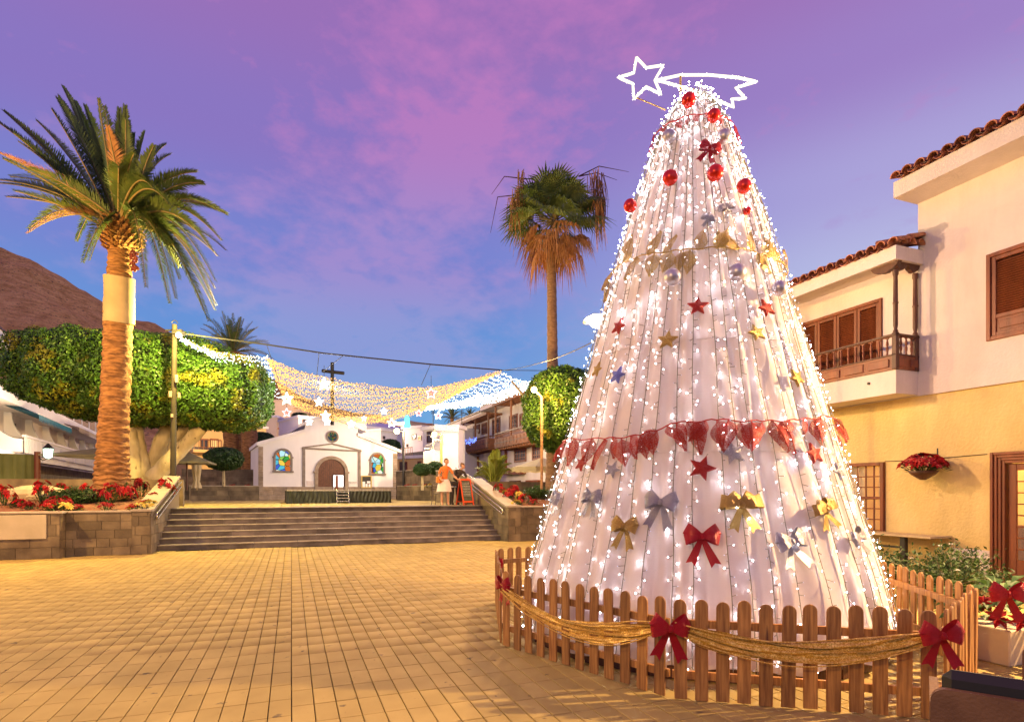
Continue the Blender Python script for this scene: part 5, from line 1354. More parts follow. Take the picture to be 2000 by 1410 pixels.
topiary('small dark bushy tree close to the dark ramp right of the church', 850, 914, 15, 12, 31, 940, 3, 3500)

# feathery yellow-green palm by the white house
yp = thing('areca_palm', 'yellow-green feathery palm clump in front of the white house', 'palm tree', AD(965, 945, 27)); yr = random.Random(5)
M['areca'] = mat('areca', (0.16, 0.20, 0.02), (0.30, 0.32, 0.04), 2, .5, rand=.25, trans=.3)
for k in range(34):
    b = AD(965 + yr.uniform(-9, 9), 945, 27 + yr.uniform(-.4, .4)); px = 965 + yr.uniform(-46, 46); py = 868 + abs(px - 965)*1.0 + yr.uniform(-4, 26); tip = AD(px, py, 27 + yr.uniform(-.8, .8)); mid = b.lerp(tip, .55) + Vector((0, 0, .5))
    frond_mesh(b, mid, tip, yr, width=.24, nl=22).build('frond', [M['areca'], M['areca']], yp, True, fix=False)

# ---- flowers in the beds
proto_r = [poinsettia('poinsettia', 'x', M['bract'], .30, .42, 16, 31, 'red poinsettias in the left bed'), poinsettia('poinsettia', 'x', M['bract'], .36, .34, 18, 32, 'red poinsettias in the left bed', leafy=1.6), poinsettia('poinsettia', 'x', M['bract'], .28, .26, 10, 33, 'red poinsettias in the left bed')]
proto_y = [poinsettia('poinsettia', 'x', M['yellow_bract'], .26, .24, 9, 34, 'yellow poinsettias in the beds')]
used_ = set()
def put(pr_, px, py, y, label, group, sc_=1.0, z=None):
    p = AY(px, py, y); zz = soil_z(y) - .02 if z is None else z; loc = (p.x, y, zz)
    if id(pr_) in used_: o = copy_tree(pr_, label=label)
    else: o = pr_; used_.add(id(pr_)); o['label'] = label
    o.location = loc; s = sc_; o.scale = (s, s, s*(1.7 if y > 19.5 else 1.0)); o.rotation_euler = (0, 0, (px*7.3) % 6.28); o['group'] = group; return o
LEFT = [(8, 935, 19.6, 0, 'red poinsettia at the left picture edge above the blank plaque'), (40, 950, 19.4, 1, 'red poinsettia second from the left picture edge'), (60, 975, 19.0, 2, 'red poinsettia low over the left bay of the wall'), (82, 935, 20.2, 0, 'red poinsettia in front of the yellowish rock'),
        (98, 985, 18.9, 2, 'red poinsettia next to the yellow one at the wall coping'), (112, 960, 19.4, 1, 'red poinsettia behind the yellow one'), (140, 935, 20.6, 1, 'tall red poinsettia in the middle of the bed'), (150, 990, 18.8, 2, 'red poinsettia touching the coping of the wall'), (170, 915, 21.2, 0, 'red poinsettia high up left of the palm trunk'),
        (190, 930, 20.2, 1, 'leafy red poinsettia directly left of the palm trunk'), (205, 985, 18.8, 2, 'red poinsettia in front of the palm trunk'), (215, 940, 19.9, 0, 'red poinsettia half covering the palm base'), (236, 915, 20.6, 1, 'red poinsettia right of the palm base'), (260, 985, 18.8, 2, 'bright red poinsettia near the corner by the handrail'),
        (275, 930, 21.4, 0, 'red poinsettia behind the corner by the parapet'), (300, 950, 20.2, 2, 'red poinsettia leaning against the sloping parapet'), (288, 970, 19.3, 2, 'red poinsettia halfway up the sloping parapet'), (120, 915, 22, 1, 'red poinsettia at the back of the bed near the green lantern'), (322, 942, 21.2, 0, 'red poinsettia at the top end of the parapet')]
for px, py, y, k, lb in LEFT: put(proto_r[k], px, py, y, lb, 'red poinsettias in the left bed', .72 + (px*13 % 10)*.04)
for px, py, y, lb in [(115, 985, 18.85, 'yellow poinsettia at the left bay of the planter wall'), (137, 990, 18.75, 'yellow poinsettia in the middle of the left coping'), (268, 985, 18.7, 'yellow poinsettia beside the bright red one near the handrail'), (295, 975, 19.1, 'yellow poinsettia against the sloping parapet')]: put(proto_y[0], px, py, y, lb, 'yellow poinsettias in the beds')
RIGHT = [(975, 955, 20.6, 0, 'red poinsettia at the top of the right parapet'), (992, 968, 19.8, 2, 'red poinsettia behind the right parapet'), (1003, 955, 21, 1, 'red poinsettia in the middle of the right bed'), (1012, 975, 19.2, 2, 'red poinsettia low in the right bed'), (1025, 970, 19.5, 0, 'red poinsettia beside the blue-green bush'), (1045, 980, 19, 2, 'red poinsettia next to the outline of the cone tree')]
for px, py, y, k, lb in RIGHT: put(proto_r[k], px, py, y, lb, 'red poinsettias in the right bed', .85)
for px, py, y, lb in [(983, 960, 20.4, 'yellow poinsettia near the upper end of the right parapet'), (1012, 963, 19.9, 'yellow poinsettia in the middle of the right bed'), (1008, 985, 18.9, 'yellow poinsettia low at the right wall coping')]: put(proto_y[0], px, py, y, lb, 'yellow poinsettias in the beds', .9)
shrub('green_bush', 'low grey-green bush in the middle of the left flower bed', Vector((AY(145, 950, 20).x, 20.0, soil_z(20) - .05)), (.9, .6, 0), .55, 70, 60, .04, 8, M['leaf'])
shrub('green_bush', 'low blue-green bush in the right bed next to the cone tree', Vector((AY(1050, 960, 20.6).x, 20.6, soil_z(20.6) - .05)), (1.0, .6, 0), .6, 70, 60, .04, 9, M['leaf'])
for i, (px, py, y, s) in enumerate([(70, 942, 21.5, .8), (98, 948, 20.8, .55), (205, 952, 21.2, .4)]):
    c = AY(px, py, y); t = MB(); rq = random.Random(i); rows = []
    for a in range(7):
        ph = math.pi*a/6; rows.append([(c.x + s*math.sin(ph)*math.cos(th)*(1 + .15*math.sin(th*3+a)), y + s*.5*math.sin(ph)*math.sin(th), soil_z(y) + s*.32*math.cos(ph)*(1 + .1*math.sin(th*2)) + .12) for th in np.linspace(0, 2*math.pi, 13)])
    t.strip(rows, smooth=False); o = t.build('rock', mat('rock%d' % i, (.42, .34, .2), (.52, .44, .28), 5, .85, .4, 20)); tag(o, ('large pale rock at the back of the left bed', 'flat pale rock in front of the large one', 'small pale rock beside the palm trunk')[i], 'rock')
# ================================================================== CHURCH
d_l, d_r = 33.5, 37.5
cP = AD(504.5, 957, d_l); cQ = AD(777, 957, d_r); cD = (Vector((cQ.x, cQ.y)) - Vector((cP.x, cP.y))).normalized(); cA = math.atan2(cD.y, cD.x)
def CH(px, py): return AP(px, py, (cP.x, cP.y), (cD.x, cD.y))
def C7(x, y): return CH(500 + x/6.6667, 800 + y/6.6667)      # from the enlarged crop
ch = thing('church', 'small white chapel with stone quoins, stained glass windows and arched wooden door', 'church', (cP.x, cP.y, UP), cA)
def lz(p): return (p[0], p[1] - UP)
def lpoly(mb, pts, y0, y1, mi=0): mb.prism([lz(C7(*p)) for p in pts], lambda q: Vector((q[0], y0, q[1])), lambda q: Vector((q[0], y1, q[1])), mi)
def lrect(name, mt, x0, ya, x1, yb, y0, y1, b=.01, parent=None):
    """box from two crop corners (left top, right bottom)"""
    a = lz(C7(x0, ya)); c = lz(C7(x1, yb)); m = MB(); m.bbox(a[0], c[0], y0, y1, c[1], a[1], b); return m.build(name, mt, parent or ch)
W = lz(C7(1840, 600))[0]
m = MB(); body = [(30, 1200), (1835, 1200), (1840, 545), (1322, 325), (1330, 330), (1330, 240), (1000, 92), (830, 92), (640, 180), (640, 285), (30, 460)]
# facade as three convex pieces side by side
m.prism([lz(C7(30, 1190)), lz(C7(640, 1190)), lz(C7(640, 290)), lz(C7(30, 462))], lambda q: Vector((q[0], 0, q[1])), lambda q: Vector((q[0], 9, q[1])))
m.prism([lz(C7(640, 1190)), lz(C7(1325, 1190)), lz(C7(1325, 195)), lz(C7(1000, 98)), lz(C7(840, 98)), lz(C7(640, 170))], lambda q: Vector((q[0], 0.0, q[1])), lambda q: Vector((q[0], 9, q[1])))
m.prism([lz(C7(1325, 1190)), lz(C7(1838, 1190)), lz(C7(1838, 545)), lz(C7(1325, 332))], lambda q: Vector((q[0], 0, q[1])), lambda q: Vector((q[0], 9, q[1])))
m.build('wall', M['white_clean'], ch)
def coping(pts, th, name='roof'):
    P = [lz(C7(*p)) for p in pts]; top = [(s, z + th) for s, z in P]; m = MB(); m.prism(P + top[::-1], lambda q: Vector((q[0], -.14, q[1])), lambda q: Vector((q[0], 9.1, q[1]))); m.build(name, M['white_clean'], ch)
coping([(5, 470), (655, 292)], .20); coping([(1320, 345), (1885, 565)], .20)
coping([(545, 235), (835, 110)], .17); coping([(990, 112), (1432, 290)], .17)
zb0 = lz(C7(60, 1000))[1]
# stone base and quoins as blocks
lbl = None
def lblocks(x0, x1, z0, z1, seed, bw=.5, bh=.24, proud=.035, face_y=0.0, mt=None):
    r = random.Random(seed); z = z0
    while z < z1 - .03:
        h = min(bh, z1 - z); s = x0
        while s < x1 - .03:
            w_ = min(bw*r.choice((.7, 1, 1.2)), x1 - s); w_ = x1 - s if x1 - s - w_ < .12 else w_
            m = MB(); m.bbox(s + .004, s + w_ - .004, face_y - proud - r.uniform(0, .006), face_y + .0, z + .004, z + h - .004, .006); m.build('stone_block', mt or M['church_stone'], ch); s += w_
        z += h
M['church_stone'] = mat('church_stone', (.22, .17, .12), (.34, .27, .2), 4, .8, .4, 40, rand=.2)
lblocks(0, W, 0, zb0, 1, bw=.8, bh=.27, proud=.06)
lblocks(0, .26, zb0, lz(C7(60, 470))[1] - .05, 2, bw=.3, bh=.3)
lblocks(W - .3, W, zb0, lz(C7(1820, 560))[1] - .05, 3, bw=.35, bh=.3)
GT = M['grey_trim']
lrect('pilaster', GT, 600, 512, 640, 1005, -.05, 0); lrect('pilaster', GT, 1325, 545, 1362, 1015, -.05, 0)
def bar(p, q, th, y0=-.07, mt=None, name='moulding', parent=None):
    a = lz(C7(*p)); b = lz(C7(*q)); m = MB(); m.prism([(a[0], a[1] - th/2), (b[0], b[1] - th/2), (b[0], b[1] + th/2), (a[0], a[1] + th/2)], lambda q: Vector((q[0], y0, q[1])), lambda q: Vector((q[0], 0, q[1]))); m.build(name, mt or GT, parent or ch)
bar((595, 500), (1372, 540), .09); bar((600, 494), (990, 444), .08, -.075); bar((990, 444), (1368, 532), .08, -.08)
def arch_ring(cx, cz, ri, ro, y0, y1, a0=0, a1=math.pi, n=18):
    m = MB(); 
    for k in range(n):
        t0 = a0 + (a1-a0)*k/n; t1 = a0 + (a1-a0)*(k+1)/n
        m.prism([(cx + ri*math.cos(t0), cz + ri*math.sin(t0)), (cx + ro*math.cos(t0), cz + ro*math.sin(t0)), (cx + ro*math.cos(t1), cz + ro*math.sin(t1)), (cx + ri*math.cos(t1), cz + ri*math.sin(t1))], lambda q: Vector((q[0], y0, q[1])), lambda q: Vector((q[0], y1, q[1])))
    return m
def stained(name, cols, scale, seed):
    m = bpy.data.materials.new(name); m.use_nodes = True; t = m.node_tree; nn = t.nodes.new; ll = t.links.new; t.nodes.clear()
    g_ = nn('ShaderNodeTexCoord'); ns_ = nn('ShaderNodeTexNoise'); ns_.inputs['Scale'].default_value = 1.1*scale; ns_.inputs['Detail'].default_value = 2
    mpn = nn('ShaderNodeMapping'); mpn.inputs['Location'].default_value = (seed, seed*2, seed); ll(g_.outputs['Object'], mpn.inputs[0]); ll(mpn.outputs[0], ns_.inputs['Vector'])
    vo = nn('ShaderNodeTexVoronoi'); vo.inputs['Scale'].default_value = scale*2.2; ll(mpn.outputs[0], vo.inputs['Vector'])
    ve = nn('ShaderNodeTexVoronoi'); ve.feature = 'DISTANCE_TO_EDGE'; ve.inputs['Scale'].default_value = scale*2.2; ll(mpn.outputs[0], ve.inputs['Vector'])
    sp_ = nn('ShaderNodeSeparateColor'); ll(vo.outputs['Color'], sp_.inputs[0]); cr = nn('ShaderNodeValToRGB'); cr.color_ramp.interpolation = 'CONSTANT'
    while len(cr.color_ramp.elements) < len(cols): cr.color_ramp.elements.new(.5)
    for i, (e, c) in enumerate(zip(cr.color_ramp.elements, cols)): e.position = i/len(cols); e.color = c + (1,)
    ll(sp_.outputs[0], cr.inputs[0]); lt = nn('ShaderNodeMath'); lt.operation = 'GREATER_THAN'; lt.inputs[1].default_value = .035; ll(ve.outputs['Distance'], lt.inputs[0])
    mx = nn('ShaderNodeMix'); mx.data_type = 'RGBA'; ll(lt.outputs[0], mx.inputs[0]); mx.inputs[6].default_value = (.01, .01, .01, 1); ll(cr.outputs[0], mx.inputs[7])
    e = nn('ShaderNodeEmission'); e.inputs[1].default_value = 1.1; ll(mx.outputs[2], e.inputs[0]); o = nn('ShaderNodeOutputMaterial'); ll(e.outputs[0], o.inputs[0]); return m
SC = [(.75, .9, .75), (.05, .35, .06), (.1, .5, .65), (.85, .6, .08), (.5, .8, .85), (.06, .12, .55), (.6, .15, .03), (.3, .6, .1), (.9, .9, .7)]
M['stained_a'] = stained('stained_a', SC, 1.5, 3.1); M['stained_b'] = stained('stained_b', SC[::-1], 1.5, 7.7); M['stained_c'] = stained('stained_c', [(.02, .1, .1), (.35, .16, .02), (.05, .2, .05), (.4, .3, .05), (.03, .05, .15)], 6, 1.3)
def church_window(xl, xr, ytop, yspring, ybot, xo, yo_bot, mt):
    f = thing('window', None, None); f.parent = ch; WM[f.name] = WM[ch.name].copy()
    a = lz(C7(xl, ybot)); b = lz(C7(xr, ybot)); cx = (a[0] + b[0])/2; hw = (b[0] - a[0])/2; zs_ = lz(C7((xl+xr)/2, yspring))[1]; fw = (xl - xo)/(xr - xl)*2*hw
    m = arch_ring(cx, zs_, hw, hw + fw, -.07, 0)
    zb_ = lz(C7((xl+xr)/2, ybot))[1]
    for s in (-1, 1): x0_, x1_ = sorted((cx + s*hw, cx + s*(hw + fw))); m.bbox(x0_, x1_, -.07, 0, zb_, zs_, .005)
    m.bbox(cx - hw - fw - .06, cx + hw + fw + .06, -.10, 0, zb_ - .10, zb_, .008)
    for s in (-1, 1): x0_, x1_ = sorted((cx + s*hw, cx + s*(hw + fw + .05))); m.bbox(x0_, x1_, -.085, -.001, zs_ - .05, zs_ + .04, .005)
    m.build('frame', GT, f)
    P = [(cx - hw, zb_), (cx + hw, zb_)] + [(cx + hw*math.cos(t), zs_ + hw*math.sin(t)) for t in np.linspace(0, math.pi, 13)]
    m = MB(); m.prism(P, lambda q: Vector((q[0], -.012, q[1])), lambda q: Vector((q[0], -.004, q[1]))); m.build('stained_glass', mt, f)
    m = MB()
    zm = zb_ + (zs_ - zb_)*.8; m.box(cx - hw, cx + hw, -.02, -.013, zm - .015, zm + .015); m.build('lead_bar', M['iron'], f)
church_window(255, 445, 530, 620, 795, 225, 810, M['stained_a']); church_window(1500, 1655, 585, 655, 830, 1476, 848, M['stained_b'])
rc = lz(C7(993, 352)); rw = thing('window', None, None); rw.parent = ch; WM[rw.name] = WM[ch.name].copy()
r1_ = (lz(C7(1075, 352))[0] - lz(C7(912, 352))[0])/2
arch_ring(rc[0], rc[1], r1_*.74, r1_, -.07, 0, 0, 2*math.pi, 28).build('frame', GT, rw)
m = MB(); m.prism([(rc[0] + r1_*.75*math.cos(t), rc[1] + r1_*.75*math.sin(t)) for t in np.linspace(0, 2*math.pi, 25)[:-1]], lambda q: Vector((q[0], -.02, q[1])), lambda q: Vector((q[0], -.004, q[1]))); m.build('rose_glass', M['stained_c'], rw)
m = MB()
for k in range(6): t = math.pi*k/6; m.tube([(rc[0] + r1_*.75*math.cos(t), -.03, rc[1] + r1_*.75*math.sin(t)), (rc[0] - r1_*.75*math.cos(t), -.03, rc[1] - r1_*.75*math.sin(t))], .012, 4)
m.build('tracery', M['iron'], rw)
# door
da, db = lz(C7(805, 1030)), lz(C7(1155, 1030)); dcx = (da[0] + db[0])/2; dhw = (db[0] - da[0])/2; dsp = lz(C7(980, 815))[1]; dro = (lz(C7(1200, 815))[0] - lz(C7(765, 815))[0])/2
cd_ = thing('door', None, None); cd_.parent = ch; WM[cd_.name] = WM[ch.name].copy()
m = arch_ring(dcx, dsp, dhw, dro, -.10, 0)
for s in (-1, 1):
    x0_, x1_ = sorted((dcx + s*dhw, dcx + s*dro)); m.bbox(x0_, x1_, -.10, 0, 0, dsp, .008); x0_, x1_ = sorted((dcx + s*(dhw - .01), dcx + s*(dro + .07))); m.bbox(x0_, x1_, -.13, -.001, dsp - .06, dsp + .05, .006)
m.build('frame', M['church_stone'], cd_)
P = [(dcx - dhw, 0)] + [(dcx + dhw, 0)] + [(dcx + dhw*math.cos(t), dsp + dhw*math.sin(t)) for t in np.linspace(0, math.pi, 17)]
m = MB(); m.prism(P, lambda q: Vector((q[0], -.02, q[1])), lambda q: Vector((q[0], -.002, q[1]))); m.build('door_panel', mat('church_door', (.10, .035, .015), (.16, .06, .025), 9, .5, .5, 30), cd_)
m = MB()
for k in range(-6, 7):
    x = dcx + k*dhw/7; h = dsp + math.sqrt(max(0, dhw**2 - (x - dcx)**2)); m.box(x - .008, x + .008, -.034, -.02, 0, h - .02)
m.build('door_batten', M['dark_wood'], cd_)
oa, ob = lz(C7(1005, 852)), lz(C7(1135, 1035))
m = MB(); m.box(oa[0], ob[0], -.05, -.036, 0, oa[1]); m.build('lit_opening', emis('church_light', (1, 1, .96), 2.2), cd_)
m = MB(); m.bbox(oa[0] + .12, oa[0] + .28, -.09, -.05, .1, oa[1] - .02, .01); m.build('wicket_leaf', BWD, cd_)
m = MB(); m.box(oa[0] - .05, oa[0], -.07, -.03, 0, oa[1] + .05); m.box(ob[0], ob[0] + .05, -.07, -.03, 0, oa[1] + .05); m.box(oa[0], ob[0], -.07, -.03, oa[1], oa[1] + .05); m.build('wicket_frame', M['dark_wood'], cd_)
# signs and notice board
def text_obj(body, size, loc, parent, mt, name='lettering', rotz=0, align='CENTER'):
    c = bpy.data.curves.new(name, 'FONT'); c.body = body; c.size = size; c.align_x = align; c.extrude = .002
    o = bpy.data.objects.new(name, c); COL.objects.link(o); o.parent = parent; o.location = loc; o.rotation_euler = (R_(90), 0, rotz); c.materials.append(mt); bpy.context.view_layer.update(); me = bpy.data.meshes.new_from_object(o.evaluated_get(bpy.context.evaluated_depsgraph_get())); n2 = bpy.data.objects.new(name, me); COL.objects.link(n2); n2.parent = parent; n2.location = loc; n2.rotation_euler = o.rotation_euler; bpy.data.objects.remove(o); tag(n2, kind='stuff'); return n2
s1 = thing('church_sign', 'white sign with two lines of dark lettering right of the chapel door', 'sign', WM[ch.name].to_translation(), cA)
a, b = lz(C7(1208, 925)), lz(C7(1312, 1003)); m = MB(); m.bbox(a[0], b[0], -.05, -.002, b[1], a[1], .006); m.build('board', M['white_wall'], s1)
cx_ = (a[0]+b[0])/2; wd_ = b[0] - a[0]
text_obj('PARROQUIA DEL', wd_*.125, (cx_, -.056, a[1] - wd_*.20), s1, M['iron']); text_obj('ESPIRITU SANTO', wd_*.120, (cx_, -.056, a[1] - wd_*.36), s1, M['iron'])
s1 = thing('church_plaque', 'faint cream plaque left of the chapel door', 'sign', WM[ch.name].to_translation(), cA)
a, b = lz(C7(660, 925)), lz(C7(748, 990)); m = MB(); m.bbox(a[0], b[0], -.03, -.002, b[1], a[1], .006); m.build('board', M['cream_wall'], s1)
nb = thing('notice_board', 'yellow framed notice board with white papers on the chapel wall', 'notice board', WM[ch.name].to_translation(), cA)
a, b = lz(C7(1366, 858)), lz(C7(1502, 1018)); t_ = .06; m = MB(); m.bbox(a[0], b[0], -.08, -.062, b[1], a[1], .004); 
m = MB()
for q in ((a[0], a[0]+t_, b[1], a[1]), (b[0]-t_, b[0], b[1], a[1]), (a[0]+t_, b[0]-t_, a[1]-t_, a[1]), (a[0]+t_, b[0]-t_, b[1], b[1]+t_)): m.bbox(q[0], q[1], -.10, -.04, q[2], q[3], .005)
m.build('frame', mat('brass', (.55, .42, .12), rough=.4, metal=.3), nb)
m = MB(); m.box(a[0]+.01, b[0]-.01, -.06, -.045, b[1]+.01, a[1]-.01); m.build('back_board', M['iron'], nb)
for (u0, v0, u1, v1) in ((.12, .08, .38, .52), (.42, .05, .62, .34), (.55, .38, .88, .56), (.70, .08, .9, .33)):
    m = MB(); dx, dz = b[0]-a[0], a[1]-b[1]; m.box(a[0]+dx*u0, a[0]+dx*u1, -.068, -.062, b[1]+dz*v0, b[1]+dz*v1); m.build('paper', M['white_clean'], nb)
# metal cross behind the gable
cr_ = thing('steel_cross', 'dark metal cross standing above the chapel roof behind the light net', 'cross', AD(649, 815, 34))
m = MB(); m.tube([AD(649, 830, 34), AD(649, 708, 34)], .10, 8); m.build('upright', M['iron'], cr_, True)
m = MB(); m.tube([AD(629, 724, 34), AD(672, 729, 34)], .10, 8); m.build('crossbeam', M['iron'], cr_, True)

# ================================================================== STAGE IN FRONT OF THE CHURCH
ds = G(560, 983.5, UP); sA = math.atan2((G(764, 984, UP) - ds).y, (G(764, 984, UP) - ds).x); sA = R_(2)
st = thing('stage', 'low stage hung with black crinkled cloth in front of the chapel', 'stage', (ds.x, ds.y, UP), sA)
sD = (math.cos(sA), math.sin(sA)); sW = AP(764, 957, (ds.x, ds.y), sD)[0]; sH = AP(640, 956.5, (ds.x, ds.y), sD)[1] - UP
m = MB(); m.bbox(0, sW, 0, 3.0, sH - .06, sH, .01); m.build('deck', mat('deck', (.2, .17, .13), (.3, .25, .2), 5, .7), st)
M['black_cloth'] = mat('black_cloth', (.010, .013, .009), (.022, .026, .018), 3, .65, .3, 12)
m = MB(); rows = []; sr = random.Random(2)
for z in np.linspace(0.01, sH - .05, 9):
    rows.append([(sW*i/160, -.03 - .022*math.sin(i*1.1 + 2*math.sin(z*6 + i*.06)) - .012*math.sin(i*.43 + z*9), z) for i in range(161)])
m.strip(rows); m.build('skirt', M['black_cloth'], st, fix=False)
m = MB(); m.strip([[(0, 3*i/20, z) for i in range(21)] for z in (0, sH - .05)]); m.strip([[(sW, 3*i/20, z) for i in range(21)] for z in (0, sH - .05)]); m.build('side_skirt', M['black_cloth'], st, fix=False)
la = AP(657, 957, (ds.x, ds.y), sD)[0]; lb_ = AP(680, 957, (ds.x, ds.y), sD)[0]
ld = thing('stage_ladder', 'short pale ladder leading up to the stage', 'ladder', (ds.x, ds.y, UP), sA)
for x in (la, lb_): m = MB(); m.tube([(x, -.32, 0), (x, -.10, sH + .03)], .022, 6); m.build('rail', M['steel'], ld)
for k in range(4): t_ = (k + .7)/4.4; m = MB(); m.bbox(la, lb_, -.32 + .22*t_ - .06, -.32 + .22*t_ + .03, sH*t_ - .012, sH*t_ + .012, .004); m.build('rung', M['steel'], ld)
# flowers on the stage edge
for i, (px, w_) in enumerate(((612, .25), (650, .35))):
    s_x = AP(px, 957, (ds.x, ds.y), sD)[0]; 
# ================================================================== LOW WALLS ROUND THE SQUARE
def low_wall(label, a, b, z0, z1, th=.35, name='low_wall', blocks=True, seed=1, cap=True, bw=.8, bh=.28):
    A_ = Vector((a.x, a.y, 0)); B_ = Vector((b.x, b.y, 0)); d = (B_-A_).normalized(); t = thing(name, label, 'wall', (A_.x, A_.y, z0)); m = MB(); wallbox(m, A_, B_, th, z0, z1, 1); m.build('core', M['mortar'] if blocks else M['stone'], t, True)
    if blocks: block_face(t, A_, d, [(0, z0), ((B_-A_).length, z0), ((B_-A_).length, z1), (0, z1)], seed=seed, bw=bw, bh=bh, z0=z0, mt=M['stone'])
    if cap: m = MB(); wallbox(m, A_ - Vector((d.y, -d.x, 0))*-.0 + Vector((d.y, -d.x, 0))*.04, B_ + Vector((d.y, -d.x, 0))*.04, th + .06, z1 + .001, z1 + .05, 1); m.build('coping', M['stone_cap'], t, True)
    return t
PZ = 1.96
low_wall('low stone planter wall left of the chapel holding the mushroom tree', AD(372, 950, 31), AD(506, 950, 33.2), UP, PZ, seed=2)
low_wall('low stone planter wall between chapel and ramp', AD(776, 950, 33), AD(853, 950, 30.5), UP, PZ, seed=3)
low_wall('dark retaining wall behind the mushroom tree left of the chapel', AD(355, 915, 35.5), AD(508, 915, 36.5), UP, 3.05, seed=4, name='retaining_wall', cap=False)
low_wall('dark retaining wall behind the small trees right of the chapel', AD(774, 920, 36), AD(866, 920, 31.5), UP, 2.9, seed=5, name='retaining_wall')
m = MB(); m.add([AD(372, 950, 31) + Vector((0,0,.0)), AD(506, 950, 33.2), AD(508, 950, 36.4), AD(355, 950, 35.4)], [(0,1,2,3)]); o = m.build('planter_soil', M['soil'], fix=False); tag(o, kind='structure')
m = MB(); m.add([AD(776, 950, 33), AD(853, 950, 30.5), AD(866, 950, 31.4), AD(774, 950, 36)], [(0,1,2,3)]); o = m.build('planter_soil', M['soil'], fix=False); tag(o, kind='structure')
for i, (px, d, k, lb) in enumerate([(455, 32.6, 1, 'small red poinsettia in the low planter under the mushroom tree'), (485, 33.2, 0, 'small red poinsettia in the low planter beside the chapel'), (797, 32.6, 0, 'small red poinsettia right beside the chapel'), (812, 32.2, 1, 'small red poinsettia between chapel and thin topiary'), (832, 31.5, 0, 'small red poinsettia right of the thin topiary stem')]):
    p = AD(px, 950, d); o = copy_tree(proto_r[2], label=lb); o.location = (p.x, p.y, PZ - .1); o['group'] = 'poinsettias in the low planters'; o.scale = (1, 1, .8)
p = AD(838, 950, 31); o = copy_tree(proto_y[0], label='small yellow poinsettia in the low planter near the ramp'); o.location = (p.x, p.y, PZ - .1)
# dark ramp with handrails going up to the right behind the sandwich board
rp = thing('ramp_wall', 'dark stone ramp wall with steel rails behind the sandwich board', 'wall', AD(860, 957, 26)); 
A_, B_ = AD(852, 957, 27.5), AD(966, 957, 24.5); m = MB(); q0 = Vector((A_.x, A_.y, 0)); q1 = Vector((B_.x, B_.y, 0)); dv = (q1-q0).normalized(); Lr = (q1-q0).length
zA = AD(895, 919, 26.2).z; fA = .38
m.prism([(0, UP), (Lr, UP), (Lr, UP + .5), (Lr*fA, zA), (0, zA)], lambda q: q0 + dv*q[0] + Vector((0, 0, q[1])), lambda q: q0 + dv*q[0] + Vector((-dv.y, dv.x, 0))*.3 + Vector((0, 0, q[1]))); m.build('core', M['stone'], rp, True)
m = MB(); m.prism([(0, zA), (Lr*fA, zA), (Lr*fA, zA + .06), (0, zA + .06)], lambda q: q0 + dv*(q[0]) + Vector((dv.y, -dv.x, 0))*.04 + Vector((0, 0, q[1])), lambda q: q0 + dv*q[0] + Vector((-dv.y, dv.x, 0))*.33 + Vector((0, 0, q[1]))); m.build('coping', M['stone_cap'], rp, True)
for dz in (.02, .16):
    m = MB(); m.tube([q0 + dv*Lr*fA + Vector((dv.y, -dv.x, 0))*.08 + Vector((0, 0, zA - dz + .15)), q0 + dv*Lr + Vector((dv.y, -dv.x, 0))*.08 + Vector((0, 0, UP + .65 - dz))], .025, 6); m.build('rail', M['steel'], rp, True)

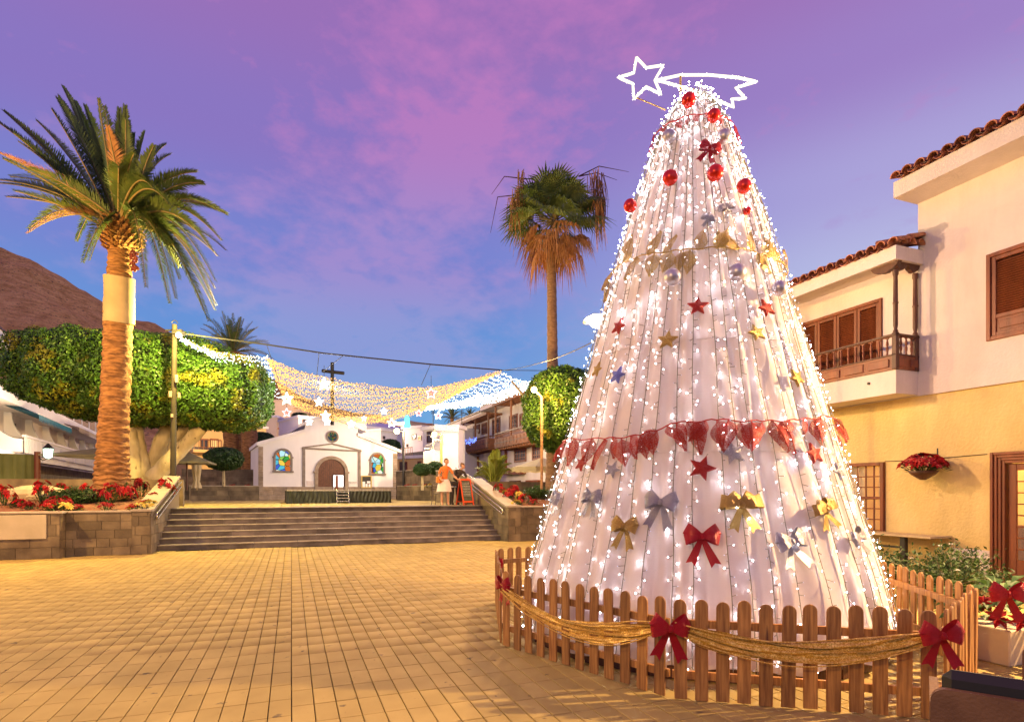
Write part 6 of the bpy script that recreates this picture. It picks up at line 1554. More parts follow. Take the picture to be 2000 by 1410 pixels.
# ================================================================== HOUSES
M['far_glass'] = mat('far_glass', (.05, .05, .07), rough=.2, spec=.6); M['pink_wall'] = mat('pink_wall', (.60, .46, .36), (.68, .53, .42), .4, .85); M['ochre_wall'] = mat('ochre_wall', (.66, .46, .2), (.72, .52, .26), .5, .85)
M['lit_win'] = emis('lit_win', (1.0, .55, .18), 1.3)
def house(name, label, x0, x1, yt, yb, d0_, d1_, wall, wins=(), depth=6, roof=None, flat=True, group=None):
    """box house given by its front: px x0 at distance d0_, px x1 at d1_; wins (x0,y0,x1,y1,kind)"""
    A_ = AD(x0, yb, d0_); B_ = AD(x1, yb, d1_); dv = Vector((B_.x - A_.x, B_.y - A_.y, 0)); L_ = dv.length; dv.normalize(); ang = math.atan2(dv.y, dv.x)
    xm = (x0+x1)/2; f = lambda px, py: AP(px, py, (A_.x, A_.y), (dv.x, dv.y))
    zt0 = f(x0, yt if not isinstance(yt, tuple) else yt[0])[1]; zt1 = f(x1, yt if not isinstance(yt, tuple) else yt[1])[1]; zb_ = min(f(x0, yb)[1], f(x1, yb)[1]) - .5
    if flat: zt1 = zt0 = max(zt0, zt1) if not isinstance(yt, tuple) else zt0
    t = thing(name, label, 'house', (A_.x, A_.y, zb_), ang, group)
    m = MB(); m.prism([(0, 0), (L_, 0), (L_, zt1 - zb_), (0, zt0 - zb_)], lambda q: Vector((q[0], 0, q[1])), lambda q: Vector((q[0], depth, q[1]))); m.build('wall', wall, t)
    s = d0_/FPX
    m = MB(); m.prism([(-.15, zt0 - zb_), (L_ + .15, zt1 - zb_), (L_ + .15, zt1 - zb_ + .22), (-.15, zt0 - zb_ + .22)], lambda q: Vector((q[0], -.18, q[1])), lambda q: Vector((q[0], depth + .1, q[1]))); m.build('roof', roof or wall, t)
    for w_ in wins:
        a, za = f(w_[0], w_[1]); b, zb2 = f(w_[2], w_[3]); k = w_[4] if len(w_) > 4 else 'w'; za -= zb_; zb2 -= zb_
        if a > b: a, b = b, a
        wn = thing('window', None, None); wn.parent = t; WM[wn.name] = WM[t.name].copy(); e = min(.08, (b-a)*.15)
        if k in ('w', 'l', 'd'):
            m = MB()
            for q in ((a - e, a, zb2 - e, za + e), (b, b + e, zb2 - e, za + e), (a, b, za, za + e), (a, b, zb2 - e, zb2)): m.box(q[0], q[1], -.06, .02, q[2], q[3])
            m.box((a+b)/2 - e*.3, (a+b)/2 + e*.3, -.03, 0, zb2, za); m.build('frame', M['brown_wood'] if k != 'w' else M['dark_wood'], wn)
            m = MB(); m.box(a, b, -.02, -.005, zb2, za); m.build('pane', M['lit_win'] if k == 'l' else M['far_glass'], wn)
        elif k == 'b':     # open balcony: slab, railing, flat dark panel with the shade of its depth painted in
            m = MB(); m.box(a, b, -.012, -.004, zb2, za); m.build('recess_shade', M['far_glass'], wn)
            m = MB(); m.box(a - .1, b + .1, -1.0, 0, zb2 - .25, zb2 - .02); m.build('slab', wall, wn)
            m = MB(); m.box(a, b, -.98, -.93, zb2 + .75, zb2 + .82)
            n = int((b-a)/.3)
            for i in range(n + 1): m.box(a + (b-a)*i/n - .02, a + (b-a)*i/n + .02, -.97, -.94, zb2, zb2 + .75)
            m.build('railing', M['brown_wood'], wn)
        elif k == 'r':     # dark red roof strip / terrace band
            m = MB(); m.box(a, b, -.3, -.003, zb2, za); m.build('band', M['roof_tile'], wn)
    return t
Wl = M['white_wall']; Ll = M['lilac_wall']; Pk = M['pink_wall']
# ochre house behind the ficus
house('house', 'ochre lit house with long balcony behind the umbrella and mushroom tree', 365, 520, 838, 948, 46, 50, M['ochre_wall'], [(374, 872, 426, 880, 'b'), (393, 858, 405, 873, 'd'), (412, 858, 425, 873, 'l'), (462, 858, 478, 868, 'w'), (463, 872, 482, 876, 'r'), (470, 895, 480, 905, 'w')], depth=8, roof=Wl)
small_palm('thick palm trunk left of the chapel, second of the pair behind the mushroom tree', 487, 726, 960, 38.5, 1.2, 26, 8, tr=.5)
# hillside houses behind the chapel
house('house', 'white terraced house with sloping roof left behind the chapel roof', 540, 580, (815, 832), 880, 62, 66, Pk, [(542, 838, 577, 842, 'r'), (545, 848, 577, 852, 'r'), (556, 842, 560, 847, 'w')], roof=Ll, flat=False)
house('house', 'white house with dark roof edge directly above the left chapel roof', 583, 640, 820, 880, 58, 60, Ll, [(592, 820, 603, 826, 'w')])
house('apartment_block', 'pinkish apartment block with balconies on the slope under the net', 570, 632, (783, 806), 860, 118, 140, Pk, [(572, 787, 578, 790, 'b'), (572, 793, 578, 796, 'b'), (587, 795, 592, 798, 'b'), (587, 802, 592, 805, 'b'), (598, 798, 603, 801, 'b'), (600, 805, 606, 808, 'b'), (610, 803, 616, 806, 'b'), (582, 790, 585, 793)], flat=False)
house('house', 'white house with two grey windows right of the chapel apex', 716, 735, 822, 880, 60, 62, Ll, [(720, 832, 723, 838), (727, 836, 731, 844)])
house('house', 'long pale house under the net right of the chapel apex', 668, 717, (822, 836), 880, 63, 60, Wl, [(700, 838, 712, 846, 'r')], flat=False)
house('house', 'white garage-like house with lilac walls between chapel and lamp post', 744, 775, 845, 905, 58, 60, Wl, [(748, 852, 751, 857)])
for i, (x0, x1, yt, yb, d, lb) in enumerate([(738, 768, 822, 880, 130, 'pink terraced house on the slope behind the lamp post'), (640, 668, 812, 860, 140, 'brownish house high on the slope behind the chapel apex'), (762, 800, 836, 880, 100, 'rose coloured house on the slope left of the teal hanging lamp'), (700, 742, 812, 860, 150, 'terraced apartment house on the slope under the middle of the net'), (800, 830, 828, 880, 110, 'low reddish house on the crest right of the teal hanging lamp')]):
    ws = []; rq = random.Random(i)
    for a in range(3):
        for b in range(3): ws.append((x0 + 3 + a*(x1-x0)/3.3, yt + 4 + b*7, x0 + 3 + a*(x1-x0)/3.3 + 4, yt + 7 + b*7, 'l' if rq.random() < .3 else 'w'))
    house('house', lb, x0, x1, yt, yb, d, d + 3, Pk if i % 2 == 0 else M['ochre_wall'], ws, group=None)
house('house', 'lilac house with dark railing and hanging laundry right of the lamp post', 788, 826, (838, 836), 945, 50, 47, Ll, [(791, 885, 826, 893, 'b'), (795, 868, 797, 872), (806, 850, 812, 856), (818, 853, 823, 858, 'l')], flat=False)
house('house', 'orange lit ground floor arcade under the lilac house', 775, 828, 897, 960, 44, 42, M['ochre_wall'], [(782, 903, 787, 918), (790, 903, 795, 920, 'd'), (817, 902, 823, 920, 'd')], depth=2.5, roof=Wl)
hz_ = house('house', 'white house with lattice parapet and spiral stair beside the balcony house', 827, 862, 841, 960, 40, 38.5, Wl, [(836, 845, 845, 862), (829, 912, 845, 950, 'd')], depth=2.0)
house('house', 'plain lilac side wall with a latticed top right of the spiral stair', 861, 895, 838, 960, 37, 36.6, Ll, [(880, 925, 883, 930)], depth=.8)
lt_ = thing('lattice_parapet', 'white lattice parapet on top of the plain lilac wall', 'parapet', AD(850, 838, 36.3)); m = MB()
for i in range(16): m.tube([AD(850 + i*3, 829 + i*.4, 36.3), AD(850 + i*3, 840 + i*.2, 36.3)], .03, 4)
for j in range(4): m.tube([AD(850, 829 + j*3.5, 36.3), AD(896, 835 + j*2.4, 36.3)], .03, 4)
o = m.build('lattice', M['white_clean'], lt_, True); tag(o, kind='stuff')
sp_ = thing('spiral_stair', 'grey spiral stair on the white house beside the gold-lit lamp post', 'stairs', AD(846, 890, 37)); m = MB(); m.tube([AD(846, 895, 37), AD(846, 843, 37)], .07, 8); m.build('column', M['steel'], sp_, True)
for k in range(16):
    a = k*.55; c = AD(846, 890 - k*2.7, 37); e = c + Vector((math.cos(a), math.sin(a), 0))*.55; s_v = Vector((-math.sin(a), math.cos(a), 0))*.14; m = MB(); m.add([c, e - s_v, e + s_v, c + Vector((0,0,.05)), e - s_v + Vector((0,0,.05)), e + s_v + Vector((0,0,.05))], [(0,1,2), (3,4,5), (0,1,4,3), (1,2,5,4), (2,0,3,5)]); m.build('step', M['steel'], sp_, True)
wb_ = thing('white_balcony', 'small white balustraded balcony left of the gold-lit lamp post', 'balcony', AD(840, 900, 35)); m = MB(); a_, b_, c_ = AD(827, 900, 36), AD(845, 898, 34.2), AD(862, 897, 35.6)
for (p, q) in ((a_, b_), (b_, c_)): wallbox(m, p, q, .12, AD(845, 905, 34.2).z - .25, AD(845, 905, 34.2).z); wallbox(m, p, q, .12, AD(845, 882, 34.2).z, AD(845, 882, 34.2).z + .12)
m.build('slab_and_rail', M['white_clean'], wb_, True)
for i in range(7): p = b_.lerp(c_, (i + .5)/7); m = MB(); m.tube([Vector((p.x, p.y, AD(845, 905, 34.2).z)), Vector((p.x, p.y, AD(845, 882, 34.2).z))], .06, 6); m.build('baluster', M['white_clean'], wb_, True)
m = MB(); wallbox(m, a_, b_, .1, AD(845, 905, 34.2).z, AD(845, 882, 34.2).z); m.build('parapet', M['cream_wall'], wb_, True)

# ---- white house with two carved balconies
HX = 15.2
def H(px, py, x=HX): return AX(px, py, x)
y_far, y_near = H(888, 900).y, H(1110, 900).y; z0 = UP - .1
wh = thing('balcony_house', 'white two-storey house with two carved wooden balconies right of the steps', 'house', (HX, y_near, z0))
zr1 = H(940, 822).z; zr2 = H(1000, 790).z; ymid = H(963, 820).y
m = MB(); m.box(HX, HX + 8, ymid, y_far, z0, zr1); m.box(HX - .02, HX + 8, y_near, ymid, z0, zr2); m.build('wall', M['cream_wall'], wh, True)
m = MB(); m.box(HX - 1.0, HX + 8.2, ymid + .05, y_far + .3, zr1 + .001, zr1 + .35); m.build('roof', M['cream_wall'], wh, True)
m = MB(); m.box(HX - 1.1, HX + 8.2, y_near - .3, ymid, zr2 + .001, zr2 + .35); m.build('roof', M['cream_wall'], wh, True)
m = MB(); m.box(HX - 1.15, HX + 8.2, ymid + .0, y_far + .35, zr1 + .351, zr1 + .45); m.box(HX - 1.2, HX + 8.2, y_near - .3, ymid - .05, zr2 + .351, zr2 + .46); m.build('roof_edge', M['dark_wood'], wh, True)
BW2 = M['balcony_wood']
def carved(px0, px1, pyt_rail, pyb, pyapron, proj=1.25, blue=False):
    b = thing('balcony', None, None); b.parent = wh; WM[b.name] = WM[wh.name].copy()
    x0 = HX - proj; ya, yb_ = AX(px1, 850, x0).y, AX(px0, 850, x0).y; xm = (px0+px1)/2
    zb_ = AX(xm, pyb, x0).z; za = AX(xm, pyapron, x0).z; zr = AX(xm, pyt_rail, x0).z; L_ = yb_ - ya
    m = MB(); m.box(x0, x0 + .08, ya, yb_, zb_, za); m.box(x0 + .08, HX - .03, ya, ya + .08, zb_, za); m.box(x0 + .08, HX - .03, yb_ - .08, yb_, zb_, za); m.box(x0 + .08, HX - .03, ya + .08, yb_ - .08, za - .1, za - .02); m.build('apron', BW2, b, True)
    n = max(4, int(L_/.6))
    for k in range(n):
        for zz0, zz1 in ((zb_ + .08, zb_ + (za-zb_)*.46), (zb_ + (za-zb_)*.54, za - .08)): m = MB(); m.bbox(x0 - .03, x0 - .001, ya + L_*k/n + .07, ya + L_*(k+1)/n - .07, zz0, zz1, .01); m.build('panel', BW2, b, True)
    m = MB(); m.box(x0 - .05, x0 + .1, ya - .04, yb_ + .04, zb_ + (za-zb_)*.5 - .03, zb_ + (za-zb_)*.5 + .03); m.box(x0 - .02, x0 + .08, ya, yb_, zr - .08, zr); m.box(x0 + .08, HX - .03, ya, ya + .07, zr - .08, zr); m.build('handrail', M['dark_wood'], b, True)
    nb_ = int(L_/.2)
    for k in range(nb_): m = MB(); m.lathe([(.03, 0), (.02, .2*(zr-za)), (.035, .5*(zr-za)), (.02, .8*(zr-za)), (.03, zr - za - .08)], 6, c=(x0 + .03, ya + L_*(k+.5)/nb_, za)); m.build('baluster', BW2, b, True)
    for k in range(5): m = MB(); m.lathe([(.03, 0), (.02, .2*(zr-za)), (.035, .5*(zr-za)), (.02, .8*(zr-za)), (.03, zr - za - .08)], 6, c=(x0 + .2*(k+1), ya + .04, za)); m.build('baluster', BW2, b, True)
    ztop = (zr1 if yb_ > ymid + 2 else zr2)
    for k in range(3): y = ya + .05 + (L_ - .1)*k/2; m = MB(); m.bbox(x0 + .0, x0 + .12, y - .06, y + .06, za, ztop, .01); m.build('post', BW2, b, True)
    nj = int(L_/.45)
    for k in range(nj): y = ya + L_*(k + .5)/nj; m = MB(); m.box(x0 - .15, HX - .03, y - .05, y + .05, ztop - .14, ztop); m.build('roof_joist', BW2, b, True); m = MB(); m.box(x0 + .08, HX - .03, y - .05, y + .05, zb_ - .16, zb_ - .002); m.build('floor_joist', BW2, b, True)
    m = MB(); m.box(x0 - .18, x0 - .06, ya - .1, yb_ + .1, ztop - .2, ztop - .02); m.build('eave_beam', BW2, b, True)
    if blue:
        m = MB(); r = random.Random(1)
        for k in range(160): p = Vector((x0 - .02 + r.gauss(0, .05), ya + L_*r.uniform(.42, 1), zr + r.gauss(-.12, .12))); m.octa(p, .035)
        o = m.build('blue_lights', emis('blue_led', (.15, .25, 1.0), 3.0), b, True); tag(o, kind='stuff')
carved(904, 953, 857, 879, 862, blue=True); carved(966, 1032, 838, 869, 850)
def hwin(px0, px1, py0, py1, x=HX, nc=2, nr_=3): 
    a, b = AX(px1, (py0+py1)/2, x), AX(px0, (py0+py1)/2, x); zt, zb_ = AX((px0+px1)/2, py0, x).z, AX((px0+px1)/2, py1, x).z
    f = thing('window', None, None); f.parent = wh; WM[f.name] = WM[wh.name].copy(); y0, y1 = a.y, b.y; m = MB(); t = .12; x = x - .03
    for q in ((y0, y0+t, zb_, zt), (y1-t, y1, zb_, zt), (y0+t, y1-t, zt-t, zt), (y0+t, y1-t, zb_, zb_+t)): m.box(x - .06, x, *q)
    for k in range(1, nc*2): y = y0 + (y1-y0)*k/(nc*2); m.box(x - .03, x - .005, y - (.05 if k == nc else .02), y + (.05 if k == nc else .02), zb_ + t, zt - t)
    for k in range(1, nr_): z = zb_ + (zt-zb_)*k/nr_; m.box(x - .029, x - .006, y0 + t, y1 - t, z - .02, z + .02)
    m.build('frame', BWD, f, True); m = MB(); m.box(x - .004, x + .01, y0, y1, zb_, zt); m.build('pane', M['far_glass'], f, True)
hwin(963, 978, 817, 848); hwin(996, 1012, 810, 838); hwin(926, 938, 830, 848); hwin(942, 952, 826, 848)
hwin(962, 979, 880, 912); hwin(1006, 1029, 877, 902); hwin(1041, 1058, 869, 898); hwin(1016, 1022, 808, 835)
for (px0, px1, py0, py1) in ((922, 936, 892, 928), (989, 991, 870, 925)):
    a, b = H(px1, py0), H(px0, py0); m = MB(); m.box(HX - .2, HX - .03, a.y, b.y, H(px0, py1).z, a.z); m.build('post', M['brown_wood'], wh, True)
m = MB(); a, b = H(934, 891), H(924, 904); m.box(HX - .1, HX - .03, a.y, b.y, b.z, a.z); m.build('wall_picture', M['balcony_wood'], wh, True)
m = MB(); a, b = H(1028, 902), H(990, 915); m.box(HX - .35, HX - .03, a.y, b.y, b.z - .5, a.z - .3); m.build('counter', BWD, wh, True)
for px0, px1, py0, py1, mt_ in ((1034, 1058, 937, 946, BWD), (1002, 1018, 938, 946, M['dark_wood'])):
    a, b = H(px1, py0), H(px0, py1); m = MB(); m.box(HX - .3, HX - .03, a.y, b.y, b.z, a.z); m.build('low_panel', mt_, wh, True)

# ---- long terrace row on the left
u_ = (416 - 1000)/FPX; rd = (FW + RT*u_); rd = Vector((rd.x, rd.y, 0)).normalized(); r0 = AD(-60, 957, 27); rlen = 44
ra = math.atan2(rd.y, rd.x)
def RW(px, py): return AP(px, py, (r0.x, r0.y), (rd.x, rd.y))
rw_ = thing('terrace_row', 'long white terrace row with blue awnings and curved fin walls on the left', 'apartment building', (r0.x, r0.y, 0), ra)
# local: x along, y away from the square (left), z up ; facade at y=0, square at y<0
z1a = RW(20, 771)[1]; z1b = RW(20, 758)[1]; zf1 = RW(10, 795)[1]; 
m = MB(); m.box(0, rlen, 0.9, 9, 0.5, 10.2); m.build('wall', M['cream_wall'], rw_)
zs_a, zs_b = RW(20, 795)[1], RW(20, 772)[1]
m = MB(); m.box(0, rlen, -.6, 1.0, zs_a, zs_b); m.build('balcony_slab', M['white_wall'], rw_)
m = MB(); m.box(0, rlen, -.6, 1.2, 9.0, 9.4); m.build('roof', M['white_wall'], rw_)
m = MB(); m.box(0, rlen, -.6, -.1, zs_a - 2.95, zs_a - 2.6); m.build('lower_slab', M['white_wall'], rw_)
for k in range(14):
    x = 1.0 + k*3.1; m = MB(); m.bbox(x, x + 2.85, -.55, -.50, zs_b + .05, zs_b + .95, .01); m.build('railing_panel', BW2, rw_)
    m = MB(); m.box(x + 2.87, x + 3.08, -.6, -.4, zs_b, zs_b + 1.05); m.build('pier', M['white_wall'], rw_)
for k in range(9):       # curved fin walls between the flats on the first floor
    x = 4.2 + k*4.4; zt, zb_ = zs_a - .02, zs_a - 2.6; P = [(1.0, zb_), (1.0, zt), (.55, zt)]
    for i in range(9): t_ = i/8; P.append((.55 - 1.9*t_**1.2 if False else .55 - 1.5*(1 - math.cos(t_*math.pi/2)), zt - (zt - zb_ - .7)*math.sin(t_*math.pi/2)))
    P.append((-.95, zb_)); m = MB(); n_ = len(P)
    # split into quads to stay convex
    for i in range(2, n_ - 1):
        pass
    m.prism(P, lambda q: Vector((x, q[0], q[1])), lambda q: Vector((x + .22, q[0], q[1]))); m.build('fin_wall', M['white_wall'], rw_)
    m = MB(); m.bbox(x + 1.3, x + 2.3, .86, .92, zb_ + .1, zb_ + 2.1, .01); m.build('shutter', BW2 if k % 2 == 0 else M['dark_wood'], rw_)
m = MB(); n_ = 60
for k in range(n_*2): m.box(5.0 + k*.3, 5.12 + k*.3, -.95, -.88, zs_a - 2.6, zs_a - 1.75)
m.box(4.8, 5 + n_*.6, -1.0, -.83, zs_a - 1.75, zs_a - 1.62); o = m.build('balustrade', M['white_wall'], rw_); tag(o, kind='stuff')
def awning(px0, px1, pyt, ht, mt, label, dy=-.6):
    a, za = RW(px0, pyt); b, _ = RW(px1, pyt); t = thing('awning', label, 'awning', (r0.x, r0.y, 0), ra, group='awnings on the terrace row'); m = MB(); n = 24; h = ht
    rows = [[(a + (b-a)*i/(n*2), .0, za + .25) for i in range(n*2+1)], [(a + (b-a)*i/(n*2), dy - .9, za - .15) for i in range(n*2+1)], [(a + (b-a)*i/(n*2), dy - .92, za - .15 - h*(.75 + .25*math.cos(math.pi*i))) for i in range(n*2+1)]]
    m.strip(rows, smooth=False); m.build('canvas', mt, t, fix=False); m = MB(); m.tube([(a, dy - .9, za - .14), (b, dy - .9, za - .14)], .03, 6); m.build('front_bar', M['white_clean'], t)
M['teal'] = mat('teal', (.01, .16, .24), (.02, .22, .32), 3, .7, trans=.2); M['cream_canvas'] = mat('cream_canvas', (.55, .45, .28), (.62, .52, .34), 3, .7, trans=.3)
awning(-10, 22, 700, .45, M['teal'], 'teal awning on the upper floor at the left picture edge'); awning(8, 86, 800, .45, M['teal'], 'long teal awning under the balcony of the terrace row'); awning(104, 160, 828, .42, M['cream_canvas'], 'cream awning on the terrace row right of the long teal one')
# fill ground floor: dark shop fronts
m = MB(); m.box(0, rlen, .85, .95, .9, zs_a - 2.9); m.build('shop_front', M['stone'], rw_)
# houses high on the slope above the ficus at the far left
house('house', 'pale house on the slope at the upper left edge above the ficus', -6, 14, 655, 720, 70, 74, Wl, [(-2, 665, 2, 678), (6, 667, 10, 680)], depth=8, roof=M['dark_wood'])
house('house', 'second white gable peeping over the left end of the ficus', 0, 24, 676, 730, 58, 62, Wl, [(4, 684, 9, 694)], depth=8, roof=Wl)
# green canvas screen, post and lantern
gs = thing('canvas_screen', 'olive green canvas screen at the left behind the flower bed', 'screen', AD(0, 935, 24.5)); m = MB(); A1, B1 = AD(-60, 930, 23.5), AD(67, 930, 25.5)
rows = [[A1.lerp(B1, i/30) + Vector((.03*math.sin(i*1.1), .05*math.sin(i*1.7), z - A1.lerp(B1, i/30).z)) for i in range(31)] for z in (UP + .3, 2.4, AD(67, 888, 25.5).z)]
m.strip(rows); m.build('canvas', mat('olive', (.13, .15, .05), (.18, .2, .07), 1.5, .8), gs, True, fix=False)
m = MB(); m.tube([AD(73, 940, 25.3), AD(73, 882, 25.3)], .12, 8); m.build('post', BWD, gs, True)
ln = thing('street_lantern', 'lit green-white lantern on a short wooden post above the flower bed', 'lantern', AD(95, 885, 25)); s3 = 25/FPX
m = MB(); c = AD(94, 882, 25); m.lathe([(.05, -.30), (.16, -.22), (.19, .12), (.16, .13)], 6, c=tuple(c)); m.build('glass_body', emis('lantern_glow', (.75, 1.0, .75), 3.0), ln, True)
m = MB(); m.lathe([(.22, .13), (.12, .25), (.03, .36)], 6, c=tuple(c)); m.build('cap', M['iron'], ln, True); m = MB(); m.tube([c + Vector((0, 0, -.3)), c + Vector((-.2, 0, -.38)), AD(76, 893, 25)], .02, 5); m.build('arm', M['iron'], ln, True)
for k in range(6): a = k*math.pi/3; m = MB(); m.tube([c + Vector((.16*math.cos(a), .16*math.sin(a), -.22)), c + Vector((.2*math.cos(a), .2*math.sin(a), .12))], .012, 4); m.build('cage_bar', M['iron'], ln, True)
# ---- umbrellas
def umbrella(label, px, py_top, py_eave, py_base, rpx, d, mt, nside=4, rot=.3, drop=.18):
    s = d/FPX; t = thing('parasol', label, 'parasol', AD(px, py_base, d), group='cafe parasols round the square'); c = AD(px, py_top, d); e = AD(px, py_eave, d); R0 = rpx*s; H0 = c.z - e.z; m = MB(); n = nside
    P = [Vector((math.cos(2*math.pi*k/n + rot)*R0, math.sin(2*math.pi*k/n + rot)*R0, -H0)) for k in range(n)]
    rows = []
    for i in range(7):
        f = i/6; row = []
        for k in range(n):
            for q in range(4): v = P[k].lerp(P[(k+1) % n], q/4)*f; v.z = -H0*(f**.9) - .06*math.sin(math.pi*q/4)*0; row.append(c + v)
        row.append(row[0]); rows.append(row)
    rows.append([p - Vector((0, 0, drop*(1 if i % 2 == 0 else .75))) for i, p in enumerate(rows[-1])])
    m.strip(rows, smooth=False); m.build('canopy', mt, t, True, fix=False)
    m = MB(); m.tube([AD(px, py_base, d), c + Vector((0, 0, .1))], .04, 8); m.build('pole', M['dark_wood'], t, True)
    for k in range(n): m = MB(); m.tube([c + Vector((0, 0, -.12)), c + P[k] + Vector((0, 0, -.03))], .02, 5); m.build('rib', M['wrap'], t, True)
M['olive_canvas'] = mat('olive_canvas', (.28, .26, .14), (.34, .32, .18), 2, .8, trans=.3); M['cream_umb'] = mat('cream_umb', (.62, .52, .30), (.68, .58, .36), 2, .8, trans=.35)
umbrella('grey-green parasol behind the palm trunk on the left', 215, 872, 892, 950, 110, 27, M['olive_canvas'], 4, .5, .05); umbrella('olive parasol between the ficus limbs and the mushroom tree', 365, 880, 903, 957, 64, 27, M['olive_canvas'], 4, .75, .08)
umbrella('cream parasol in front of the white balcony house', 1058, 893, 913, 960, 62, 26.5, M['cream_umb'], 8, .2, .22)
cu = thing('closed_parasol', 'pale closed bundle of cloth standing left of the mushroom tree', 'closed parasol', AD(384, 953, 29)); rows = []
for (py, r) in ((953, 8), (948, 7), (940, 4.6), (925, 6.4), (908, 7.4), (897, 6)):
    c = AD(384, py, 29); rows.append([c + Vector((math.cos(t), math.sin(t), 0))*(r*29/FPX*(1 + .22*math.sin(t*6))) for t in np.linspace(0, 2*math.pi, 37)])
m = MB(); m.strip(rows); m.build('folded_cloth', M['cream_umb'], cu, True, fix=False); m = MB(); m.tube([AD(384, 957, 29), AD(384, 890, 29)], .04, 6); m.build('pole', M['wrap'], cu, True)

# ================================================================== MOUNTAIN
prof = [(-900, 430), (-300, 400), (0, 470), (60, 492), (110, 520), (180, 565), (260, 612), (340, 643), (400, 668), (470, 698), (540, 738), (600, 770), (660, 790), (720, 803), (780, 813), (830, 822), (870, 832), (930, 860), (1000, 890), (1200, 935), (1500, 950), (2600, 950)]
def ridge(px):
    for (a, ya), (b, yb_) in zip(prof, prof[1:]):
        if a <= px <= b: return ya + (yb_-ya)*(px-a)/(b-a)
    return prof[-1][1]
from mathutils import noise as nz
rows = []; nI, nJ = 260, 60
for j in range(nJ):
    f = j/(nJ-1); d = 95*(1-f) + 420*f; row = []
    for i in range(nI):
        px = -900 + 3500*i/(nI-1); hr = (HOR - ridge(px))/FPX*330; q = min(1, max(0, (d - 95)/(330-95))); lat = (px-1000)/FPX*d
        z = .9 + hr*(q**1.25)*(1 if d <= 330 else max(0, 1 - (d-330)/200)); nn_ = nz.fractal(Vector((lat/38, d/38, 0)), 1.0, 2.1, 6)*4.0 + nz.fractal(Vector((lat/9, d/16, 3)), 1.0, 2.0, 5)*1.1
        p = CL(lat, d); row.append((p.x, p.y, max(.82, z + nn_*q*min(1, hr/20) - 1.5*q*min(1, hr/20))))
    rows.append(row)
m = MB(); m.strip(rows, smooth=True); M['hill'] = mat('hill', (0.50, 0.27, 0.045), (0.88, 0.54, 0.14), .22, .95, 1.0, .7, stretch=(1, 1, 1.4), detail=12, spots=((.06, .045, .02), .9, .6), bdist=1.2)
o = m.build('hillside', M['hill'], fix=False); tag(o, kind='structure')
small_palm('tiny palm on the skyline behind the latticed white house', 883, 818, 850, 60, 1.6, 22, 9, tr=.2)
small_palm('tiny palm just above the roof of the balcony house', 918, 812, 850, 55, .9, 16, 10, tr=.12)
for (x, a, b, lb) in ((846, 800, 842, 'tall television aerial on a roof under the net'), (902, 800, 820, 'double aerial on the roof of the balcony house')):
    t = thing('aerial', lb, 'aerial', AD(x, b, 42)); m = MB(); m.tube([AD(x, b + 6, 42), AD(x, a, 42)], .03, 5); m.build('mast', M['iron'], t, True)
    for k in range(4): m = MB(); m.tube([AD(x - 4, a + 2 + k*2, 42), AD(x + 4, a + 1 + k*2, 42)], .015, 4); m.build('rod', M['iron'], t, True)
topiary('rounded bush above the right chapel roof', 762, 872, 20, 14, 44, 900, 21, 4000, group='bushes behind the chapel'); topiary('dark bush on the slope under the left part of the net', 585, 812, 15, 7, 90, 840, 22, 1500, group='bushes behind the chapel'); topiary('orange lit shrub left of the chapel gable', 508, 858, 26, 14, 40, 905, 23, 5000, group='bushes behind the chapel')
# ================================================================== POLES, CABLES, LIGHT NET
DP1 = 20.6
po = thing('lamp_pole', 'tall dark pole with a lit floodlight and junction boxes in front of the ficus', 'lamp post', AD(339, 940, DP1))
m = MB(); m.tube([AD(338, 945, DP1), AD(341, 634, DP1)], [.10, .085], 10); m.build('pole', mat('pole_wood', (.022, .016, .009), (.04, .03, .016), 3, .8, .3, 20), po, True)
m = MB(); c = AD(337, 645, DP1); m.tube([c - RT*.25, c + RT*.35], .03, 6); m.tube([AD(341, 634, DP1) + RT*.1*math.cos(t) + Vector((0, 0, .1*math.sin(t) + .05)) for t in np.linspace(0, math.pi, 8)], .015, 5); m.build('crossarm', M['iron'], po, True)
for lb2, px, py, w_, h_ in (('junction_box', 345, 740, .10, .28), ('junction_box', 333, 770, .10, .22), ('junction_box', 350, 772, .08, .2), ('junction_box', 336, 812, .08, .12)):
    c = AD(px, py, DP1 - .12); m = MB(); m.bbox(c.x - w_/2, c.x + w_/2, c.y - .06, c.y + .06, c.z - h_/2, c.z + h_/2, .01); m.build(lb2, mat(lb2, (.22, .17, .12), (.3, .24, .17), 4, .6), po, True)
c = AD(349, 650, DP1 - .1); m = MB(); m.prism([(-.18, -.05), (.14, -.10), (.18, .02), (.12, .10), (-.16, .06)], lambda q: c + RT*q[0] + FW*-.12 + Vector((0, 0, q[1])), lambda q: c + RT*q[0] + FW*.12 + Vector((0, 0, q[1]))); m.build('lamp_housing', M['iron'], po, True)
M['sod_glow'] = emis('sod_glow', (1.0, .62, .22), 40)
m = MB(); m.ball(c + RT*.06 - FW*.1 + Vector((0, 0, -.11)), .10, 10, 6); m.build('bulb', M['sod_glow'], po, True)
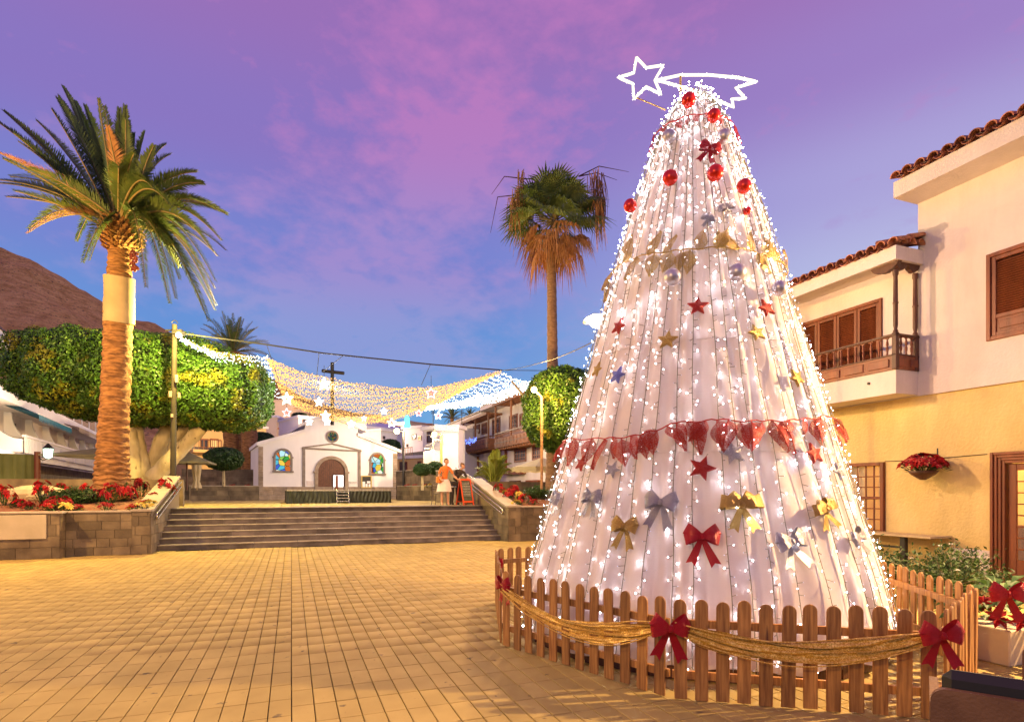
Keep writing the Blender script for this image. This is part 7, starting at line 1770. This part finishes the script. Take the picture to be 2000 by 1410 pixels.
# street lamp behind the tree
sl = thing('street_lamp', 'bright street lamp on an arm half hidden by the left flank of the cone tree', 'street lamp', AD(1200, 950, 12.3)); c = AD(1163, 629, 12.3)
m = MB(); m.tube([AD(1215, 1040, 12.3), AD(1215, 640, 12.3), AD(1205, 622, 12.3), AD(1175, 622, 12.3)], [.07, .05, .035, .03], 8); m.build('pole', M['iron'], sl, True)
m = MB(); m.prism([(-.26, -.03), (-.05, .09), (.18, .10), (.26, .03), (.2, -.05), (-.2, -.06)], lambda q: c + RT*q[0] - FW*.12 + Vector((0, 0, q[1] + .04)), lambda q: c + RT*q[0] + FW*.12 + Vector((0, 0, q[1] + .04))); m.build('lamp_head', mat('lamp_head', (.5, .4, .3), rough=.4), sl, True)
m = MB(); m.ball(c + Vector((0, 0, -.03)) + RT*.03 - FW*.05, .15, 12, 8, sz=.7); m.build('bulb', emis('lamp_bulb', (1, .78, .45), 50), sl, True)
def small_lamp(label, px, py, pyb, d, r, pole_mt, strength=30):
    t = thing('street_lamp', label, 'street lamp', AD(px, pyb, d), group='street lamps of the square'); m = MB(); m.tube([AD(px, pyb, d), AD(px, py, d)], .07, 8); m.build('pole', pole_mt, t, True)
    c = AD(px, py, d); m = MB(); m.tube([c, c - RT*.35 + Vector((0, 0, .02))], .04, 6); m.build('arm', pole_mt, t, True); m = MB(); m.ball(c - RT*.4, r, 10, 8); m.build('globe', emis('lamp_globe', (1, .62, .2), strength), t, True)
small_lamp('lamp post between the chapel and the lilac house', 788, 842, 950, 35, .17, M['iron']); small_lamp('gold-lit lamp post in front of the plain lilac wall', 862, 848, 957, 33.5, .15, mat('gold_pole', (.5, .35, .1), rough=.5), 20)
t = thing('street_lamp', 'glowing orange lamp above the round ficus ball', 'street lamp', AD(1056, 955, 19.5), group='street lamps of the square'); m = MB(); m.tube([AD(1058, 955, 19.5), AD(1058, 775, 19.5), AD(1046, 764, 19.5)], .05, 8); m.build('pole', M['wash_trunk'], t, True); m = MB(); m.ball(AD(1043, 761, 19.5), .10, 10, 8); m.build('globe', M['sod_glow'], t, True)
# cables
def cable(label, P, r=.018, sag=0.0):
    pts = []
    for a, b in zip(P, P[1:]):
        for i in range(12): q = i/12; pts.append(a.lerp(b, q) - Vector((0, 0, 4*sag*q*(1-q))))
    pts.append(P[-1]); m = MB(); m.tube(pts, r, 5, cap=False); o = m.build('cable', M['dark_wire'], fix=False); tag(o, label, 'cable'); return o
K0 = AD(345, 650, DP1); K1 = AD(980, 723, 25)
cable('thick dark cable from the lamp pole to the peak of the light net', [K0, AD(520, 673, 21.8), AD(632, 690, 22.6), AD(845, 712, 24), K1], .03)
cable('thin cable from the net peak up to the street lamp behind the tree', [K1, AD(1060, 707, 18), AD(1165, 664, 12.5)], .012, .05)
cable('thin straight cable from the net peak to the fan palm', [K1, AD(1078, 724, 24.3)], .015)
for i, (a, b, lb) in enumerate((((521, 673), (545, 745), 'slanting tie wire at the left corner of the yellow net'), ((623, 690), (618, 742), 'tie wire above the metal cross, left one'), ((672, 693), (632, 725), 'tie wire running down to the metal cross'), ((841, 711), (823, 752), 'tie wire above the middle of the net, right one'))):
    cable(lb, [AD(*a, 22.5 + i*.4), AD(*b, 24)], .012)
def poly_at(P, t):
    u = t*(len(P)-1); i = min(int(u), len(P)-2); f = u - i; a, b = P[i], P[i+1]; return tuple(a[k]*(1-f) + b[k]*f for k in range(len(a)))
def smooth_poly(P, n=40):
    out_ = []; Q = [P[0]] + list(P) + [P[-1]]
    for i in range(1, len(Q)-2):
        a, b, c, d = Q[i-1:i+3]
        for k in range(8): t = k/8; out_.append(tuple(.5*((2*b[j]) + (-a[j]+c[j])*t + (2*a[j]-5*b[j]+4*c[j]-d[j])*t*t + (-a[j]+3*b[j]-3*c[j]+d[j])*t**3) for j in range(len(a))))
    out_.append(P[-1]); return out_
def net_section(parent, name, top, bot, ns_, nl, mt, r, seed, wire=True, jit=1.2):
    rq = random.Random(seed); T, B = smooth_poly(top), smooth_poly(bot); m = MB()
    for j in range(ns_):
        f = j/(ns_-1); pts = []
        for i in range(49):
            a = poly_at(T, i/48); b = poly_at(B, i/48); x = a[0]*(1-f) + b[0]*f; y = a[1]*(1-f) + b[1]*f; d = a[2]*(1-f) + b[2]*f
            y += 1.1*math.sin(i*.8 + j*1.3)
            pts.append(AD(x, y, d))
        if wire: m.tube(pts, .008, 3, 0, cap=False)
        L_ = len(pts) - 1
        for k in range(nl):
            t = (k + rq.uniform(.2, .8))/nl*L_; i = min(int(t), L_-1); p = pts[i].lerp(pts[i+1], t - i); q = p + Vector((rq.gauss(0, .02), rq.gauss(0, .02), rq.gauss(-.02, .03)))
            m.octa(q, r*rq.uniform(.6, 1.25), 1)
    o = m.build(name, [M['wrap'], mt], parent, True, fix=False); tag(o, kind='stuff'); return o
net = thing('light_net', 'sagging net of thousands of warm and white fairy lights over the church square', 'light net', K1)
net_section(net, 'warm_net', [(520, 697, 21.6), (560, 716, 21.8), (640, 738, 22.5), (720, 752, 23), (800, 758, 23.5), (870, 752, 24), (930, 738, 24.5), (980, 725, 25)], [(553, 775, 32), (590, 798, 32.5), (650, 816, 33), (710, 821, 33), (760, 816, 33), (810, 801, 33), (855, 788, 32), (900, 762, 30)], 32, 175, M['led_warm'], .026, 1)
net_section(net, 'white_net_left', [(350, 657, DP1), (400, 680, 21), (450, 692, 21.3), (500, 697, 21.5), (522, 698, 21.6)], [(352, 664, DP1), (420, 700, 22), (480, 738, 25), (520, 762, 29), (548, 778, 32)], 9, 60, M['led_net'], .016, 2)
net_section(net, 'white_net_right', [(980, 727, 25), (1000, 738, 24.8), (1025, 745, 24.5), (1066, 740, 24)], [(835, 798, 33), (900, 792, 32), (970, 780, 29), (1066, 743, 24)], 14, 70, M['led_net'], .016, 3)
net_section(net, 'white_edge', [(835, 793, 32), (900, 783, 31), (960, 771, 28), (1066, 740, 24)], [(830, 800, 33), (900, 795, 32), (970, 783, 29), (1066, 745, 24)], 7, 110, M['led_net'], .021, 4)
net_section(net, 'warm_edge', [(560, 775, 31), (640, 805, 32), (710, 814, 32.5), (770, 808, 33), (840, 788, 32)], [(560, 783, 32), (640, 819, 33), (710, 825, 33), (770, 819, 33), (840, 797, 33)], 6, 160, M['led_warm'], .029, 5)
m = MB(); m.tube([AD(1000, 745, 25), AD(1022, 772, 22), AD(1032, 782, 21.6)], .05, 6); m.build('brace', M['wrap'], net, True)
# hanging stars
def hstar(px, py, r, d, c_out, c_in, label):
    t = thing('hanging_star', label, 'star light', AD(px, py, d), group='lit stars hanging from the net'); s = d/FPX; c = AD(px, py, d); rr_ = r*s
    def ring(k, nm, mt, th_):
        P = [c + (RT*math.cos(a) + Vector((0, 0, math.sin(a))))*(rr_*k*(1 if i % 2 == 0 else .42)) for i, a in enumerate([math.pi/2 + i*math.pi/5 for i in range(10)])]; P.append(P[0]); m = MB(); m.tube(P, th_, 5); m.build(nm, mt, t, True)
    ring(1, 'outer_outline', c_out, .03); ring(.5, 'inner_outline', c_in, .025)
    m = MB(); m.tube([c + Vector((0, 0, rr_)), c + Vector((0, 0, rr_ + .5))], .01, 4); m.build('cord', M['dark_wire'], t, True)
CY = emis('star_cyan', (.55, 1.0, .9), 3.5); WH = emis('star_white', (.9, .95, 1.0), 5); PK = emis('star_pink', (1.0, .55, .6), 3); RD = emis('star_red', (1.0, .12, .08), 2.5)
for px, py, r, d, a, b, lb in [(633, 750, 13, 24, WH, CY, 'large white and cyan star in front of the upper left part of the net'), (560, 779, 13, 26, CY, CY, 'cyan star at the lower left corner of the net'), (560, 806, 9, 29, PK, RD, 'pink star hanging below the cyan corner star'), (623, 785, 9, 27, WH, WH, 'small white star left of the middle of the net'), (636, 812, 10, 31, WH, WH, 'white star touching the chapel apex'), (639, 824, 7, 31, WH, CY, 'small white star just below the one at the chapel apex'),
    (604, 824, 7, 31, WH, PK, 'small white star above the left chapel roof'), (686, 828, 8, 31, WH, PK, 'white star above the right chapel roof'), (842, 768, 12, 25, PK, RD, 'pink red star high in the right part of the net'), (818, 807, 7, 29, PK, RD, 'small pink star right of the teal lamp'), (856, 812, 8, 29, WH, RD, 'white and red star against the blue sky under the net'), (765, 826, 9, 30, WH, RD, 'white and red star left of the teal lamp'), (750, 803, 7, 29, WH, WH, 'white star on the lower edge of the net'), (711, 817, 5, 31, WH, PK, 'tiny star at the lowest point of the net'), (933, 775, 8, 27, WH, CY, 'cyan star on the white right-hand net')]:
    hstar(px, py, r, d, a, b, lb)
t = thing('hanging_lamp', 'teal glowing bell-shaped lamp hanging right of the middle of the net', 'lamp', AD(795, 824, 30)); c = AD(795, 824, 30); m = MB(); m.lathe([(.06, .34), (.13, .2), (.15, -.1), (.2, -.25), (.12, -.3)], 10, c=tuple(c)); m.build('shade', emis('teal_glow', (.15, .9, .75), 2.5), t, True); m = MB(); m.tube([c + Vector((0, 0, .3)), c + Vector((0, 0, .8))], .012, 4); m.build('cord', M['dark_wire'], t, True)

# ================================================================== PEOPLE, CHAIRS AND BOARD
M['skin'] = mat('skin', (.50, .26, .16), (.56, .30, .19), 8, .55); M['hair_blond'] = mat('hair_blond', (.09, .035, .012), (.16, .07, .025), 12, .6); M['orange_cloth'] = mat('orange_cloth', (.65, .14, .02), (.75, .22, .04), 6, .8); M['brown_cloth'] = mat('brown_cloth', (.22, .09, .04), (.32, .14, .06), 6, .8); M['white_skirt'] = mat('white_skirt', (.70, .60, .56), (.78, .70, .66), 5, .8); M['dark_cloth'] = mat('dark_cloth', (.03, .02, .02), (.05, .035, .03), 6, .8)
def skin_body(name, J, E_, Rr, mt, parent, root=0, lvl=2):
    me = bpy.data.meshes.new(name); me.from_pydata([tuple(p) for p in J], E_, []); me.materials.append(mt); o = link(name, me, parent)
    md = o.modifiers.new('skin', 'SKIN'); md.use_smooth_shade = True; sk = me.skin_vertices[0].data
    for i, r in enumerate(Rr): sk[i].radius = (r, r) if not hasattr(r, '__len__') else r; sk[i].use_root = (i == root)
    ss = o.modifiers.new('sub', 'SUBSURF'); ss.levels = lvl; ss.render_levels = lvl; return o
def hand(parent, p, d, mt, side=1):
    """palm with four fingers and a thumb"""
    d = Vector(d).normalized(); s = d.cross(Vector((0, 1, 0))); s = s.normalized() if s.length > .1 else Vector((1, 0, 0)); b = d.cross(s); m = MB(); p = Vector(p)
    m.tube([p, p + d*.04, p + d*.085], [.022, .036, .034], 8)
    for k, L_ in enumerate((.065, .075, .07, .055)): q = p + d*.08 + s*(k - 1.5)*.019; m.tube([q, q + d*L_*.5 + b*.008, q + d*L_*.85 + b*.03], [.010, .009, .007], 6)
    q = p + d*.03 + s*.03*side; m.tube([q, q + d*.03 + s*.03*side, q + d*.06 + s*.035*side], [.012, .010, .008], 6); m.build('hand', mt, parent)
def head(parent, c, face, hair, hat=None):
    c = Vector(c); f = Vector(face).normalized(); s = f.cross(Vector((0, 0, 1))).normalized(); m = MB(); rows = []
    for i in range(13):
        ph = math.pi*i/12; row = []
        for k in range(17):
            th = 2*math.pi*k/16; x, y, z = math.sin(ph)*math.cos(th), math.sin(ph)*math.sin(th), math.cos(ph); w_ = 1 - .25*max(0, -z)
            row.append(c + s*(x*.078*w_) + f*(y*.098*w_) + Vector((0, 0, z*.118)))
        rows.append(row)
    m.strip(rows); n0 = c + f*.092; m.add([n0 + Vector((0, 0, .015)), n0 + s*.014 + Vector((0, 0, -.022)), n0 - s*.014 + Vector((0, 0, -.022)), n0 + f*.028 + Vector((0, 0, -.018))], [(0, 1, 3), (0, 3, 2), (1, 2, 3)])
    for sg in (-1, 1): m.ball(c + s*sg*.078, .022, 6, 5, sz=1.3)
    m.build('head', M['skin'], parent)
    m = MB()
    for sg in (-1, 1): m.ball(c + f*.088 + s*sg*.03 + Vector((0, 0, .005)), .009, 6, 4)
    m.build('eyes', M['iron'], parent); m = MB(); m.tube([c + f*.09 - s*.022 + Vector((0, 0, -.05)), c + f*.094 + Vector((0, 0, -.052)), c + f*.09 + s*.022 + Vector((0, 0, -.05))], .006, 5); m.build('mouth', mat('lips', (.4, .1, .08)), parent)
    m = MB(); rows = []
    for i in range(9):
        ph = math.pi*.62*i/8; row = []
        for k in range(17):
            th = 2*math.pi*k/16; x, y, z = math.sin(ph)*math.cos(th), math.sin(ph)*math.sin(th), math.cos(ph); ff = .72 if (y > .3 and z < .45) else 1.12; row.append(c + s*x*.086*ff + f*(y*.102*ff - .012) + Vector((0, 0, z*.13)))
        rows.append(row)
    m.strip(rows); m.build('hair', hair, parent)
pz = UP
pA = AY(868, 957, YT + .65); per = thing('person', 'person in an orange top and pale skirt standing at the top of the steps', 'person', (pA.x, pA.y, pz), -YAW*0)
V3 = Vector
# woman leaning slightly to the right (towards the board)
skin_body('legs', [V3((0,0,.92)), V3((-.09,0,.86)), V3((-.10,-.02,.48)), V3((-.10,.03,.08)), V3((-.10,-.12,.03)), V3((.09,0,.86)), V3((.12,-.06,.48)), V3((.15,.04,.08)), V3((.15,-.11,.03))], [(0,1),(1,2),(2,3),(3,4),(0,5),(5,6),(6,7),(7,8)], [.12, .095, .06, .042, .035, .095, .06, .042, .035], M['skin'], per)
skin_body('torso', [V3((0,0,.95)), V3((.01,-.01,1.12)), V3((.03,-.02,1.32)), V3((.04,-.03,1.45)), V3((.05,-.04,1.52)), V3((-.14,-.02,1.42)), V3((-.22,-.04,1.20)), V3((.21,-.04,1.42)), V3((.32,-.10,1.20))], [(0,1),(1,2),(2,3),(3,4),(3,5),(5,6),(3,7),(7,8)], [.14, (.13,.10), (.15,.11), .10, .05, .055, .05, .055, .05], M['orange_cloth'], per)
skin_body('arm', [V3((-.22,-.04,1.20)), V3((-.24,-.10,1.08)), V3((-.17,-.24,.95))], [(0,1),(1,2)], [.045, .038, .03], M['skin'], per); skin_body('arm', [V3((.32,-.10,1.20)), V3((.36,-.14,1.10)), V3((.46,-.24,1.0))], [(0,1),(1,2)], [.045, .038, .03], M['skin'], per)
hand(per, (-.17, -.24, .95), (.3, -.7, -.3), M['skin']); hand(per, (.46, -.24, 1.0), (.6, -.5, -.2), M['skin'])
m = MB(); rows = [[(r*math.cos(t)*1.1*(1 + .05*math.sin(t*7)), r*math.sin(t)*.8*(1 + .05*math.sin(t*7)), z) for t in np.linspace(0, 2*math.pi, 33)] for z, r in ((1.0, .14), (.92, .19), (.75, .235), (.52, .27))]; m.strip(rows); m.build('skirt', M['white_skirt'], per, fix=False)
skin_body('neck', [V3((.05,-.04,1.49)), V3((.06,-.05,1.60))], [(0,1)], [.05, .045], M['skin'], per); head(per, (.07, -.07, 1.68), (.5, -.8, -.1), M['hair_blond'])
m = MB(); m.bbox(-.34, -.12, -.16, .02, .86, 1.10, .03); m.build('shoulder_bag', mat('bag', (.7, .16, .02), (.8, .25, .04), 4, .6), per)
m = MB(); m.tube([(-.23, -.07, 1.08), (-.05, -.14, 1.3), (.1, -.06, 1.47)], .012, 5); m.build('strap', M['brown_cloth'], per)
# second person bending towards the board
pB2 = AY(888, 957, YT + 1.0); pe2 = thing('person', 'person in dark clothes bending forward beside the sandwich board', 'person', (pB2.x, pB2.y, pz), 0)
skin_body('legs', [V3((0,0,.90)), V3((-.09,.0,.84)), V3((-.10,-.04,.46)), V3((-.10,.03,.08)), V3((-.09,-.13,.03)), V3((.09,0,.84)), V3((.12,-.02,.46)), V3((.13,.05,.08)), V3((.15,-.11,.03))], [(0,1),(1,2),(2,3),(3,4),(0,5),(5,6),(6,7),(7,8)], [.13, .10, .07, .05, .04, .10, .07, .05, .04], M['dark_cloth'], pe2)
skin_body('torso', [V3((0,0,.93)), V3((.06,-.03,1.08)), V3((.14,-.07,1.24)), V3((.19,-.10,1.34)), V3((.22,-.13,1.39)), V3((.0,-.06,1.33)), V3((-.04,-.16,1.14)), V3((.36,-.12,1.28)), V3((.44,-.20,1.08))], [(0,1),(1,2),(2,3),(3,4),(3,5),(5,6),(3,7),(7,8)], [.14, (.14,.11), (.16,.12), .10, .05, .055, .05, .055, .05], M['dark_cloth'], pe2)
skin_body('arm', [V3((-.04,-.16,1.14)), V3((.02,-.24,1.02)), V3((.14,-.30,.92))], [(0,1),(1,2)], [.045, .038, .03], M['skin'], pe2); skin_body('arm', [V3((.44,-.20,1.08)), V3((.52,-.28,1.0)), V3((.60,-.34,.90))], [(0,1),(1,2)], [.045, .038, .03], M['skin'], pe2)
hand(pe2, (.14, -.30, .92), (.5, -.6, -.5), M['skin']); hand(pe2, (.60, -.34, .90), (.4, -.4, -.7), M['skin']); skin_body('neck', [V3((.22,-.13,1.37)), V3((.25,-.16,1.46))], [(0,1)], [.05, .045], M['skin'], pe2); head(pe2, (.28, -.20, 1.53), (.5, -.7, -.4), M['hair_blond'])
# terrace chairs and a round table near the people
def metal_chair(label, px, d_y, rot):
    p = AY(px, 957, d_y); t = thing('metal_chair', label, 'chair', (p.x, p.y, UP), rot, group='grey metal terrace chairs'); mt = M['grey_metal']
    for sx_ in (-.2, .2):
        m = MB(); m.tube([(sx_*1.15, -.24, 0), (sx_, -.19, .44)], .014, 6); m.build('leg', mt, t); m = MB(); m.tube([(sx_*1.15, .28, 0), (sx_, .2, .45), (sx_, .26, .82)], .014, 6); m.build('leg', mt, t)
    m = MB(); m.bbox(-.21, .21, -.21, .21, .43, .455, .008); m.build('seat', mt, t)
    for z in (.58, .66, .74, .81): m = MB(); m.bbox(-.2, .2, .2 + z*.04, .215 + z*.04, z - .02, z + .02, .004); m.build('backrest_slat', mt, t)
M['grey_metal'] = mat('grey_metal', (.16, .13, .11), rough=.4, metal=.5)
metal_chair('grey metal chair to the left behind the person in orange', 858, YT + 1.2, 2.6); metal_chair('grey metal chair between the two people', 878, YT + 1.5, .4); metal_chair('grey metal chair hidden behind the sandwich board', 915, YT + 1.6, -.6)
tb_ = thing('cafe_table', 'small round pale table hidden between the two people', 'table', (AY(880, 957, YT + 1.2).x, YT + 1.2, UP)); m = MB(); m.lathe([(.32, .70), (.33, .715), (.32, .73)], 24); m.build('tabletop', M['white_wall'], tb_); m = MB(); m.tube([(0, 0, 0), (0, 0, .70)], .025, 8); m.lathe([(.2, 0), (.19, .02)], 16); m.build('pedestal', M['iron'], tb_)
# sandwich board
bx = AY(908, 957, YT + .55); sb = thing('sandwich_board', 'red framed chalk menu board standing open at the top of the steps', 'sandwich board', (bx.x, bx.y, UP), .30)
RF = mat('red_frame', (.62, .06, .015), (.72, .10, .02), 5, .45); CHK = mat('chalk', (.055, .06, .035), (.09, .095, .06), 4, .8)
BWI, BHT = .50, 1.02
for s, nm in ((-1, 'front_panel'), (1, 'back_panel')):
    def tp(x, z, off=0): return Vector((x, s*(.26*(1 - z/BHT) + .01) + (off if s < 0 else -off), z))
    pn = thing(nm, None, None); pn.parent = sb; WM[pn.name] = WM[sb.name].copy()
    for (x0, x1, z0_, z1_) in ((-BWI/2, -BWI/2 + .05, 0, BHT), (BWI/2 - .05, BWI/2, 0, BHT), (-BWI/2 + .05, BWI/2 - .05, BHT - .07, BHT), (-BWI/2 + .05, BWI/2 - .05, .10, .17)):
        m = MB(); v = [tp(x, z, o_) for o_ in (-.015, .015) for z in (z0_, z1_) for x in (x0, x1)]; m.add(v, [(0,1,3,2), (4,5,7,6), (0,1,5,4), (2,3,7,6), (0,2,6,4), (1,3,7,5)]); m.build('frame_bar', RF, pn)
    m = MB(); v = [tp(x, z, o_) for o_ in (-.006, .006) for z in (.17, BHT - .07) for x in (-BWI/2 + .05, BWI/2 - .05)]; m.add(v, [(0,1,3,2), (4,5,7,6), (0,1,5,4), (2,3,7,6), (0,2,6,4), (1,3,7,5)]); m.build('blackboard', CHK, pn)
m = MB(); cr3 = random.Random(4)
for k in range(9):
    z = .86 - k*.062; x = -.17
    while x < .15:
        w_ = cr3.uniform(.02, .06); y = -(.26*(1 - z/BHT) + .01) - .009; dy = .26/BHT*.012; m.add([(x, y, z), (x + w_, y, z), (x + w_, y + dy, z + .012), (x, y + dy, z + .012)], [(0,1,2,3)]); x += w_ + .015
o = m.build('chalk_writing', M['white_wall'], sb, fix=False); tag(o, kind='stuff')
# ================================================================== LAMP LIGHT AND ADDED FILL LIGHTS
def point(name, loc, power, col, r=0.12):
    l = bpy.data.lights.new(name, 'POINT'); l.energy = power; l.color = col; l.shadow_soft_size = r
    o = bpy.data.objects.new(name, l); COL.objects.link(o); o.location = loc; return o
def spot(name, loc, to, power, col, ang, r=0.08):
    l = bpy.data.lights.new(name, 'SPOT'); l.energy = power; l.color = col; l.shadow_soft_size = r; l.spot_size = R_(ang); l.spot_blend = .4
    o = bpy.data.objects.new(name, l); COL.objects.link(o); o.location = loc; o.rotation_euler = (Vector(to) - Vector(loc)).to_track_quat('-Z', 'Y').to_euler(); return o
SOD = (1.0, 0.57, 0.17); WRM = (1.0, 0.72, 0.45)
point('street_lamp_light', AD(1162, 624, 12.0), 1350, (1.0, 0.60, 0.34))
spot('wall_lantern_light', CL(8.6, 6.0, 4.7), CL(1.5, 5.2, 0), 7000, (1.0, 0.62, 0.28), 130, 0.07)
point('left_fill_light', Vector((-9.5, 15.2, 6.9)), 5600, SOD, 0.12)  # added light with no fixture, brightens the ground on the left
point('pole_lamp_light', AD(364, 645, 19.3), 3500, (1.0, 0.76, 0.2), 0.12)
point('rear_fill_light', CL(-4.5, -3.0, 6.5), 1900, SOD, 0.1)  # fill added behind the camera, no lamp is built there
point('ficus_lamp_light', AD(1043, 760, 18.9), 1100, SOD, 0.1)
point('square_lamp_and_fill', AD(784, 842, 34.5), 600, WRM, 0.1)
point('square_lamp_and_fill', AD(850, 848, 32.8), 130, WRM, 0.1)
point('square_lamp_and_fill', AD(640, 790, 24.5), 950, (1.0, 0.90, 0.80), 0.3)  # not a lamp post: fill added under the net for the chapel front
point('terrace_fill_light', AD(105, 850, 30), 1000, WRM, 0.1)  # added to lift the dark terrace row, no lamp stands here
point('house_front_fill', AD(955, 800, 31), 2300, WRM, 0.15)  # extra light without a fixture, added for the balcony house front
point('ochre_house_fill', AD(425, 850, 42), 1500, (1.0, .6, .2), 0.15)  # light put in to brighten the ochre house, no lamp there
point('hillside_fill_light', AD(700, 838, 50), 2000, WRM, 0.2)  # unseen light added to warm the houses behind the chapel
point('hillside_fill_light', AD(600, 830, 54), 2500, WRM, 0.2)  # second added light for these houses, no street lamp modelled
point('hillside_fill_light', AD(690, 806, 100), 40000, WRM, 0.2)  # strong added light for the distant houses on the slope
point('room_light', Vector((BX + 1.2, 8.6, 2.6)), 160, (1.0, .72, .32), 0.1)
point('room_light', Vector((BX + 1.2, 5.6, 2.6)), 160, (1.0, .72, .32), 0.1)
